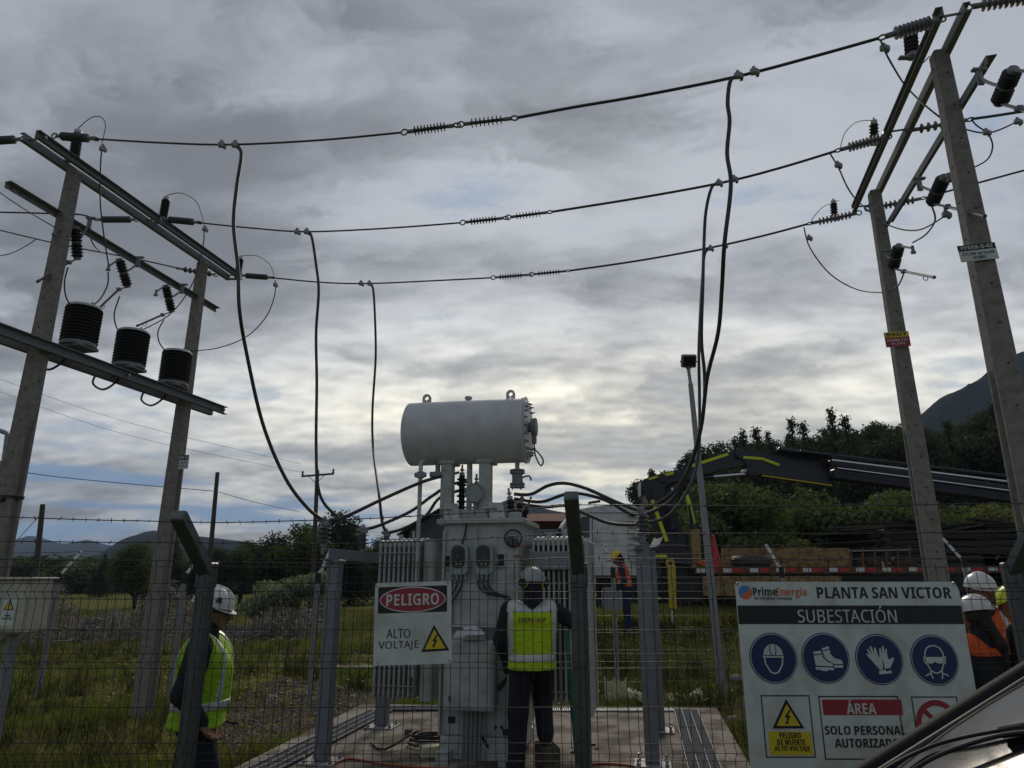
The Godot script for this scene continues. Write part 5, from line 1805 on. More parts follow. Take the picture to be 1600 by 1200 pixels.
	shape(t, "glove_cuff", [-0.12, -0.54, 0.22, -0.46, 0.24, -0.56, 0.5, -0.5, 0.52, -0.62, 0.2, -0.66, -0.12, -0.68], cs[2], 0.122, z, w)
	# goggles
	strokes(t, "head_outline", [[-0.46, 0.16, -0.46, 0.34, -0.34, 0.56, -0.12, 0.68, 0.12, 0.68, 0.34, 0.56, 0.46, 0.34, 0.46, 0.16], [-0.46, 0.14, -0.54, 0.14, -0.52, -0.12, -0.4, -0.2], [0.46, 0.14, 0.54, 0.14, 0.52, -0.12, 0.4, -0.2], [-0.42, -0.18, -0.28, -0.5, -0.08, -0.62, 0.08, -0.62, 0.28, -0.5, 0.42, -0.18], [-0.28, -0.5, -0.28, -0.62, -0.56, -0.74], [0.28, -0.5, 0.28, -0.62, 0.56, -0.74], [-0.3, -0.62, -0.24, -0.86], [0.3, -0.62, 0.24, -0.86]], cs[3], 0.118, 0.007, z, w)
	shape(t, "goggles_symbol", [-0.46, 0.14, 0.46, 0.14, 0.44, -0.12, 0.26, -0.18, 0.08, -0.14, 0.0, -0.06, -0.08, -0.14, -0.26, -0.18, -0.44, -0.12], cs[3], 0.118, z, w)
	# lower boxes
	ring_lines(t, "box_outline", Vector2(-0.559, -0.024), Vector2(-0.275, -0.353), 0.006, 0.0012, M.ink)
	warning(t, Vector2(-0.413, -0.042), Vector2(-0.509, -0.201), Vector2(-0.321, -0.201), 0.0005)
	flat(t, "yellow_panel", quad2(Vector2(-0.537, -0.218), Vector2(-0.285, -0.343)), 0.0005, M.signyellow)
	var k := 0
	for s in ["PELIGRO", "DE MUERTE", "ALTO VOLTAJE"]:
		c = [Vector2(-0.410, -0.238), Vector2(-0.408, -0.274), Vector2(-0.406, -0.310)][k]
		letters(t, s, Vector3(c.x, c.y, 0.003), [0.125, 0.165, 0.205][k], 0.031, M.ink)
		k += 1
	ring_lines(t, "box_outline", Vector2(-0.217, -0.028), Vector2(0.252, -0.363), 0.006, 0.0012, M.ink)
	flat(t, "red_panel", quad2(Vector2(-0.200, -0.045), Vector2(0.270, -0.129)), 0.0005, M.signred)
	c = Vector2(0.026, -0.090)
	letters(t, "ÁREA", Vector3(c.x, c.y + 0.004, 0.003), 0.175, 0.075, M.signwhite)
	c = Vector2(0.035, -0.211)
	letters(t, "SOLO PERSONAL", Vector3(c.x, c.y, 0.0016), 0.475, 0.047, M.ink)
	c = Vector2(0.037, -0.279)
	letters(t, "AUTORIZADO", Vector3(c.x, c.y, 0.0016), 0.38, 0.047, M.ink)
	ring_lines(t, "box_outline", Vector2(0.335, -0.031), Vector2(0.602, -0.363), 0.006, 0.0012, M.ink)
	c = Vector2(0.470, -0.177)
	var mb := MB.new()
	mb.lathe(Vector3(c.x, c.y, 0.0005), Vector3(0, 0, 1), [Vector2(0.098, 0), Vector2(0.098, 0.0015), Vector2(0.13, 0.0015), Vector2(0.13, 0)], 48)
	mb.bar(Vector3(c.x - 0.075, c.y + 0.075, 0.0012), Vector3(c.x + 0.075, c.y - 0.075, 0.0012), 0.026, 0.001, 0, Vector3(0, 0, 1))
	put(mb, "prohibition_ring", M.signred, t)
	for p in [Vector2(-0.643, 0.616), Vector2(0.700, 0.619)]:
		mb = MB.new()
		mb.cyl(Vector3(p.x, p.y, -0.01), Vector3(p.x, p.y, 0.008), 0.008, 8)
		put(mb, "fixing_bolt", M.bolt, t)
	# number plates on the poles
	plate(Vector3(4.033, 4.542, -5.360), 0.31, 0.155, "black and white equipment number plate on the thick concrete pole", [[M.signblack, 0.36, "PPRRR-D-02", M.signwhite], [M.signwhite, 0.64, "CI 7,2 KV  Un 13,2 KV\nUr 24KV", M.ink]], 4.0)
	plate(Vector3(4.669, 4.604, -7.790), 0.285, 0.19, "small yellow and red plate on the slimmer concrete pole", [[M.signyellow, 0.36, "89DT", M.ink], [M.signred, 0.64, "BARRA 127\n13,2 KV", M.signwhite]], 2.0)
	plate(Vector3(-4.802, 3.437, -9.850), 0.19, 0.2, "small white plate with black header on the pole behind the man in lime", [[M.signblack, 0.36, "PPRR-10", M.signwhite], [M.signwhite, 0.64, "Ur 24 KV\nUn 13,2", M.ink]], 3.0)

func plate(p: Vector3, w: float, h: float, label: String, rows: Array, tilt: float) -> void:
	var t := thing("number_plate", label, "plate", p, YAW * 0.6, "number plates on the concrete poles")
	t.rotation.z = deg_to_rad(tilt)
	var mb := MB.new()
	mb.bx(0, 0, -0.002, w, h, 0.004)
	put(mb, "plate", M.signwhite, t)
	var y := h * 0.5
	for r in rows:
		var rh: float = h * r[1]
		mb = MB.new()
		mb.bx(0, y - rh * 0.5, 0.001, w * 0.995, rh * 0.985, 0.002)
		put(mb, "colour_field", r[0], t)
		letters(t, r[2], Vector3(0, y - rh * 0.5, 0.003), w * 0.84, rh * 0.62, r[3])
		y -= rh
	mb = MB.new()
	mb.bar(Vector3(-w * 0.3, 0, -0.01), Vector3(w * 0.3, 0, -0.01), 0.012, 0.03)
	put(mb, "mounting_strap", M.galv, t)

# ---------- crane truck ----------
func outline(pts: Array, o: Vector3) -> PackedVector2Array:
	var r := PackedVector2Array()
	for p in pts:
		r.append(Vector2(p.x - o.x, p.y - o.y))
	return r

func slab(t: Node3D, called: String, pts: Array, z0: float, depth: float, m: Material, parent: Node3D = null) -> MeshInstance3D:
	var mb := MB.new()
	mb.prism(outline(pts, t.position), depth, Transform3D(Basis(), Vector3(0, 0, z0 - depth - t.position.z)))
	return put(mb, called, m, parent if parent else t)

func beamw(t: Node3D, called: String, a: Vector3, b: Vector3, w: float, h: float, m: Material, bev := 0.02, parent: Node3D = null) -> MeshInstance3D:
	var mb := MB.new()
	mb.bar(a - t.position, b - t.position, w, h, bev)
	return put(mb, called, m, parent if parent else t)

func wheel(t: Node3D, p: Vector3, r: float, w: float) -> void:
	var mb := MB.new()
	var q := p - t.position
	mb.lathe(q, Vector3(0, 0, 1), [Vector2(r * 0.58, 0), Vector2(r * 0.9, 0), Vector2(r, w * 0.15), Vector2(r, w * 0.85), Vector2(r * 0.9, w), Vector2(r * 0.58, w)], 28)
	var o := put(mb, "wheel", M.rubber, t)
	mb = MB.new()
	mb.lathe(q + Vector3(0, 0, w * 0.75), Vector3(0, 0, 1), [Vector2(0, 0.02), Vector2(r * 0.25, 0.05), Vector2(r * 0.3, 0), Vector2(r * 0.58, 0.02), Vector2(r * 0.6, 0.05)], 20)
	put(mb, "rim", M.galvdark, o)

func build_truck() -> void:
	var zn := -16.5
	var t := thing("crane_truck", "flatbed truck with white cab and folded black loader crane with lime stripes", "truck", Vector3(3.2, 0.62, -17.6))
	var cab := slab(t, "cab", [Vector3(1.016, 1.847, -16.500), Vector3(0.966, 2.413, -16.500), Vector3(1.047, 2.738, -16.500), Vector3(1.346, 3.216, -16.500), Vector3(1.533, 3.352, -16.500), Vector3(1.965, 3.443, -16.500), Vector3(2.842, 3.504, -16.500), Vector3(3.022, 3.412, -16.500), Vector3(2.974, 1.847, -16.500)], zn, 2.3, M.cabwhite)
	slab(t, "side_window", [Vector3(1.562, 2.723, -16.500), Vector3(1.585, 3.036, -16.500), Vector3(1.666, 3.186, -16.500), Vector3(1.850, 3.201, -16.500), Vector3(1.835, 2.708, -16.500)], zn + 0.01, 0.03, M.glassdark, cab)
	slab(t, "windshield", [Vector3(1.031, 2.738, -16.500), Vector3(1.346, 3.216, -16.500), Vector3(1.375, 3.171, -16.500), Vector3(1.092, 2.708, -16.500)], zn - 0.15, 2.0, M.glassdark, cab)
	slab(t, "door_line", [Vector3(1.869, 1.876, -16.500), Vector3(1.911, 3.216, -16.500), Vector3(1.927, 3.216, -16.500), Vector3(1.884, 1.876, -16.500)], zn + 0.006, 0.02, M.trim, cab)
	slab(t, "door_handle", [Vector3(1.789, 2.209, -16.500), Vector3(1.794, 2.355, -16.500), Vector3(1.869, 2.355, -16.500), Vector3(1.864, 2.209, -16.500)], zn + 0.02, 0.04, M.trim, cab)
	slab(t, "roof_line", [Vector3(1.561, 3.261, -16.500), Vector3(1.608, 3.299, -16.500), Vector3(3.016, 3.299, -16.500), Vector3(3.015, 3.276, -16.500), Vector3(1.592, 3.276, -16.500)], zn + 0.008, 0.02, M.galvdark, cab)
	slab(t, "body_crease", [Vector3(1.923, 2.619, -16.500), Vector3(1.925, 2.679, -16.500), Vector3(2.546, 2.693, -16.500), Vector3(2.545, 2.649, -16.500)], zn + 0.02, 0.04, M.cabwhite, cab)
	for k in 9:
		var y := 802.0 + k * 8.6
		beamw(t, "air_louvre", Vector3(2.753, 3.231, -16.500) + Vector3(0, -k * 0.13, 0.02), Vector3(3.044, 3.231, -16.500) + Vector3(0, -k * 0.13 - 0.03, 0.10), 0.10, 0.035, M.cabwhite, 0.008, cab)
	beamw(t, "mirror_arm", Vector3(1.091, 2.679, -16.500), Vector3(1.443, 3.265, -16.200), 0.05, 0.05, M.galv, 0.01, cab)
	beamw(t, "mirror", Vector3(1.056, 2.664, -16.200), Vector3(1.105, 2.897, -16.200), 0.22, 0.1, M.trim, 0.02, cab)
	beamw(t, "roof_horn", Vector3(1.884, 3.569, -17.000), Vector3(2.187, 3.616, -17.000), 0.06, 0.06, M.trim, 0.01, cab)
	# chassis, tank, lime-marked panels
	slab(t, "chassis_rail", [Vector3(0.980, 1.475, -16.500), Vector3(0.986, 1.847, -16.500), Vector3(11.356, 1.847, -16.500), Vector3(11.298, 1.547, -16.500)], zn - 0.25, 1.7, M.trim)
	slab(t, "step_panel", [Vector3(1.786, 1.123, -16.500), Vector3(1.807, 1.818, -16.500), Vector3(2.031, 1.818, -16.500), Vector3(2.007, 1.123, -16.500)], zn - 0.02, 0.4, M.trim)
	for k in 3:
		slab(t, "lime_marker", [Vector3(1.825, 1.661, -16.500) + Vector3(0, -k * 0.3, 0), Vector3(1.828, 1.761, -16.500) + Vector3(0, -k * 0.3, 0), Vector3(1.962, 1.761, -16.500) + Vector3(0, -k * 0.3, 0), Vector3(1.959, 1.661, -16.500) + Vector3(0, -k * 0.3, 0)], zn + 0.0, 0.03, M.lime)
	var mb := MB.new()
	var tp: Vector3 = Vector3(2.325, 1.334, -16.500) - t.position
	mb.prism(rrect(0.5, 0.5, 0.1), 0.55, Transform3D(Basis(), Vector3(tp.x, tp.y, tp.z - 0.55)))
	put(mb, "fuel_tank", M.galv, t)
	slab(t, "under_box", [Vector3(3.014, 1.193, -16.500), Vector3(3.047, 1.833, -16.500), Vector3(4.482, 1.833, -16.500), Vector3(4.438, 1.263, -16.500)], zn - 0.1, 0.9, M.trim)
	for x in [Vector3(1.371, 1.052, -16.500), Vector3(6.633, 1.052, -16.500), Vector3(7.812, 1.052, -16.500), Vector3(10.023, 1.052, -16.500)]:
		wheel(t, Vector3(x.x, 1.12, zn - 0.38), 0.5, 0.3)
	# outrigger leg
	beamw(t, "outrigger_leg", Vector3(3.689, 2.061, -16.300), Vector3(3.658, 1.104, -16.300), 0.17, 0.15, M.yellow)
	mb = MB.new()
	var op: Vector3 = Vector3(3.663, 2.118, -16.300) - t.position
	mb.lathe(op + Vector3(0, 0, -0.05), Vector3(0, 0, 1), [Vector2(0.045, 0), Vector2(0.1, 0), Vector2(0.1, 0.1), Vector2(0.045, 0.1), Vector2(0.045, 0)], 20)
	put(mb, "outrigger_ring", M.yellow, t)
	beamw(t, "outrigger_foot", Vector3(3.658, 1.104, -16.300), Vector3(3.651, 0.773, -16.300), 0.08, 0.08, M.chrome)
	slab(t, "outrigger_beam", [Vector3(3.233, 2.223, -16.500), Vector3(3.245, 2.443, -16.500), Vector3(4.224, 2.413, -16.500), Vector3(4.199, 2.064, -16.500)], zn + 0.05, 1.9, M.crane)
	slab(t, "lime_stripe", [Vector3(3.310, 2.253, -16.500), Vector3(3.313, 2.311, -16.500), Vector3(3.630, 2.311, -16.500), Vector3(3.626, 2.253, -16.500)], zn + 0.075, 0.024, M.lime)
	slab(t, "lime_stripe", [Vector3(3.227, 1.306, -16.500), Vector3(3.230, 1.362, -16.500), Vector3(3.438, 1.362, -16.500), Vector3(3.435, 1.306, -16.500)], zn - 0.05, 0.06, M.lime)
	# crane column and booms
	slab(t, "crane_base", [Vector3(3.586, 1.847, -16.500), Vector3(3.537, 2.531, -16.500), Vector3(3.707, 2.827, -16.500), Vector3(4.254, 2.827, -16.500), Vector3(4.244, 1.847, -16.500)], zn - 0.35, 1.2, M.crane)
	var col := slab(t, "crane_column", [Vector3(3.696, 2.573, -16.800), Vector3(3.550, 3.241, -16.800), Vector3(3.298, 3.767, -16.800), Vector3(3.235, 4.080, -16.800), Vector3(3.637, 4.207, -16.800), Vector3(3.891, 3.720, -16.800), Vector3(4.132, 3.103, -16.800), Vector3(4.250, 2.573, -16.800)], zn - 0.55, 0.75, M.crane)
	beamw(t, "lime_stripe", Vector3(3.431, 3.627, -16.800), Vector3(3.730, 2.633, -16.800), 0.03, 0.085, M.lime, 0.0, col)
	beamw(t, "lime_stripe", Vector3(4.286, 3.751, -16.800), Vector3(4.346, 3.487, -16.800), 0.03, 0.085, M.lime, 0.0)
	beamw(t, "lime_stripe", Vector3(4.361, 3.487, -16.800), Vector3(4.424, 3.057, -16.800), 0.03, 0.085, M.lime, 0.0)
	beamw(t, "valve_bracket", Vector3(4.362, 3.810, -16.900), Vector3(4.421, 2.881, -16.900), 0.14, 0.14, M.crane, 0.02)
	beamw(t, "lift_cylinder", Vector3(3.877, 2.869, -16.700), Vector3(3.906, 3.817, -16.700), 0.13, 0.13, M.crane, 0.04)
	beamw(t, "cylinder_rod", Vector3(3.947, 3.477, -16.700), Vector3(3.912, 3.911, -16.700), 0.06, 0.06, M.chrome, 0.02)
	for k in 3:
		mb = MB.new()
		var h0: Vector3 = Vector3(3.990, 2.719, -16.700) - t.position
		mb.tube(crv([h0, h0 + Vector3(-0.1 + 0.08 * k, 0.5, 0.1), h0 + Vector3(-0.3 - 0.1 * k, 0.9, 0.12), h0 + Vector3(-0.45, 1.3, 0.08)]), 0.02, 6)
		put(mb, "hydraulic_hose", M.rubber, t)
	var b1 := slab(t, "main_boom", [Vector3(3.219, 3.767, -16.800), Vector3(3.237, 4.112, -16.800), Vector3(3.482, 4.254, -16.800), Vector3(4.157, 4.413, -16.800), Vector3(5.679, 4.927, -16.800), Vector3(5.950, 4.911, -16.800), Vector3(5.948, 4.557, -16.800), Vector3(5.072, 4.349, -16.800), Vector3(3.946, 4.080, -16.800), Vector3(3.645, 3.798, -16.800)], zn - 0.62, 0.36, M.crane)
	beamw(t, "lime_stripe", Vector3(3.434, 4.196, -16.500) + Vector3(0, -0.03, -0.6), Vector3(4.067, 4.367, -16.500) + Vector3(0, -0.03, -0.6), 0.03, 0.07, M.lime, 0.0, b1)
	beamw(t, "lime_stripe", Vector3(4.530, 4.508, -16.500) + Vector3(0, 0.0, -0.6), Vector3(5.478, 4.809, -16.500) + Vector3(0, 0.0, -0.6), 0.03, 0.07, M.lime, 0.0, b1)
	beamw(t, "boom_cylinder", Vector3(4.005, 4.130, -16.700) + Vector3(0, 0, -0.5), Vector3(5.099, 4.256, -16.700) + Vector3(0, 0, -0.5), 0.13, 0.13, M.crane, 0.04, b1)
	beamw(t, "cylinder_rod", Vector3(5.067, 4.256, -16.700) + Vector3(0, 0, -0.5), Vector3(5.988, 4.335, -16.700) + Vector3(0, 0, -0.5), 0.075, 0.075, M.chrome, 0.025, b1)
	mb = MB.new()
	for p in [Vector3(5.778, 4.796, -16.700), Vector3(6.024, 4.382, -16.700), Vector3(3.773, 4.193, -16.700)]:
		mb.cyl(p - t.position + Vector3(0, 0, -0.9), p - t.position + Vector3(0, 0, -0.35), 0.12, 14)
	put(mb, "pivot_pins", M.crane, t)
	var b2 := slab(t, "knuckle_boom", [Vector3(5.749, 4.814, -16.800), Vector3(5.950, 4.911, -16.800), Vector3(7.186, 4.814, -16.800), Vector3(7.964, 4.653, -16.800), Vector3(8.013, 4.049, -16.800), Vector3(7.299, 4.143, -16.800), Vector3(6.272, 4.302, -16.800), Vector3(6.013, 4.238, -16.800), Vector3(5.942, 4.493, -16.800)], zn - 0.58, 0.4, M.crane)
	beamw(t, "lime_stripe", Vector3(5.846, 4.721, -16.500) + Vector3(0, 0, -0.56), Vector3(6.344, 4.682, -16.500) + Vector3(0, 0, -0.56), 0.03, 0.065, M.lime, 0.0, b2)
	beamw(t, "lime_stripe", Vector3(6.328, 4.682, -16.500) + Vector3(0, 0, -0.56), Vector3(6.734, 4.524, -16.500) + Vector3(0, 0, -0.56), 0.03, 0.065, M.lime, 0.0, b2)
	beamw(t, "yellow_hose_guard", Vector3(6.249, 4.271, -16.700) + Vector3(0, -0.02, -0.3), Vector3(7.964, 4.020, -16.700) + Vector3(0, -0.02, -0.3), 0.06, 0.03, M.yellow, 0.0, b2)
	var ext := [[1296, 722, 1570, 768, 0.34, 0.30], [1300, 735, 1570, 782, 0.28, 0.26], [1310, 752, 1575, 792, 0.24, 0.2]]
	beamw(t, "boom_extension", Vector3(7.931, 4.541, -16.900), Vector3(12.953, 3.778, -16.900), 0.22, 0.17, M.crane, 0.02)
	beamw(t, "boom_extension", Vector3(8.008, 4.283, -17.000), Vector3(13.300, 3.569, -17.000), 0.3, 0.26, M.crane, 0.03)
	beamw(t, "extension_rod", Vector3(7.102, 4.795, -16.600), Vector3(12.492, 4.132, -16.600), 0.07, 0.07, M.crane, 0.02)
	beamw(t, "extension_rod", Vector3(7.816, 4.556, -16.500), Vector3(12.691, 3.948, -16.500), 0.06, 0.05, M.chrome, 0.02)
	beamw(t, "extension_rod", Vector3(7.917, 4.367, -16.500), Vector3(12.646, 3.733, -16.500), 0.05, 0.04, M.chrome, 0.015)
	beamw(t, "extension_cylinder", Vector3(6.674, 4.897, -16.900), Vector3(8.016, 4.702, -16.900), 0.2, 0.12, M.crane, 0.04)
	# flatbed
	slab(t, "deck_rail", [Vector3(4.276, 1.876, -16.500), Vector3(4.286, 2.020, -16.500), Vector3(12.598, 2.064, -16.500), Vector3(12.564, 1.905, -16.500)], zn + 0.02, 2.3, M.bedrust)
	for k in 8:
		slab(t, "side_board", [Vector3(4.418, 1.390, -16.500) + Vector3(k * 0.405, 0, 0), Vector3(4.452, 1.833, -16.500) + Vector3(k * 0.405, 0, 0), Vector3(4.452, 1.833, -16.500) + Vector3(k * 0.405 + 0.395, 0, 0), Vector3(4.418, 1.390, -16.500) + Vector3(k * 0.405 + 0.395, 0, 0)], zn + 0.01, 0.06, M.bedyellow)
	for k in 13:
		var x := 1088 + k * 40
		var p: Vector3 = Vector3(4.311, 1.955, -16.500) + Vector3(k * 0.62, k * 0.0035, 0.03)
		beamw(t, "white_marker", p, p + Vector3(0.2, 0, 0), 0.012, 0.09, M.white, 0.0)
		beamw(t, "red_marker", p + Vector3(0.22, 0, 0), p + Vector3(0.46, 0, 0), 0.012, 0.09, M.red, 0.0)
	for k in 5:
		slab(t, "far_side_board", [Vector3(5.544, 2.074, -18.600) + Vector3(k * 0.68, 0, 0), Vector3(5.584, 2.551, -18.600) + Vector3(k * 0.68, -0.0, 0), Vector3(5.584, 2.551, -18.600) + Vector3(k * 0.68 + 0.665, 0, 0), Vector3(5.544, 2.074, -18.600) + Vector3(k * 0.68 + 0.665, 0, 0)], -18.6, 0.06, M.bedyellow)
	slab(t, "headboard", [Vector3(4.239, 1.991, -16.500), Vector3(4.289, 2.901, -16.500), Vector3(4.503, 2.916, -16.500), Vector3(4.464, 1.991, -16.500)], zn - 0.1, 2.0, M.bedyellow)
	for k in 6:
		beamw(t, "stake", Vector3(8.041, 2.037, -16.700) + Vector3(k * 0.28, 0, 0), Vector3(8.097, 2.450, -16.700) + Vector3(k * 0.28, 0.03 * (k % 3), 0), 0.035, 0.035, M.bedrust, 0.005)
	beamw(t, "stake_rail", Vector3(8.030, 2.405, -16.700), Vector3(9.530, 2.435, -16.700), 0.03, 0.03, M.galv, 0.005)
	# load on the deck: things of their own
	var c := thing("traffic_cone", "tall red traffic cone on the truck bed beside the lamp pole", "traffic cone", Vector3(4.882, 2.039, -16.900))
	mb = MB.new()
	mb.lathe(Vector3.ZERO, Vector3.UP, [Vector2(0.15, 0.03), Vector2(0.035, 0.74), Vector2(0.02, 0.75), Vector2(0, 0.75)], 20)
	put(mb, "cone", M.red, c)
	mb = MB.new()
	mb.bx(0, 0.016, 0, 0.36, 0.03, 0.36, 0.01)
	put(mb, "base", M.red, c)
	c = thing("spare_tyre", "worn black tyre lying on the truck bed", "tyre", Vector3(5.742, 2.039, -16.900))
	mb = MB.new()
	mb.lathe(Vector3.ZERO, Vector3.UP, [Vector2(0.26, 0.02), Vector2(0.40, 0.0), Vector2(0.46, 0.05), Vector2(0.46, 0.21), Vector2(0.40, 0.26), Vector2(0.26, 0.24), Vector2(0.24, 0.13), Vector2(0.26, 0.02)], 28)
	put(mb, "tread_ring", M.rubber, c)
	for k in 20:
		mb = MB.new()
		var g := TAU * k / 20
		mb.box(Transform3D(Basis(Vector3.UP, -g), Vector3(cos(g) * 0.46, 0.13, sin(g) * 0.46)), Vector3(0.03, 0.14, 0.09), 0.008)
		put(mb, "tread_block", M.rubber, c)
	c = thing("chain_heap", "orange lifting sling heaped at the front of the truck bed", "sling", Vector3(4.494, 2.036, -16.600))
	mb = MB.new()
	var r := RandomNumberGenerator.new()
	r.seed = 3
	var p := []
	for k in 26:
		p.append(Vector3(cos(k * 1.1) * r.randf_range(0.05, 0.16), 0.03 + 0.004 * k, sin(k * 1.1) * 0.12))
	mb.tube(crv(p, 4), 0.022, 6)
	put(mb, "sling", M.orange, c)
	c = thing("scrap_heap", "low heap of brown scrap wood on the truck bed near the concrete pole", "scrap heap", Vector3(9.112, 2.040, -17.000))
	for k in 26:
		mb = MB.new()
		var a := Vector3(r.randf_range(-0.7, 0.7), r.randf_range(0.02, 0.16), r.randf_range(-0.3, 0.3))
		var d := Vector3(r.randf_range(-1, 1), r.randf_range(-0.2, 0.25), r.randf_range(-0.5, 0.5)).normalized() * r.randf_range(0.12, 0.3)
		mb.bar(a - d, a + d, 0.05, 0.03)
		put(mb, "plank", M.plank, c)

# ---------- buildings ----------
func build_buildings() -> void:
	# log shack behind the truck bed
	var t := thing("log_shack", "dark weathered log shack behind the truck bed and the concrete pole", "shack", Vector3(13.9, 0.6, -22.5))
	var r := RandomNumberGenerator.new()
	r.seed = 8
	for k in 11:
		var y := 0.12 + k * 0.235
		var l := -2.2 + r.randf_range(-0.18, 0.1)
		var h := 4.0 + r.randf_range(-0.1, 0.1)
		var segs := [[l, h]]
		if k > 2 and k < 8:
			segs = [[l, 1.1], [2.1, h]]
		for s in segs:
			var mb := MB.new()
			mb.tube([Vector3(s[0], y, 0), Vector3((s[0] + s[1]) * 0.5, y + r.randf_range(-0.02, 0.02), r.randf_range(-0.02, 0.04)), Vector3(s[1], y, 0)], 0.118, 9)
			put(mb, "log", M.log, t)
		var mb2 := MB.new()
		mb2.tube([Vector3(-1.95, y + 0.1, 0.3), Vector3(-1.95, y + 0.1, -3.6)], 0.112, 9)
		put(mb2, "log", M.log, t)
	for k in 22:
		var mb := MB.new()
		var x := -2.3 + 6.3 * r.randf()
		var y := 2.68 + 0.35 * r.randf() * r.randf()
		var dx := r.randf_range(0.5, 1.7)
		mb.bar(Vector3(x - dx, y + r.randf_range(-0.12, 0.12), r.randf_range(-1.6, 0.3)), Vector3(x + dx, y + r.randf_range(-0.1, 0.16), r.randf_range(-1.6, 0.3)), 0.26, 0.05)
		put(mb, "roof_plank", M.plank if k % 4 == 0 else M.log, t)
	for k in 6:
		var mb := MB.new()
		mb.bar(Vector3(-2.2 + k * 1.15, 2.62, 0.2), Vector3(-2.2 + k * 1.15, 2.66, -3.6), 1.1, 0.05)
		put(mb, "roof_sheet", M.log, t)
	var bk := MB.new()
	bk.bx(0.9, 1.3, -3.4, 5.8, 2.6, 0.1)
	bk.bx(3.9, 1.3, -1.7, 0.1, 2.6, 3.4)
	put(bk, "back_wall", M.log, t)
	# barn with a dark gable roof behind the transformer
	t = thing("gable_barn", "dark barn with steep roof behind the transformer", "barn", Vector3(-2.9, 0, -32.0))
	var el: Vector3 = Vector3(-5.269, 3.629, -32.000) - t.position
	var rg: Vector3 = Vector3(-2.921, 5.086, -32.000) - t.position
	var er: Vector3 = Vector3(-0.441, 3.629, -32.000) - t.position
	var mb := MB.new()
	mb.prism(V2([el.x + 0.5, 0.0, er.x - 0.5, 0.0, er.x - 0.5, er.y + 0.25, rg.x, rg.y - 0.15, el.x + 0.5, el.y + 0.25]), 7.0, Transform3D(Basis(), Vector3(0, 0, -7.2)))
	put(mb, "wall", M.wallblue, t)
	for e in [[el, rg], [rg, er]]:
		for k in 8:
			var pn := MB.new()
			var zz := 0.2 - k * 0.95
			pn.bar(Vector3(e[0].x, e[0].y, zz - 0.47), Vector3(e[1].x, e[1].y, zz - 0.47), 0.93, 0.06)
			put(pn, "roof_sheet", M.roofdark, t)
	# low house with red roof right of it
	t = thing("red_roof_house", "low house with red metal roof behind the white cab", "house", Vector3(3.4, 0.4, -36.0))
	var a: Vector3 = Vector3(0.735, 5.028, -36.000) - t.position
	var b: Vector3 = Vector3(6.988, 4.502, -36.000) - t.position
	mb = MB.new()
	mb.bx((a.x + b.x) * 0.5, 1.5, -2.5, b.x - a.x - 0.6, 3.0, 4.4)
	put(mb, "wall", M.plank, t)
	for k in 10:
		var x0: float = lerpf(a.x, b.x, k / 10.0)
		var pn := MB.new()
		pn.bar(Vector3(x0 + 0.32, b.y + 0.02, 0.3), Vector3(x0 + 0.32, a.y + 0.1, -2.4), (b.x - a.x) / 10.0 - 0.01, 0.05)
		put(pn, "roof_sheet", M.roofred, t)
		var pm := MB.new()
		pm.bar(Vector3(x0 + 0.32, a.y + 0.1, -2.4), Vector3(x0 + 0.32, b.y, -5.2), (b.x - a.x) / 10.0 - 0.01, 0.05)
		put(pm, "roof_sheet", M.roofred, t)
	# old poles in the field
	old_pole(Vector3(-14.700, 1.827, -22.000) * Vector3(1, 0, 1), Vector3(-15.012, 4.034, -22.000), 0.10, "bare dark wooden pole standing in the field near the meter box")
	old_pole(Vector3(-11.134, 1.823, -26.000) * Vector3(1, 0, 1), Vector3(-11.276, 5.644, -26.000), 0.10, "tall bare wooden pole behind the perimeter fence")
	t = old_pole(Vector3(-10.647, 1.151, -38.000) * Vector3(1, 0, 1), Vector3(-10.899, 7.504, -38.000), 0.14, "wooden pole with a small crossarm behind the grey cable stand")
	var tp: Vector3 = Vector3(-10.880, 7.252, -38.000) - t.position
	mb = MB.new()
	mb.bar(tp + Vector3(-0.85, -0.1, 0.12), tp + Vector3(0.95, 0.05, 0.12), 0.09, 0.1)
	put(mb, "crossarm", M.oldpole, t)
	mb = MB.new()
	mb.bar(tp + Vector3(-0.45, -0.08, 0.12), tp + Vector3(0, -0.5, 0.12), 0.03, 0.03)
	mb.bar(tp + Vector3(0.45, 0.0, 0.12), tp + Vector3(0, -0.5, 0.12), 0.03, 0.03)
	put(mb, "brace", M.oldpole, t)
	for x in [-0.8, 0.0, 0.9]:
		mb = MB.new()
		sheds(mb, tp + Vector3(x, 0.03 + 0.07 * x + (0.12 if x == 0.0 else 0.0), 0.1), tp + Vector3(x, 0.26 + 0.07 * x + (0.12 if x == 0.0 else 0.0), 0.1), 2, 0.09, 0.04, 10)
		put(mb, "pin_insulator", M.black, t)
	# thin distant lines
	var g := "thin distant wires over the field"
	wire("distant_wire", [Vector3(-18.621, 5.671, -24.000), Vector3(-16.266, 5.217, -24.000), Vector3(-11.190, 4.913, -26.000)], 0.014, "distant wire from behind the meter box pole to the bare pole", "wire", M.wire, g)
	wire("distant_wire", [Vector3(-11.190, 4.913, -26.000), Vector3(-11.179, 4.912, -30.000), Vector3(-11.026, 5.028, -36.000)], 0.012, "distant wire going down from the bare pole to the trees", "wire", M.wire, g)
	wire("distant_wire", [Vector3(-24.135, 10.741, -30.000), Vector3(-18.469, 8.926, -32.000), Vector3(-11.238, 7.548, -36.000)], 0.008, "highest faint wire over the field", "wire", M.wire, g)
	wire("distant_wire", [Vector3(-24.007, 10.131, -30.000), Vector3(-18.373, 8.300, -32.000), Vector3(-11.200, 7.104, -36.000)], 0.008, "second faint wire over the field", "wire", M.wire, g)
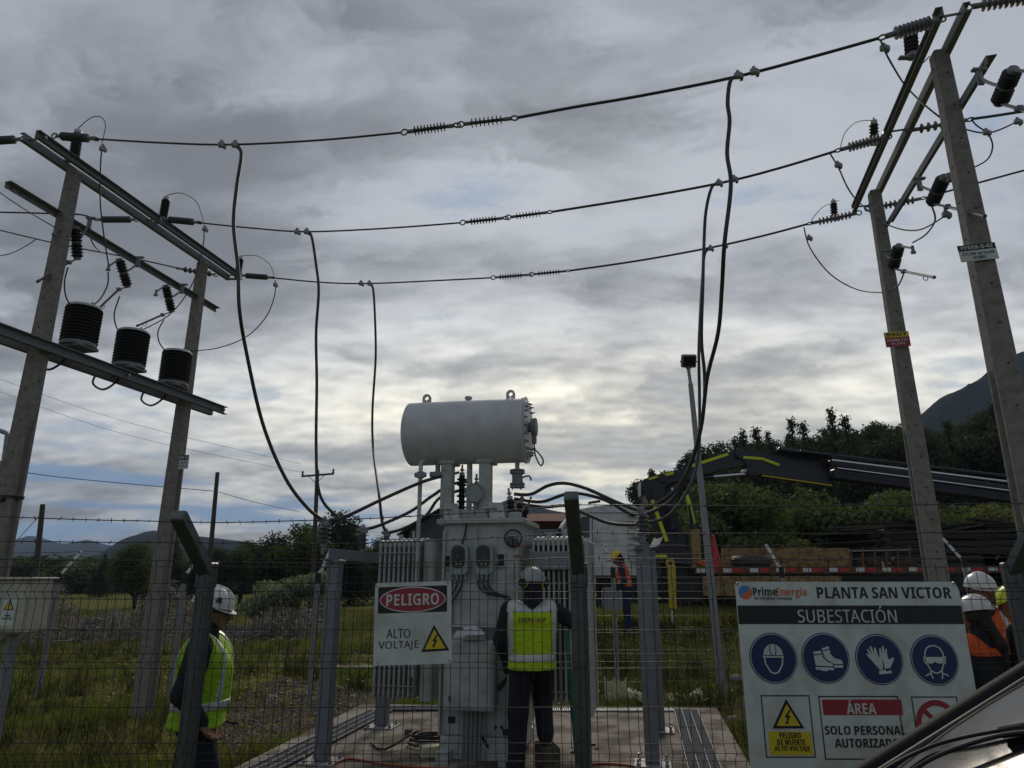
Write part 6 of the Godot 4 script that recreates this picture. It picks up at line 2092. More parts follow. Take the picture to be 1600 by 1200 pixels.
	wire("distant_wire", [Vector3(-14.967, 3.792, -22.000), Vector3(-15.729, 2.797, -22.000), Vector3(-16.413, 2.212, -22.000)], 0.01, "guy wire slanting from the bare pole near the meter box", "wire", M.wire, g)
	# flood light pole
	t = thing("flood_light_pole", "slim galvanised pole with a small flood light on top", "lamp pole", Vector3(3.40, 0, -11.9))
	mb = MB.new()
	var top: Vector3 = Vector3(3.244, 5.195, -11.900) - t.position
	mb.tube([Vector3(0, -0.3, 0), top], 0.075, 12, true, 0.045)
	mb.tube([top, top + Vector3(-0.02, 0.3, 0)], 0.03, 10)
	put(mb, "shaft", M.galv, t)
	mb = MB.new()
	mb.box(Transform3D(Basis.from_euler(Vector3(deg_to_rad(25), 0, 0)), top + Vector3(-0.02, 0.42, 0.06)), Vector3(0.27, 0.24, 0.1), 0.02)
	mb.bar(top + Vector3(-0.17, 0.42, 0.06), top + Vector3(-0.02, 0.27, 0), 0.02, 0.03)
	mb.bar(top + Vector3(0.13, 0.42, 0.06), top + Vector3(-0.02, 0.27, 0), 0.02, 0.03)
	var lh := put(mb, "lamp_head", M.galvdark, t)
	mb = MB.new()
	mb.box(Transform3D(Basis.from_euler(Vector3(deg_to_rad(25), 0, 0)), top + Vector3(-0.02, 0.40, 0.113)), Vector3(0.22, 0.18, 0.012), 0.003)
	put(mb, "glass_front", M.glassdark, lh)
	# lamp arm at the picture's edge behind the near pole
	t = thing("street_lamp", "grey lamp post half hidden behind the meter box pole", "lamp post", Vector3(-6.494, 1.841, -9.000) * Vector3(1, 0, 1))
	mb = MB.new()
	tp = Vector3(-6.766, 3.647, -9.000) - t.position
	mb.tube([Vector3(0, -0.2, 0), tp], 0.05, 10)
	mb.tube(crv([tp, tp + Vector3(-0.08, 0.06, 0), tp + Vector3(-0.3, 0.12, 0)]), 0.03, 8)
	put(mb, "shaft", M.galv, t)
	mb = MB.new()
	mb.box(Transform3D(Basis(), tp + Vector3(-0.45, 0.13, 0)), Vector3(0.35, 0.07, 0.15), 0.03)
	put(mb, "lamp_head", M.galvdark, t)

func old_pole(base: Vector3, top: Vector3, r: float, label: String) -> Node3D:
	var t := thing("wooden_pole", label, "pole", base, 0, "old wooden poles in the field")
	var mb := MB.new()
	var q := top - base
	mb.tube([Vector3(0, -0.4, 0), q * 0.5 + Vector3(0.01, 0, 0), q], r, 9, true, r * 0.75)
	put(mb, "shaft", M.oldpole, t)
	return t

# ---------- vegetation ----------
func leafy(n: int, blobs: Array, leaf: float, seed_: int, droop := 0.0) -> MB:
	var r := RandomNumberGenerator.new()
	r.seed = seed_
	var mb := MB.new()
	var total := 0.0
	for b in blobs:
		total += b[1] * b[1]
	for b in blobs:
		var cnt := int(n * b[1] * b[1] / total)
		for k in cnt:
			var d := Vector3(r.randfn(), r.randfn(), r.randfn())
			if d.length() > 2.0:
				d *= r.randf_range(0.9, 1.9) / d.length()
			var p: Vector3 = b[0] + Vector3(d.x, d.y * b[2], d.z) * b[1] * 0.56
			d = d.normalized()
			var nn := (d + Vector3(r.randfn(), r.randfn() + 0.4, r.randfn()) * 0.7).normalized()
			var a := nn.cross(Vector3(r.randfn(), r.randfn(), r.randfn())).normalized()
			var c := nn.cross(a)
			a = (a + Vector3(0, -droop, 0)).normalized()
			var s := leaf * r.randf_range(0.6, 1.35)
			var v := r.randf_range(0.7, 1.25)
			mb.col = Color(v * r.randf_range(0.92, 1.1), v, v * r.randf_range(0.85, 1.05))
			var i0 := mb.vert(p - a * s * 0.5, nn)
			mb.vert(p + c * s * 0.28, nn)
			mb.vert(p + a * s * 0.55, nn)
			mb.vert(p - c * s * 0.28, nn)
			mb.i.append_array([i0, i0 + 1, i0 + 2, i0, i0 + 2, i0 + 3])
	return mb

func limbs(mb: MB, from: Vector3, dir: Vector3, len: float, rad: float, depth: int, r: RandomNumberGenerator, tips: Array) -> void:
	var mid := from + dir * len * 0.5 + Vector3(r.randfn(), r.randfn(), r.randfn()) * len * 0.05
	var to := from + dir * len
	mb.tube([from, mid, to], rad, 6, false, rad * 0.6)
	tips.append(to)
	if depth == 0:
		return
	for k in 3:
		var d := (dir + Vector3(r.randfn(), r.randfn() * 0.5 + 0.15, r.randfn()) * 0.62).normalized()
		limbs(mb, from + dir * len * r.randf_range(0.55, 1.0), d, len * r.randf_range(0.55, 0.75), rad * 0.55, depth - 1, r, tips)

func make_tree(h: float, w: float, leaf: float, n: int, seed_: int, m: Material, kind: String, called: String) -> Node3D:
	var r := RandomNumberGenerator.new()
	r.seed = seed_
	var t := Node3D.new()
	t.name = called
	var trunk := MB.new()
	var blobs := []
	if kind == "conifer":
		trunk.tube([Vector3(0, -0.5, 0), Vector3(r.randfn() * 0.05, h * 0.5, r.randfn() * 0.05), Vector3(0, h * 0.97, 0)], h * 0.022, 7, true, h * 0.004)
		var lay := 22
		for k in lay:
			var u := k / float(lay - 1)
			var y := lerpf(h * 0.10, h * 0.95, u)
			var rr := w * 0.5 * pow(1.0 - u, 0.8) + w * 0.05
			var arms := 6 if u < 0.7 else (5 if u < 0.9 else 3)
			for a in arms:
				var g := TAU * (a + r.randf() * 0.7) / arms + k
				var q := rr * r.randf_range(0.25, 0.9) * (1.0 if u < 0.9 else 0.5)
				blobs.append([Vector3(cos(g) * q, y + r.randfn() * h * 0.015, sin(g) * q), maxf(rr * 0.5, w * 0.085), 0.9])
	elif kind == "bush":
		for k in 9:
			var g := r.randf() * TAU
			var q := w * 0.5 * sqrt(r.randf()) * 0.75
			var top := Vector3(cos(g) * q, h * r.randf_range(0.35, 0.82), sin(g) * q)
			trunk.tube([Vector3(cos(g) * q * 0.2, -0.15, sin(g) * q * 0.2), top * Vector3(0.7, 0.5, 0.7), top], h * 0.015, 5, false, h * 0.005)
			blobs.append([top, w * r.randf_range(0.14, 0.24), h / w * 0.9])
	else:
		var tips := []
		for k in 2:
			limbs(trunk, Vector3(r.randfn() * 0.1, -0.3, r.randfn() * 0.1), Vector3(r.randfn() * 0.15, 1, r.randfn() * 0.15).normalized(), h * 0.42, h * 0.026, 2, r, tips)
		for p in tips:
			if p.y > h * 0.25:
				var q := Vector3(clampf(p.x, -w * 0.42, w * 0.42), minf(p.y, h * 0.92), clampf(p.z, -w * 0.42, w * 0.42))
				blobs.append([q, w * r.randf_range(0.12, 0.22), 0.85])
	var hi := 0.0
	for b in blobs:
		hi = maxf(hi, b[0].y + b[1] * b[2] * 0.95)
	for b in blobs:
		b[0].y *= h / hi
	var o := put(trunk, "trunk", M.bark, t)
	var c := put(leafy(n, blobs, leaf, seed_ + 100), "crown", m, t, true)
	return t

func plant_tree(proto: Node3D, at: Vector3, yaw: float, s: float, label: String, category: String, group: String) -> void:
	var c: Node3D = proto.duplicate()
	c.name = numbered(proto.name)
	add_child(c)
	c.position = at
	c.rotation.y = yaw
	c.scale = Vector3(s, s * rng.randf_range(0.92, 1.1), s)
	tag(c, label, category, group)

func leaf_mat(r: float, g: float, b: float) -> StandardMaterial3D:
	var m := mat(lin(r, g, b), 0.75)
	m.vertex_color_use_as_albedo = true
	m.metallic_specular = 0.25
	m.backlight_enabled = true
	m.backlight = lin(0.55, 0.75, 0.3)
	return m

func build_trees() -> void:
	M.bark = mat(lin(0.06, 0.05, 0.042), 0.95, 0, T.wood, 2.0, T.bfine, 1.0, false)
	M.leafdark = leaf_mat(0.065, 0.08, 0.05)
	M.leafmid = leaf_mat(0.12, 0.145, 0.065)
	M.leaflight = leaf_mat(0.2, 0.21, 0.085)
	M.leafpale = leaf_mat(0.3, 0.33, 0.24)
	var ev := [make_tree(9.0, 5.0, 0.22, 16000, 1, M.leafdark, "broad", "wood_tree"), make_tree(10.0, 4.2, 0.21, 16000, 2, M.leafdark, "conifer", "wood_tree"), make_tree(8.0, 5.4, 0.22, 16000, 3, M.leafdark, "broad", "wood_tree"), make_tree(11.0, 4.0, 0.21, 16000, 4, M.leafdark, "conifer", "wood_tree")]
	# wood on the slope: skyline heights are met by the slope and by tree size
	var r := RandomNumberGenerator.new()
	r.seed = 77
	for row in 6:
		var f: float = [44.0, 52.0, 60.0, 68.0, 76.0, 84.0][row]
		var x := f * 0.205
		while x < f * 0.86:
			var y := gh(x, f)
			var px := 800.0 + 1063.0 * x / (f * 0.9627 + y * 0.27)
			# height of the wood's outline over each direction
			var sky := 0.0
			var pts := [[960, 800], [1000, 772], [1030, 735], [1060, 712], [1150, 692], [1270, 666], [1350, 655], [1420, 662], [1470, 690], [1520, 655], [1600, 640], [1700, 640]]
			for k in pts.size() - 1:
				if px >= pts[k][0] and px < pts[k + 1][0]:
					sky = lerpf(pts[k][1], pts[k + 1][1], (px - pts[k][0]) / float(pts[k + 1][0] - pts[k][0]))
			if sky > 0.0:
				var e := tan(deg_to_rad(15.7) - atan((sky - 600.0) / 1063.0))
				var top := 1.85 + e * f
				var hgt := clampf((top - y) * r.randf_range(0.84, 1.04), 3.0, 13.5)
				if hgt < 3.2 and top - y < 2.0:
					x += 3.0
					continue
				var k := r.randi() % 4
				if r.randf() < 0.3:
					k = 3
				var base: float = [9.0, 10.0, 8.0, 11.0][k]
				plant_tree(ev[k], Vector3(x, y, -f), r.randf() * TAU, hgt / base, "pointed dark tree of the dense wood on the slope behind the crane" if k % 2 == 1 else "round-crowned dark tree of the dense wood on the slope behind the crane", "tree", "dark trees of the wood on the slope")
			x += r.randf_range(2.0, 3.4) * (0.8 + f / 120.0)
	# lighter bushes at the foot of the slope
	var bu := [make_tree(3.4, 4.2, 0.17, 9000, 11, M.leafmid, "bush", "hedge_bush"), make_tree(3.0, 3.8, 0.16, 9000, 12, M.leaflight, "bush", "hedge_bush"), make_tree(3.8, 4.0, 0.17, 9000, 13, M.leafmid, "bush", "hedge_bush")]
	for k in 30:
		var f := 27.0 + 2.6 * (k % 5)
		var x := lerpf(f * 0.24, f * 0.74, (k + r.randf() * 0.8) / 30.0)
		var y := gh(x, f)
		var light := (k * 7) % 3
		plant_tree(bu[light], Vector3(x, y - 0.1, -f), r.randf() * TAU, r.randf_range(1.0, 1.45), "yellow-green bush at the foot of the slope" if light == 1 else "dull green bush at the foot of the slope", "bush", "bushes at the foot of the slope")
	# trees over the field
	var ft := [make_tree(6.0, 5.0, 0.19, 12000, 21, M.leafmid, "broad", "field_tree"), make_tree(6.5, 3.4, 0.17, 12000, 22, M.leafdark, "conifer", "field_tree"), make_tree(5.0, 5.5, 0.19, 12000, 23, M.leafdark, "broad", "field_tree")]
	var spots := [
		[218, 838, 40, 0, "bushy tree with thin top left of the concrete pole, behind the brush pile"],
		[262, 812, 44, 1, "pointed tree right behind the concrete pole with the white plate"],
		[330, 848, 46, 2, "low dark tree between the bare pole and the man in lime"],
		[378, 838, 48, 0, "round tree behind the man in the lime vest"],
		[425, 822, 42, 2, "dark tree at the near edge of the clump by the cable stand"],
		[468, 806, 40, 0, "tall bushy tree in the clump by the cable stand"],
		[512, 800, 44, 2, "widest dark tree of the clump by the cable stand"],
		[548, 812, 46, 1, "pointed tree at the far edge of the clump by the cable stand"],
		[590, 835, 50, 0, "low tree between the cable stand and the barn"],
		[300, 862, 60, 2, "distant dark tree low on the horizon behind the pole"],
		[160, 868, 62, 1, "distant pointed tree low on the horizon near the bare pole"],
		[640, 850, 54, 2, "dark tree under the barn's eave"]]
	for s in spots:
		var f: float = s[2]
		var e := tan(deg_to_rad(15.7) - atan((s[1] - 600.0) / 1063.0))
		var hgt := 1.85 + e * f
		var d := f * 0.9627
		var base: float = [6.0, 6.5, 5.0][s[3]]
		plant_tree(ft[s[3]], Vector3((s[0] - 800.0) * d / 1063.0, gh((s[0] - 800.0) * d / 1063.0, f), -f), r.randf() * TAU, hgt / base, s[4], "tree", "trees over the field")
	# pale willow bushes and a far tree line
	var wl := make_tree(1.7, 2.2, 0.1, 8000, 31, M.leafpale, "bush", "willow_bush")
	for s in [[440, 24, 1.0, "pale grey-green willow bush behind the fence, first of three"], [470, 23, 1.15, "pale grey-green willow bush beside the cable stand, tallest of three"], [412, 26, 0.8, "pale grey-green willow bush, smallest of three, near the man in lime"]]:
		var d: float = s[1] * 0.9627
		plant_tree(wl, Vector3((s[0] - 800.0) * d / 1063.0, 0, -s[1]), r.randf() * TAU, s[2], s[3], "bush", "pale willow bushes")
	var places := []
	var cols := []
	var tl := leafy(900, [[Vector3(0, 1.6, 0), 1.5, 1.1], [Vector3(0.9, 1.1, 0), 1.1, 0.9], [Vector3(-1.0, 1.0, 0.2), 1.1, 0.9]], 0.45, 40)
	for k in 420:
		var f := r.randf_range(70.0, 130.0)
		var x := r.randf_range(-0.85, 0.1) * f
		var s := r.randf_range(0.6, 1.25)
		places.append(Transform3D(Basis(Vector3.UP, r.randf() * TAU).scaled(Vector3(s * 1.4, s, s * 1.4)), Vector3(x, gh(x, f) - 0.2, -f)))
		var g := r.randf_range(0.7, 1.3)
		cols.append(Color(g, g, g))
	var mt := leaf_mat(0.11, 0.13, 0.075)
	tag(scatter("treeline", tl.mesh(true), mt, places, cols), "low dark line of far trees along the horizon over the field", "treeline")

func blade_tuft(n: int, h: float, spread: float, seed_: int) -> ArrayMesh:
	var r := RandomNumberGenerator.new()
	r.seed = seed_
	var mb := MB.new()
	for k in n:
		var g := r.randf() * TAU
		var b := Vector3(cos(g), 0, sin(g)) * spread * r.randf() * 0.5
		var lean := Vector3(r.randfn(), 0, r.randfn()) * h * 0.32
		var hh := h * r.randf_range(0.5, 1.1)
		var s := Vector3(cos(g + 1.57), 0, sin(g + 1.57)) * r.randf_range(0.004, 0.008) * (h / 0.2 + 0.4) * 0.8
		var v := r.randf_range(0.75, 1.25)
		mb.col = Color(v * r.randf_range(0.9, 1.25), v, v * 0.9)
		var m := b + lean * 0.35 + Vector3(0, hh * 0.6, 0)
		var t := b + lean + Vector3(0, hh, 0)
		var nn := (Vector3(cos(g), 0.9, sin(g))).normalized()
		var i0 := mb.vert(b - s, nn)
		mb.vert(b + s, nn)
		mb.vert(m + s * 0.7, nn)
		mb.vert(m - s * 0.7, nn)
		mb.vert(t, nn)
		mb.i.append_array([i0, i0 + 1, i0 + 2, i0, i0 + 2, i0 + 3, i0 + 3, i0 + 2, i0 + 4])
	return mb.mesh(true)

func on_pad(x: float, f: float) -> bool:
	var k := (f - 5.45) / 4.6
	return f > 5.3 and f < 10.12 and x > lerpf(-2.86, -2.1, k) and x < lerpf(2.0, 2.8, k)

func build_grass() -> void:
	M.grass = mat(Color.WHITE, 0.8)
	M.grass.vertex_color_use_as_albedo = true
	M.grass.metallic_specular = 0.2
	M.grass.backlight_enabled = true
	M.grass.backlight = lin(0.5, 0.65, 0.2)
	var r := RandomNumberGenerator.new()
	r.seed = 99
	var patch := FastNoiseLite.new()
	patch.seed = 12
	patch.frequency = 0.35
	patch.fractal_octaves = 4
	var sets := [[blade_tuft(20, 0.085, 0.2, 1), 0.0], [blade_tuft(16, 0.17, 0.22, 2), 0.0], [blade_tuft(24, 0.13, 0.6, 3), 0.0]]
	var all := [[[], []], [[], []], [[], []]]
	var gl: PackedVector2Array = PackedVector2Array()
	for p in [Vector3(-2.904, 0.000, -7.807), Vector3(-4.083, 0.000, -10.113), Vector3(-4.523, 0.000, -14.018), Vector3(-2.064, 0.000, -11.916), Vector3(-1.559, 0.000, -11.280)]:
		gl.append(Vector2(p.x, -p.z))
	for k in 62000:
		var f := 4.7 + 34.0 * pow(r.randf(), 1.7)
		var x := r.randf_range(-1.0, 0.92) * (f * 0.86 + 0.8)
		if on_pad(x, f) or (Geometry2D.is_point_in_polygon(Vector2(x, f), gl) and r.randf() < 0.93):
			continue
		var pn := patch.get_noise_2d(x, f)
		if pn < -0.22 and r.randf() < 0.75:
			continue
		var dry := clampf(0.42 + pn * -1.6 + r.randfn() * 0.14, 0.0, 1.0)
		var q := 1 if (r.randf() < 0.16 + maxf(pn, 0.0)) else 0
		if f > 18.0:
			q = 2
		var s := r.randf_range(0.6, 1.25) * (1.0 if f < 18.0 else 1.3)
		var col := Color(0.22, 0.25, 0.07).lerp(Color(0.36, 0.29, 0.16), dry)
		if r.randf() < 0.05:
			col = Color(0.2, 0.16, 0.08)
		var v := r.randf_range(0.75, 1.2)
		all[q][0].append(Transform3D(Basis(Vector3.UP, r.randf() * TAU).scaled(Vector3(s, s * r.randf_range(0.7, 1.2), s)), Vector3(x, gh(x, f) - 0.01, -f)))
		all[q][1].append(Color(col.r * v, col.g * v, col.b * v))
	var words := ["short uneven grass around the concrete pad", "taller rough grass clumps in the yard", "sparse field grass reaching to the trees"]
	for q in 3:
		tag(scatter("grass", sets[q][0], M.grass, all[q][0], all[q][1]), words[q], "grass")
	# tall dry stalks and leafy weeds near the mesh fence
	var places := []
	var cols := []
	for k in 420:
		var f := r.randf_range(4.75, 6.6)
		var x := r.randf_range(-4.4, -1.5)
		if on_pad(x, f):
			continue
		var s := r.randf_range(0.7, 1.7)
		places.append(Transform3D(Basis(Vector3.UP, r.randf() * TAU).scaled(Vector3(s, s * 1.15, s)), Vector3(x, gh(x, f), -f)))
		var c := Color(0.09, 0.115, 0.035).lerp(Color(0.2, 0.16, 0.09), r.randf())
		cols.append(c)
	tag(scatter("weeds", blade_tuft(18, 0.27, 0.24, 9), M.grass, places, cols), "tall mixed weeds along the mesh fence by the man in lime", "weeds")
	places = []
	cols = []
	for k in 1500:
		var f := r.randf_range(6.2, 19.0)
		var x := r.randf_range(-0.95, 0.85) * (f * 0.86 + 0.4)
		if on_pad(x, f) or Geometry2D.is_point_in_polygon(Vector2(x, f), gl) or patch.get_noise_2d(x * 1.7 + 30.0, f * 1.7) < 0.02:
			continue
		var s := r.randf_range(0.6, 1.5)
		places.append(Transform3D(Basis(Vector3.UP, r.randf() * TAU).scaled(Vector3(s * 1.2, s, s * 1.2)), Vector3(x, gh(x, f), -f)))
		var c := Color(0.075, 0.095, 0.03).lerp(Color(0.24, 0.17, 0.1), r.randf() * r.randf() * 1.3)
		cols.append(c)
	tag(scatter("weeds", blade_tuft(26, 0.24, 0.34, 19), M.grass, places, cols), "dark and rusty weed clumps dotted over the field grass", "weeds")
	# tiny pale flowers over the right-hand grass
	places = []
	cols = []
	for k in 1500:
		var f := r.randf_range(9.9, 17.0)
		var x := r.randf_range(-0.55, 0.6) * f
		if on_pad(x, f):
			continue
		var s := r.randf_range(0.009, 0.02)
		places.append(Transform3D(Basis.from_euler(Vector3(r.randf() * 3, r.randf() * 3, 0)).scaled(Vector3(s, s * 0.6, s)), Vector3(x, gh(x, f) + r.randf_range(0.08, 0.26), -f)))
		cols.append(Color(0.55, 0.53, 0.36) if r.randf() < 0.7 else Color(0.5, 0.42, 0.05))
	tag(scatter("flowers", stone_mesh(5), M.pebble, places, cols), "tiny pale and yellow flowers scattered over the grass", "flowers")
	# brush pile: bleached sticks and dry leaves in a long mound
	var st := MB.new()
	st.tube([Vector3(-0.5, 0, 0), Vector3(-0.1, 0.06, 0.02), Vector3(0.2, 0.02, -0.03), Vector3(0.5, 0.08, 0)], 0.02, 4, false, 0.008)
	places = []
	cols = []
	for k in 9000:
		var u := r.randf()
		var x := lerpf(-17.5, -9.0, u) if r.randf() < 0.8 else r.randf_range(-9.0, -5.6)
		var f := 21.0 + r.randfn() * 0.9 + (x + 12.0) * 0.15
		var hm := (1.35 if x < -9.0 else 0.9) * (0.75 + 0.35 * sin(x * 1.7) + 0.2 * sin(x * 4.1)) * exp(-pow((f - 21.0 - (x + 12.0) * 0.15) / 1.1, 2.0))
		var y := hm * sqrt(r.randf())
		var s := r.randf_range(0.16, 0.55)
		places.append(Transform3D(Basis.from_euler(Vector3(r.randf() * 6, r.randf() * 6, r.randf() * 6)).scaled(Vector3.ONE * s), Vector3(x, y + 0.05, -f)))
		var g := r.randf_range(0.07, 0.25) if r.randf() < 0.62 else r.randf_range(0.3, 0.6)
		cols.append(Color(g * 1.12, g, g * 0.86))
	tag(scatter("brush_pile", st.mesh(), M.pebble, places, cols), "long pile of bleached grey branches across the field", "brush pile")
	# stones lying about
	var k2 := 0
	for s in [[568, 1042, 0.10, "pale stone lying left of the danger board"], [556, 1030, 0.07, "small pale stone left of the danger board"], [575, 1016, 0.08, "pale stone in the grass just above the danger board's neighbours"], [1152, 1075, 0.1, "pale stone beside the plant board"], [655, 1095, 0.06, "small stone behind the radiator"], [1146, 1125, 0.06, "small stone in the gravel by the plant board"], [425, 1092, 0.07, "small pale stone on the gravel beside the pad"]]:
		var mi := MeshInstance3D.new()
		mi.mesh = stone_mesh(200 + k2)
		mi.material_override = M.stone
		mi.name = numbered("stone")
		add_child(mi)
		var d := tan(atan((s[1] - 600.0) / 1063.0) - deg_to_rad(15.7))
		var f := 1.85 / d
		var x: float = (s[0] - 800.0) * (f * 0.9627 - 1.85 * 0.2706) / 1063.0
		mi.position = Vector3(x, gh(x, f) + s[2] * 0.3, -f)
		mi.scale = Vector3(s[2] * 1.4, s[2], s[2])
		tag(mi, s[3], "stone", "loose stones in the grass")
		k2 += 1

# ---------- people ----------
# bones: [a, b, radius a, radius b, colour]; their field is meshed as surface nets
func nets(mb: MB, bones: Array, cell: float, k: float, inflate := 0.0, clips := []) -> void:
	var lo := Vector3.ONE * 1e9
	var hi := -lo
	for b in bones:
		var r: float = maxf(b[2], b[3]) + inflate + cell * 2.5
		lo = lo.min((b[0] as Vector3).min(b[1]) - Vector3.ONE * r)
		hi = hi.max((b[0] as Vector3).max(b[1]) + Vector3.ONE * r)
	for c in clips:
		for a in 3:
			if c[0][a] > 0.99:
				hi[a] = minf(hi[a], c[1] + cell * 2)
			elif c[0][a] < -0.99:
				lo[a] = maxf(lo[a], -c[1] - cell * 2)
	var nx := int((hi.x - lo.x) / cell) + 2
	var ny := int((hi.y - lo.y) / cell) + 2
	var nz := int((hi.z - lo.z) / cell) + 2
	var f := PackedFloat32Array()
	f.resize(nx * ny * nz)
	f.fill(1.0)
	var who := PackedInt32Array()
	who.resize(nx * ny * nz)
	var best := PackedFloat32Array()
	best.resize(nx * ny * nz)
	best.fill(9.0)
	for bi in bones.size():
		var b: Array = bones[bi]
		var a: Vector3 = b[0]
		var ba: Vector3 = b[1] - a
		var l2 := maxf(ba.length_squared(), 1e-9)
		var ra: float = b[2]
		var rb: float = b[3]
		var m := maxf(ra, rb) + inflate + k + cell * 2.0
		var p0 := ((a.min(b[1]) - Vector3.ONE * m - lo) / cell).floor()
		var p1 := ((a.max(b[1]) + Vector3.ONE * m - lo) / cell).ceil()
		for z in range(maxi(0, int(p0.z)), mini(nz, int(p1.z))):
			for y in range(maxi(0, int(p0.y)), mini(ny, int(p1.y))):
				var at := (z * ny + y) * nx
				for x in range(maxi(0, int(p0.x)), mini(nx, int(p1.x))):
					var pa := lo + Vector3(x, y, z) * cell - a
					var h := clampf(pa.dot(ba) / l2, 0.0, 1.0)
					var d := (pa - ba * h).length() - lerpf(ra, rb, h)
					var q := at + x
					if d < best[q]:
						best[q] = d
						who[q] = bi
					var o := f[q]
					var t := clampf(0.5 + 0.5 * (o - d) / k, 0.0, 1.0)
					f[q] = lerpf(o, d, t) - k * t * (1.0 - t)
	if inflate != 0.0 or clips:
		for z in nz:
			for y in ny:
				for x in nx:
					var q := (z * ny + y) * nx + x
					var v := f[q] - inflate
					if v < 0.1:
						var p := lo + Vector3(x, y, z) * cell
						for c in clips:
							v = maxf(v, (c[0] as Vector3).dot(p) - c[1])
					f[q] = v
	var id := {}
	var sx := 1
	var sy := nx
	var sz := nx * ny
	var offs := [0, sx, sy, sx + sy, sz, sx + sz, sy + sz, sx + sy + sz]
	var cps := [Vector3(0, 0, 0), Vector3(1, 0, 0), Vector3(0, 1, 0), Vector3(1, 1, 0), Vector3(0, 0, 1), Vector3(1, 0, 1), Vector3(0, 1, 1), Vector3(1, 1, 1)]
	var edges := [[0, 1], [2, 3], [4, 5], [6, 7], [0, 2], [1, 3], [4, 6], [5, 7], [0, 4], [1, 5], [2, 6], [3, 7]]
	for z in nz - 1:
		for y in ny - 1:
			var row := (z * ny + y) * nx
			for x in nx - 1:
				var q := row + x
				var v0 := f[q]
				if v0 > cell * 2.0 or v0 < -cell * 2.0:
					continue
				var s := v0 < 0.0
				var mixed := false
				for e in range(1, 8):
					if (f[q + offs[e]] < 0.0) != s:
						mixed = true
						break
				if not mixed:
					continue
				var acc := Vector3.ZERO
				var cnt := 0
				for e in edges:
					var fa := f[q + offs[e[0]]]
					var fb := f[q + offs[e[1]]]
					if (fa < 0.0) != (fb < 0.0):
						acc += (cps[e[0]] as Vector3).lerp(cps[e[1]], fa / (fa - fb))
						cnt += 1
				var n := Vector3(f[q + sx] - v0 + f[q + sx + sy + sz] - f[q + sy + sz], f[q + sy] - v0 + f[q + sx + sy + sz] - f[q + sx + sz], f[q + sz] - v0 + f[q + sx + sy + sz] - f[q + sx + sy])
				mb.col = bones[who[q]][4]
				id[q] = mb.vert(lo + (Vector3(x, y, z) + acc / cnt) * cell, n.normalized())
	for q in id:
		for ax in 3:
			var d: int = [sx, sy, sz][ax]
			var a: int = [sy, sz, sx][ax]
			var b: int = [sz, sx, sy][ax]
			# edge from q along ax is shared by the cells q, q-a, q-b, q-a-b
			var fa := f[q]
			var fb := f[q + d]
			if (fa < 0.0) == (fb < 0.0):
				continue
			if not (id.has(q - a) and id.has(q - b) and id.has(q - a - b)):
				continue
			var c := [id[q], id[q - a], id[q - a - b], id[q - b]]
			if fa < 0.0:
				mb.i.append_array([c[0], c[2], c[1], c[0], c[3], c[2]])
			else:
				mb.i.append_array([c[0], c[1], c[2], c[0], c[2], c[3]])

func hand_bones(w: Vector3, dir: Vector3, palm: Vector3, curl: float, side: float, col: Color) -> Array:
	var out := []
	dir = dir.normalized()
	var acr := dir.cross(palm).normalized() * side
	var pn := acr.cross(dir).normalized() * side
	if pn.dot(palm) < 0.0:
		pn = -pn
	var k0 := w + dir * 0.085
	for j in 3:
		out.append([w + acr * (j - 1) * 0.02, k0 + acr * (j - 1) * 0.027, 0.02, 0.015, col])
	for j in 4:
		var b := k0 + acr * (j - 1.5) * 0.021
		var l: float = [0.036, 0.042, 0.04, 0.031][j]
		var d := dir
		for s in 3:
			d = (d.rotated(acr * side, 0.0) * cos(curl) + pn * sin(curl)).normalized() if s > 0 or curl > 0.3 else d
			var e = b + d * l * [1.0, 0.7, 0.55][s]
			out.append([b, e, 0.0095, 0.0085, col])
			b = e
	var tb := w + dir * 0.03 + acr * 0.03
	var t1 := tb + (dir * 0.6 + acr * 0.7 + pn * 0.3).normalized() * 0.04
	out.append([tb, t1, 0.013, 0.0105, col])
	out.append([t1, t1 + (dir + pn * 0.6).normalized() * 0.034, 0.0105, 0.009, col])
	return out

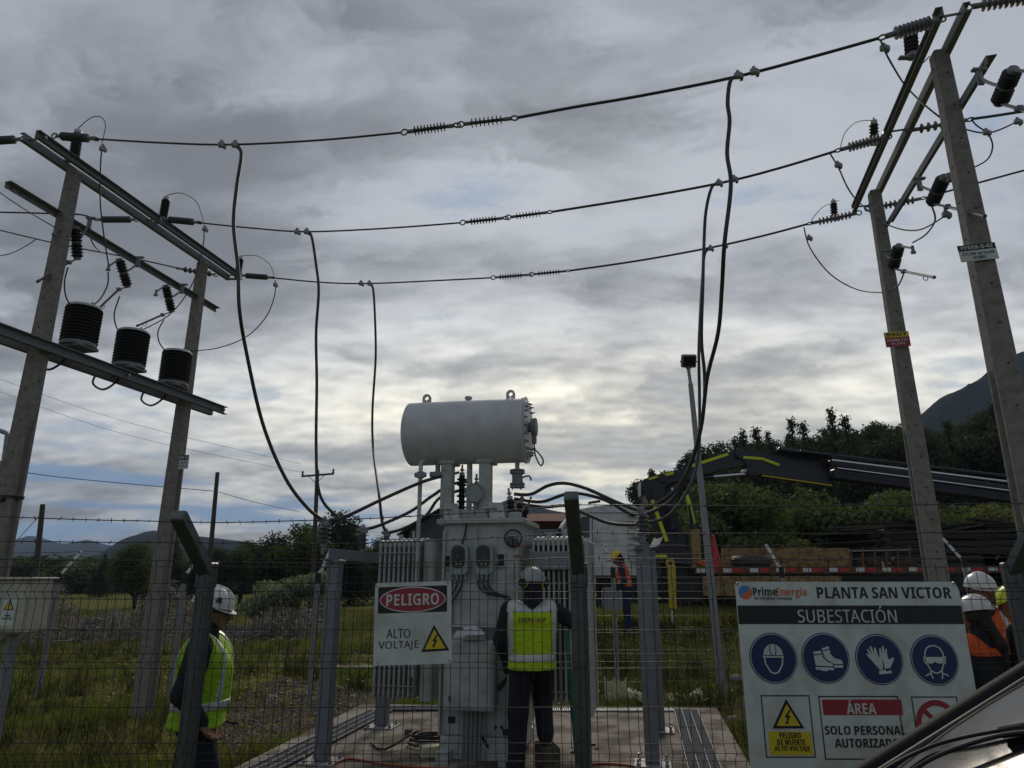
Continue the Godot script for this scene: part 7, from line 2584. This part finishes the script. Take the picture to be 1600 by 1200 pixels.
func person(label: String, at: Vector3, yaw: float, o: Dictionary) -> Node3D:
	var t := thing("person", label, "person", at, yaw)
	var J := {"hl": Vector3(-0.09, 0.92, 0), "hr": Vector3(0.09, 0.92, 0), "kl": Vector3(-0.10, 0.50, -0.02), "kr": Vector3(0.10, 0.50, -0.02), "al": Vector3(-0.10, 0.09, 0.01), "ar": Vector3(0.10, 0.09, 0.01), "tl": Vector3(-0.12, 0.045, -0.16), "tr": Vector3(0.12, 0.045, -0.16), "sl": Vector3(-0.185, 1.395, 0), "sr": Vector3(0.185, 1.395, 0), "el": Vector3(-0.25, 1.11, 0.02), "er": Vector3(0.25, 1.11, 0.02), "wl": Vector3(-0.24, 0.87, -0.06), "wr": Vector3(0.24, 0.87, -0.06), "lean": 0.0, "hp": 0.0, "hy": 0.0}
	J.merge(o.get("pose", {}), true)
	var tc: Color = o.get("trousers", Color(0.012, 0.014, 0.024))
	var jc: Color = o.get("jacket", Color(0.014, 0.016, 0.026))
	var bc := Color(0.02, 0.018, 0.016)
	var sk := Color(0.32, 0.17, 0.11)
	var cell: float = o.get("cell", 0.015)
	var bk: float = o.get("bulk", 1.0)
	var wd: float = o.get("wide", 0.208)
	var lean := Transform3D(Basis(Vector3.RIGHT, -deg_to_rad(J.lean)), Vector3(0, 0.95, 0)) * Transform3D(Basis(), Vector3(0, -0.95, 0))
	var torso := []
	for s in [-1.0, 1.0]:
		torso.append([lean * Vector3(s * 0.062, 0.98, 0.005), lean * Vector3(s * 0.082 * bk, 1.28, 0.0), 0.112 * bk, 0.118 * bk, jc])
		torso.append([lean * Vector3(s * 0.05, 1.28, 0.01), lean * Vector3(s * 0.135 * bk, 1.375, 0.01), 0.10, 0.082, jc])
	torso.append([Vector3(-0.06, 0.93, 0.01), Vector3(0.06, 0.93, 0.01), 0.125, 0.125, jc])
	torso.append([lean * Vector3(0, 1.03, -0.03), lean * Vector3(0, 1.2, -0.03), 0.12 * bk, 0.12 * bk, jc])
	var bones := torso.duplicate()
	bones.append([lean * Vector3(0, 1.36, 0.015), lean * Vector3(0, 1.50, 0.012), 0.09, 0.072, jc])
	for s in ["l", "r"]:
		var sh: Vector3 = lean * (J["s" + s] as Vector3)
		var el: Vector3 = lean * (J["e" + s] as Vector3)
		var wr: Vector3 = lean * (J["w" + s] as Vector3)
		bones.append([sh, el, 0.068 * bk, 0.058 * bk, jc])
		bones.append([el, wr, 0.056 * bk, 0.042, jc])
		bones.append([J["h" + s], J["k" + s], 0.098 * bk, 0.078 * bk, tc])
		bones.append([J["k" + s], J["a" + s], 0.078 * bk, 0.066 * bk, tc])
		bones.append([J["a" + s] + Vector3(0, 0.02, 0), J["a" + s] + Vector3(0, -0.04, 0.02), 0.056, 0.052, bc])
		bones.append([J["a" + s] + Vector3(0, -0.035, 0), J["t" + s], 0.052, 0.042, bc])
	var mb := MB.new()
	nets(mb, bones, cell, 0.035)
	# head and neck on a finer grid
	var hx: Transform3D = lean * Transform3D(Basis(Vector3.UP, deg_to_rad(J.hy)) * Basis(Vector3.RIGHT, deg_to_rad(J.hp)), Vector3(0, 1.50, 0.005)) * Transform3D(Basis(), Vector3(0, -1.50, 0))
	var hb := []
	hb.append([hx * Vector3(0, 1.43, 0.015), hx * Vector3(0, 1.53, 0.005), 0.06, 0.056, sk])
	hb.append([hx * Vector3(0, 1.635, 0.02), hx * Vector3(0, 1.62, -0.025), 0.094, 0.088, sk])
	hb.append([hx * Vector3(0, 1.60, -0.03), hx * Vector3(0, 1.535, -0.065), 0.074, 0.042, sk])
	hb.append([hx * Vector3(0, 1.61, -0.112), hx * Vector3(0, 1.575, -0.128), 0.010, 0.016, sk])
	hb.append([hx * Vector3(-0.035, 1.625, -0.098), hx * Vector3(0.035, 1.625, -0.098), 0.016, 0.016, sk])
	hb.append([hx * Vector3(-0.018, 1.548, -0.108), hx * Vector3(0.018, 1.548, -0.108), 0.009, 0.009, Color(0.25, 0.1, 0.08)])
	for s in [-1.0, 1.0]:
		hb.append([hx * Vector3(s * 0.092, 1.61, 0.005), hx * Vector3(s * 0.09, 1.575, 0.0), 0.018, 0.012, sk])
	nets(mb, hb, 0.0085, 0.016)
	for s in ["l", "r"]:
		var el: Vector3 = lean * (J["e" + s] as Vector3)
		var wr: Vector3 = lean * (J["w" + s] as Vector3)
		nets(mb, hand_bones(wr, wr - el, Vector3(0, 0, -1) if absf((wr - el).normalized().z) < 0.8 else Vector3(0, -1, 0), 0.45, -1.0 if s == "l" else 1.0, o.get("glove", sk)), 0.006, 0.008)
	put(mb, "body", M.vcol, t, true)
	for s in [-1.0, 1.0]:
		var e := MB.new()
		e.lathe(hx * Vector3(s * 0.034, 1.602, -0.100), Vector3.UP, [Vector2(0, -0.008), Vector2(0.007, -0.004), Vector2(0.009, 0), Vector2(0.007, 0.004), Vector2(0, 0.008)], 8, true)
		put(e, "eye", M.hair, t)
	# vest with bands: shells round the same torso
	if o.has("vest"):
		var v := MB.new()
		var bottom: float = o.get("vest_bottom", 0.86)
		var sh := torso.duplicate()
		sh.append([Vector3(-0.05, 0.86, 0.0), Vector3(0.05, 0.86, 0.0), 0.135 * bk, 0.135 * bk, jc])
		nets(v, sh, cell, 0.035, 0.018, [[Vector3(0, -1, 0), -bottom], [Vector3(1, 0, 0), wd], [Vector3(-1, 0, 0), wd]])
		put(v, "vest", o.vest, t)
		for b in o.get("bands", [[0.98, 1.04]]):
			v = MB.new()
			nets(v, sh, cell, 0.035, 0.025, [[Vector3(0, 1, 0), b[1]], [Vector3(0, -1, 0), -b[0]], [Vector3(1, 0, 0), wd + 0.005], [Vector3(-1, 0, 0), wd + 0.005]])
			put(v, "reflective_band", M.reflective, t)
		for x in o.get("straps", []):
			v = MB.new()
			nets(v, sh, cell * 0.8, 0.035, 0.024, [[Vector3(1, 0, 0), x + 0.021], [Vector3(-1, 0, 0), -(x - 0.021)], [Vector3(0, -1, 0), -0.98]])
			put(v, "reflective_strap", M.reflective, t)
		if o.has("yoke"):
			v = MB.new()
			nets(v, sh, cell, 0.035, 0.024, [[Vector3(0, -1, 0), -o.yoke], [Vector3(1, 0, 0), wd + 0.006], [Vector3(-1, 0, 0), wd + 0.006]])
			put(v, "vest_yoke", M.reflective, t)
	# helmet
	if o.has("helmet"):
		var c := hx * Vector3(0, 1.655, 0.0)
		var up := (hx.basis * Vector3(0, 1, -0.12)).normalized()
		var back := hx.basis.z
		var h := MB.new()
		var prof := []
		for k in 11:
			var g := PI * 0.5 * k / 10.0
			prof.append(Vector2(cos(g) * 0.128, sin(g) * 0.125 + 0.0))
		h.lathe(Vector3.ZERO, Vector3.UP, prof, 28, true)
		h.lathe(Vector3.ZERO, Vector3.UP, [Vector2(0.12, -0.012), Vector2(0.134, -0.012), Vector2(0.131, 0.004)], 28)
		var sh := put(h, "helmet_shell", o.helmet, t)
		var bz := (back - up * back.dot(up)).normalized()
		sh.transform = Transform3D(Basis(up.cross(bz), up, bz * 1.12), c + bz * 0.012)
		h = MB.new()
		var poly := PackedVector2Array()
		for k in 17:
			var g := PI * k / 16.0
			poly.append(Vector2(cos(g) * 0.118, sin(g) * 0.072 + 0.085))
		poly.append(Vector2(-0.124, 0.04))
		for k in 9:
			var g := PI - PI * k / 8.0
			poly.append(Vector2(cos(g) * 0.1, sin(g) * 0.07 + 0.04))
		poly.append(Vector2(0.124, 0.04))
		h.prism(poly, 0.008, Transform3D(Basis(Vector3.RIGHT, Vector3(0, -0.18, -1).normalized(), Vector3(0, 1, -0.18).normalized()), Vector3(0, -0.012, 0)))
		put(h, "visor_peak", o.helmet, sh)
		for k in 3:
			h = MB.new()
			var pts := []
			for q in 9:
				var g := deg_to_rad(25.0 + 130.0 * q / 8.0)
				pts.append(Vector3((k - 1) * 0.026, sin(g) * 0.126 * sqrt(1.0 - pow((k - 1) * 0.2, 2.0)), cos(g) * 0.128))
			h.tube(pts, 0.006, 5)
			put(h, "helmet_ridge", o.helmet, sh)
		if o.get("vents", false):
			for s in [-1.0, 1.0]:
				h = MB.new()
				h.prism(V2([-0.02, -0.015, 0.02, -0.018, 0.012, 0.018, -0.012, 0.016]), 0.006, Transform3D(Basis(Vector3(0, 0, -s), Vector3(-s * 0.35, 0.94, 0), Vector3(s * 0.94, 0.35, 0)), Vector3(s * 0.119, 0.04, -0.05)))
				put(h, "helmet_vent", M.black, sh)
		if o.has("muffs"):
			h = MB.new()
			nets(h, [[hx * Vector3(0, 1.66, 0.045), hx * Vector3(0, 1.59, 0.05), 0.082, 0.078, Color()], [hx * Vector3(0, 1.56, 0.03), hx * Vector3(0, 1.47, 0.03), 0.074, 0.085, Color()]], 0.01, 0.03)
			put(h, "neck_guard", M.navy, t)
			for s in [-1.0, 1.0]:
				h = MB.new()
				h.cyl(hx * Vector3(s * 0.088, 1.64, 0.045), hx * Vector3(s * 0.128, 1.64, 0.088), 0.042, 16)
				h.bar(hx * Vector3(s * 0.1, 1.65, 0.1), hx * Vector3(s * 0.13, 1.69, 0.02), 0.02, 0.012)
				var mf := put(h, "ear_muff", M.black, t)
				h = MB.new()
				h.torus(hx * Vector3(s * 0.108, 1.64, 0.066), (hx.basis * Vector3(s * 0.68, 0, 0.73)).normalized(), 0.042, 0.007, 20, 6)
				put(h, "muff_ring", o.muffs, mf)
	if o.get("hair", 0) > 0:
		var h := MB.new()
		var b := [[hx * Vector3(0, 1.63, 0.05), hx * Vector3(0, 1.54, 0.07), 0.08, 0.055, Color()], [hx * Vector3(-0.06, 1.6, 0.03), hx * Vector3(0.06, 1.6, 0.03), 0.055, 0.055, Color()]]
		if o.hair > 1:
			b.append([hx * Vector3(0.02, 1.54, 0.08), hx * Vector3(0.07, 1.38, 0.12), 0.05, 0.045, Color()])
			b.append([hx * Vector3(0.07, 1.38, 0.12), hx * Vector3(0.09, 1.2, 0.12), 0.045, 0.02, Color()])
		nets(h, b, 0.011, 0.03)
		put(h, "hair", M.hair, t)
	if o.get("glasses", false):
		var h := MB.new()
		h.bar(hx * Vector3(-0.065, 1.604, -0.108), hx * Vector3(0.065, 1.604, -0.108), 0.012, 0.032, 0.004)
		for s in [-1.0, 1.0]:
			h.bar(hx * Vector3(s * 0.07, 1.61, -0.1), hx * Vector3(s * 0.092, 1.61, 0.0), 0.006, 0.014)
		put(h, "sunglasses", M.glassdark, t)
	return t

func build_people() -> void:
	# technician working at the transformer, back turned
	var p := person("worker in lime vest and ear muffs, back turned, working at the transformer", Vector3(0.185, 0.15, -6.76), 5.0, {
		"vest": M.vestlime, "bands": [[0.945, 1.005]], "straps": [-0.205, 0.205], "yoke": 1.368, "bulk": 1.17, "wide": 0.235, "vest_bottom": 0.87, "helmet": M.helmetgrey, "muffs": M.lime, "hair": 0, "glove": Color(0.05, 0.05, 0.052), "cell": 0.013,
		"pose": {"sl": Vector3(-0.215, 1.385, 0), "sr": Vector3(0.215, 1.385, 0), "er": Vector3(0.42, 1.26, -0.04), "wr": Vector3(0.29, 1.40, -0.24), "el": Vector3(-0.29, 1.13, -0.02), "wl": Vector3(-0.23, 0.92, -0.16), "kr": Vector3(0.115, 0.60, -0.17), "ar": Vector3(0.12, 0.33, -0.03), "tr": Vector3(0.13, 0.285, -0.19), "hl": Vector3(-0.10, 0.92, 0), "kl": Vector3(-0.13, 0.50, 0.0), "al": Vector3(-0.15, 0.09, 0.03), "tl": Vector3(-0.19, 0.045, -0.13), "hp": 10.0, "hy": 14.0, "lean": 5.0}})
	letters(p, "ENERG", Vector3(-0.07, 1.308, 0.170), 0.14, 0.036, M.ink, true, 0.25)
	letters(p, "SUR", Vector3(0.07, 1.308, 0.170), 0.084, 0.036, M.ink, true, 0.25)
	flat(p, "lightning_mark", bolt_shape(Vector2(0.011, 1.312), 0.05), 0.170, M.signorange)
	flat(p, "underline", quad2(Vector2(-0.13, 1.287), Vector2(0.1, 1.2825)), 0.170, M.signorange)
	# man walking along the fence
	person("man in white helmet and lime vest walking in profile behind the fence post", Vector3(-2.145, 0.0, -5.08), -80.0, {
		"bulk": 1.2, "wide": 0.225,
		"vest": M.vestgreen, "bands": [[0.98, 1.035]], "straps": [-0.13, 0.13], "vest_bottom": 0.87, "helmet": M.helmetwhite, "vents": true, "hair": 1, "glasses": true, "cell": 0.013,
		"pose": {"sl": Vector3(-0.21, 1.385, 0), "sr": Vector3(0.21, 1.385, 0), "er": Vector3(0.27, 1.10, 0.05), "wr": Vector3(0.2, 0.92, -0.08), "el": Vector3(-0.27, 1.10, 0.05), "wl": Vector3(-0.2, 0.93, -0.1), "kr": Vector3(0.10, 0.50, -0.14), "ar": Vector3(0.10, 0.10, -0.24), "tr": Vector3(0.11, 0.05, -0.40), "kl": Vector3(-0.10, 0.50, 0.06), "al": Vector3(-0.10, 0.14, 0.26), "tl": Vector3(-0.11, 0.045, 0.12), "lean": 2.0, "hp": -5.0}})
	# crane hand in yellow helmet
	person("worker in yellow helmet, orange vest and blue overalls, head bowed beside the white cab", Vector3(2.52, 0.63, -15.6), 78.0, {
		"vest": M.vestorange, "bands": [[1.06, 1.1]], "straps": [], "vest_bottom": 0.98, "helmet": M.helmetyellow, "hair": 1, "jacket": Color(0.02, 0.035, 0.085), "trousers": Color(0.018, 0.03, 0.075), "cell": 0.017,
		"pose": {"lean": 12.0, "hp": -24.0, "er": Vector3(0.25, 1.1, 0.0), "wr": Vector3(0.17, 0.97, -0.2), "el": Vector3(-0.25, 1.1, 0.0), "wl": Vector3(-0.17, 0.97, -0.2)}})
	# group beyond the plant board
	person("man in white helmet and orange vest facing the camera beyond the plant board", Vector3(4.47, 0.1, -6.75), 165.0, {
		"vest": M.vestorange, "bands": [[1.0, 1.05]], "straps": [-0.1, 0.1], "helmet": M.helmetwhite, "hair": 1, "pose": {"hp": 4.0, "hy": 14.0}})
	person("person in white helmet with dark ponytail, back turned beyond the plant board", Vector3(3.93, -0.09, -6.05), 14.0, {
		"vest": M.vestorange, "vest_bottom": 1.30, "bands": [], "straps": [], "helmet": M.helmetwhite, "hair": 2, "pose": {"lean": 3.0}})
	person("person in lime helmet and orange-trimmed dark jacket at the picture's edge", Vector3(4.38, 0.0, -6.15), 40.0, {
		"vest": M.vestorange, "vest_bottom": 1.28, "bands": [], "straps": [], "helmet": M.helmetlime, "hair": 1, "pose": {"lean": 4.0}})

# ---------- parked car at the corner ----------
func build_car() -> void:
	var a: Vector3 = Vector3(0.790, 1.422, -1.750)
	var b: Vector3 = Vector3(1.227, 1.649, -1.750)
	var d := (b - a)
	a -= Vector3(-d.y, d.x, 0).normalized() * 0.05
	b -= Vector3(-d.y, d.x, 0).normalized() * 0.05
	var base := a - d * 0.35
	var top := b + d * 0.75
	var nr := Vector3(-d.y, d.x, 0).normalized()
	var t := thing("parked_car", "dark parked car, its windshield and wiper cutting the lower corner", "car", Vector3(1.4, 0, -1.05))
	var zf := -1.75
	var zn := -0.35
	# windshield patch
	var mb := MB.new()
	var nu := 14
	var nv := 10
	for v in nv + 1:
		for u in nu + 1:
			var fu := u / float(nu)
			var fv := v / float(nv)
			var p := base.lerp(top, fv)
			p.z = lerpf(zf, zn, fu)
			var bul := 0.035 * sin(PI * fu) + 0.02 * sin(PI * fv)
			mb.vert(p + nr * bul, (nr + Vector3(0, 0, (0.5 - fu) * -0.16)).normalized())
	for v in nv:
		for u in nu:
			var q := v * (nu + 1) + u
			mb.i.append_array([q, q + nu + 1, q + 1, q + 1, q + nu + 1, q + nu + 2])
	var ws := putw(mb, "windshield", M.windshield, t)
	# dark ceramic border along the far edge
	mb = MB.new()
	for q in [[0.022, 0.03]]:
		mb.bar(Vector3(base.x, base.y, zf + 0.03) + nr * 0.006, Vector3(top.x, top.y, zf + 0.03) + nr * 0.006, 0.075, 0.006, 0.0, nr)
	putw(mb, "glass_border", M.trim, t)
	# pillars
	for z in [zf, zn]:
		mb = MB.new()
		var s := -1.0 if z == zf else 1.0
		mb.tube([Vector3(base.x, base.y, z + s * 0.035), Vector3(a.x, a.y, z + s * 0.035), Vector3(b.x, b.y, z + s * 0.035), Vector3(top.x, top.y, z + s * 0.035)], 0.036, 10)
		putw(mb, "pillar", M.pillar, t)
		mb = MB.new()
		mb.tube([Vector3(base.x, base.y, z + s * 0.004) + nr * 0.012, Vector3(top.x, top.y, z + s * 0.004) + nr * 0.012], 0.012, 8)
		putw(mb, "seal", M.trim, t)
	# body: hood, sides, roof, interior
	var zc := (zf + zn) * 0.5
	mb = MB.new()
	var prof := V2([base.x - 1.25, 0.45, base.x - 1.25, base.y - 0.42, base.x - 1.05, base.y - 0.26, base.x - 0.02, base.y - 0.03, base.x + 0.05, base.y - 0.12, top.x + 1.2, base.y - 0.12, top.x + 2.0, base.y - 0.2, top.x + 2.1, 0.45])
	mb.prism(prof, zn - zf + 0.28, Transform3D(Basis(), Vector3(0, 0, zf - 0.14)))
	putw(mb, "body", M.carpaint, t)
	mb = MB.new()
	mb.prism(V2([top.x, top.y, top.x + 0.3, top.y + 0.07, top.x + 1.3, top.y + 0.04, top.x + 1.9, top.y - 0.12, top.x + 1.9, top.y - 0.16, top.x + 1.3, top.y, top.x + 0.3, top.y + 0.03, top.x + 0.03, top.y - 0.03]), zn - zf + 0.06, Transform3D(Basis(), Vector3(0, 0, zf - 0.03)))
	putw(mb, "roof", M.carpaint, t)
	mb = MB.new()
	mb.bx(base.x + 0.35, base.y - 0.09, zc, 0.55, 0.05, zn - zf - 0.04, 0.02)
	putw(mb, "dashboard", M.trim, t)
	mb = MB.new()
	for z in [zf - 0.02, zn + 0.02]:
		mb.bar(Vector3(top.x + 0.75, base.y - 0.13, z), Vector3(top.x + 0.75, top.y + 0.02, z), 0.05, 0.08)
		mb.bar(Vector3(top.x + 1.9, base.y - 0.2, z), Vector3(top.x + 1.85, top.y - 0.1, z), 0.05, 0.2)
	putw(mb, "door_pillars", M.carpaint, t)
	for x in [base.x - 0.65, top.x + 1.35]:
		for z in [zf - 0.14, zn - 0.06]:
			mb = MB.new()
			mb.lathe(Vector3(x, 0.36, z), Vector3(0, 0, 1), [Vector2(0, 0.01), Vector2(0.22, 0.01), Vector2(0.23, 0.0), Vector2(0.34, 0.0), Vector2(0.36, 0.03), Vector2(0.36, 0.19), Vector2(0.34, 0.22), Vector2(0.22, 0.22), Vector2(0, 0.2)], 24)
			putw(mb, "wheel", M.rubber, t)
	for s in [[0.6, 0.65, 0.15], [1.3, 0.6, 0.2]]:
		for z in [zc - 0.36, zc + 0.36]:
			mb = MB.new()
			mb.bx(top.x + s[0] - 0.25, base.y + 0.0, z, 0.14, 0.55, 0.46, 0.05)
			putw(mb, "seat", M.trim, t)
	# wiper
	mb = MB.new()
	mb.tube(crv([Vector3(1.073, 1.563, -1.491), Vector3(1.028, 1.540, -1.561), Vector3(0.978, 1.508, -1.638), Vector3(0.938, 1.476, -1.698), Vector3(0.870, 1.441, -1.716), Vector3(0.821, 1.416, -1.713)]), 0.0045, 6)
	var wp := putw(mb, "wiper_blade", M.trim, t)
	mb = MB.new()
	mb.tube(crv([Vector3(1.050, 1.557, -1.463), Vector3(1.002, 1.538, -1.525), Vector3(0.937, 1.504, -1.576), Vector3(0.890, 1.474, -1.607), Vector3(0.850, 1.442, -1.629)]), 0.005, 6)
	putw(mb, "wiper_arm", M.trim, t)
	mb = MB.new()
	mb.bar(Vector3(1.009, 1.536, -1.551), Vector3(1.041, 1.553, -1.510), 0.016, 0.022, 0.004)
	putw(mb, "wiper_joint", M.trim, t)

# ---------- smaller things ----------
func build_odds() -> void:
	var mb := MB.new()
	# meter box
	var t := thing("meter_box", "beige meter box with yellow warning label on a steel post", "meter box", Vector3(-4.113, 1.416, -5.900) * Vector3(1, 0, 1), YAW)
	var c: Vector3 = t.to_local(Vector3(-4.110, 1.610, -5.900))
	mb.bx(c.x, c.y, 0, 0.52, 0.42, 0.2, 0.015)
	var bx_ := put(mb, "box", M.box, t)
	mb = MB.new()
	mb.bx(c.x, c.y - 0.01, 0.106, 0.48, 0.37, 0.012, 0.004)
	put(mb, "door", M.box, bx_)
	mb = MB.new()
	mb.bx(c.x, c.y + 0.215, 0.01, 0.56, 0.018, 0.26, 0.004)
	put(mb, "rain_hood", M.box, bx_)
	var lb := Node3D.new()
	lb.name = "warning_label"
	t.add_child(lb)
	lb.position = Vector3(c.x + 0.075, c.y - 0.04, 0.1125)
	flat(lb, "label_sheet", rrect(0.125, 0.22, 0.004, 2), 0.0, M.signwhite)
	warning(lb, Vector2(0, 0.095), Vector2(-0.05, 0.01), Vector2(0.05, 0.01), 0.0018)
	letters(lb, "PELIGRO\nALTO VOLTAJE", Vector3(0, -0.045, 0.0025), 0.09, 0.04, M.ink, false)
	mb = MB.new()
	mb.bx(0, c.y * 0.5 - 0.12, -0.05, 0.07, c.y, 0.07, 0.006)
	put(mb, "post", M.galvdark, t)
	# green pole
	wire("green_pole", [Vector3(0.489, 1.395, -6.550), Vector3(0.530, 0.786, -6.520), Vector3(0.564, 0.241, -6.500)], 0.021, "green fibreglass pole standing beside the worker's raised arm", "pole", M.green, "", 3, 12)
	# block under the raised foot
	t = thing("footing_block", "small timber block under the worker's raised foot", "block", Vector3(0.32, 0.15, -6.86), 12)
	mb = MB.new()
	mb.bx(0, 0.11, 0, 0.17, 0.22, 0.30, 0.012)
	put(mb, "block", M.plank, t)
	# orange cables on the slab
	wire("extension_cord", [Vector3(-1.666, 0.160, -6.997), Vector3(-1.589, 0.160, -7.224), Vector3(-1.462, 0.160, -7.201), Vector3(-1.189, 0.160, -7.041), Vector3(-0.819, 0.160, -6.932), Vector3(-0.463, 0.160, -6.868)], 0.012, "orange cord winding from the cable stand's foot across the pad", "cord", M.cord)
	wire("extension_cord", [Vector3(0.620, 0.160, -6.997), Vector3(0.835, 0.160, -7.064), Vector3(1.037, 0.160, -7.019), Vector3(1.127, 0.160, -6.954)], 0.012, "orange cord ending at the end-on cable stand", "cord", M.cord)
	# hose coil and clutter at the transformer's foot
	t = thing("hose_coil", "loose coil of black hose on the pad beside the transformer", "hose", Vector3(-0.876, 0.150, -7.803))
	mb = MB.new()
	var r := RandomNumberGenerator.new()
	r.seed = 61
	var pts := []
	for k in 44:
		var g := k * 0.52
		var rr := 0.13 + 0.03 * sin(k * 0.37) + r.randf_range(-0.01, 0.01)
		pts.append(Vector3(cos(g) * rr * 1.3, 0.02 + 0.0022 * k + r.randf_range(0, 0.01), sin(g) * rr))
	pts.append(Vector3(-0.4, 0.02, 0.25))
	pts.append(Vector3(-0.6, 0.02, -0.05))
	mb.tube(crv(pts, 3), 0.012, 6)
	put(mb, "hose", M.rubber, t)
	t = thing("timber_block", "pale timber packing block at the transformer's corner", "timber block", Vector3(-0.786, 0.150, -7.363), 20)
	mb = MB.new()
	mb.bx(0, 0.05, 0, 0.22, 0.1, 0.14, 0.008)
	put(mb, "block", M.pale, t)
	t = thing("timber_block", "dark timber offcut lying beside the hose coil", "timber block", Vector3(-1.019, 0.150, -8.240), -30)
	mb = MB.new()
	mb.bx(0, 0.03, 0, 0.36, 0.05, 0.08, 0.006)
	put(mb, "block", M.plank, t)
	wire("earth_cable", [Vector3(-0.289, 0.396, -7.050), Vector3(-0.153, 0.160, -7.248), Vector3(0.000, 0.160, -6.911), Vector3(0.083, 0.160, -6.605)], 0.012, "black earth cable slanting from the transformer's foot to the worker's feet", "cable", M.rubber)
	wire("earth_cable", [Vector3(0.583, 0.160, -7.468), Vector3(0.723, 0.160, -7.729), Vector3(0.864, 0.160, -7.812), Vector3(0.854, 0.160, -7.622)], 0.01, "short black cable end lying on the pad behind the green pole", "cable", M.rubber)
	# crumpled bag on the control box
	t = thing("plastic_bag", "crumpled clear plastic bag on top of the control box", "bag", Vector3(-0.406, 1.254, -7.060))
	mb = MB.new()
	var rings := []
	for k in 5:
		var ring := []
		for s in 15:
			var g := TAU * s / 15
			var rr: float = [0.11, 0.125, 0.1, 0.06, 0.012][k] * r.randf_range(0.5, 1.4)
			ring.append(Vector3(cos(g) * rr * 1.35, [0.0, 0.03, 0.07, 0.1, 0.115][k] + r.randf_range(-0.015, 0.02), sin(g) * rr * 0.5))
		rings.append(ring)
	mb.loft(rings)
	put(mb, "bag", M.bag, t)
	# cut plastic drum and sheet beyond the slab
	t = thing("plastic_drum", "pale yellow cut plastic drum beyond the pad", "drum", Vector3(1.565, 0.000, -11.119), 20)
	mb = MB.new()
	for k in 14:
		var g0 := deg_to_rad(20.0 + 230.0 * k / 14.0)
		var g1 := deg_to_rad(20.0 + 230.0 * (k + 1) / 14.0)
		var h0 := 0.34 + 0.03 * sin(k * 1.3)
		var h1 := 0.34 + 0.03 * sin((k + 1) * 1.3)
		var p0 := Vector3(cos(g0) * 0.17, 0, sin(g0) * 0.17)
		var p1 := Vector3(cos(g1) * 0.17, 0, sin(g1) * 0.17)
		mb.face([p0, p1, p1 + Vector3(0, h1, 0), p0 + Vector3(0, h0, 0)], Vector3(0, 0.17, 0))
		mb.face([p0 * 0.97, p1 * 0.97, p1 * 0.97 + Vector3(0, h1, 0), p0 * 0.97 + Vector3(0, h0, 0)], (p0 + p1) * 1.0)
		mb.face([p0 + Vector3(0, h0, 0), p1 + Vector3(0, h1, 0), p1 * 0.97 + Vector3(0, h1, 0), p0 * 0.97 + Vector3(0, h0, 0)], Vector3.ZERO)
	put(mb, "shell", M.pale, t)
	mb = MB.new()
	mb.cyl(Vector3(0, 0.0, 0), Vector3(0, 0.02, 0), 0.165, 20)
	put(mb, "bottom", M.pale, t)
	t = thing("plastic_sheet", "pale yellow crumpled sheet lying in the grass beyond the pad", "sheet", Vector3(2.267, 0.000, -11.172))
	mb = MB.new()
	var n := 12
	var mm := 6
	var grid := []
	for y in mm + 1:
		for x in n + 1:
			grid.append(Vector3((x - n * 0.5) * 0.095 + r.randf_range(-0.015, 0.015), (0.14 * sin(PI * y / mm) + 0.05 * sin(x * 1.1)) * (0.7 + 0.3 * cos(x * 0.5)) + r.randf_range(0.0, 0.06), (y - mm * 0.5) * 0.07))
	for y in mm:
		for x in n:
			var q := y * (n + 1) + x
			mb.face([grid[q], grid[q + 1], grid[q + n + 2]], grid[q] - Vector3(0, 1, 0))
			mb.face([grid[q], grid[q + n + 2], grid[q + n + 1]], grid[q] - Vector3(0, 1, 0))
	put(mb, "sheet", M.pale, t)
	# pale concrete strip in the grass
	t = thing("concrete_kerb", "pale concrete strip lying in the grass beyond the cable stand", "kerb", Vector3(-3.605, 0.000, -14.838), -4)
	mb = MB.new()
	mb.bx(0.3, 0.03, 0, 2.3, 0.1, 0.34, 0.01)
	put(mb, "strip", M.pad, t)
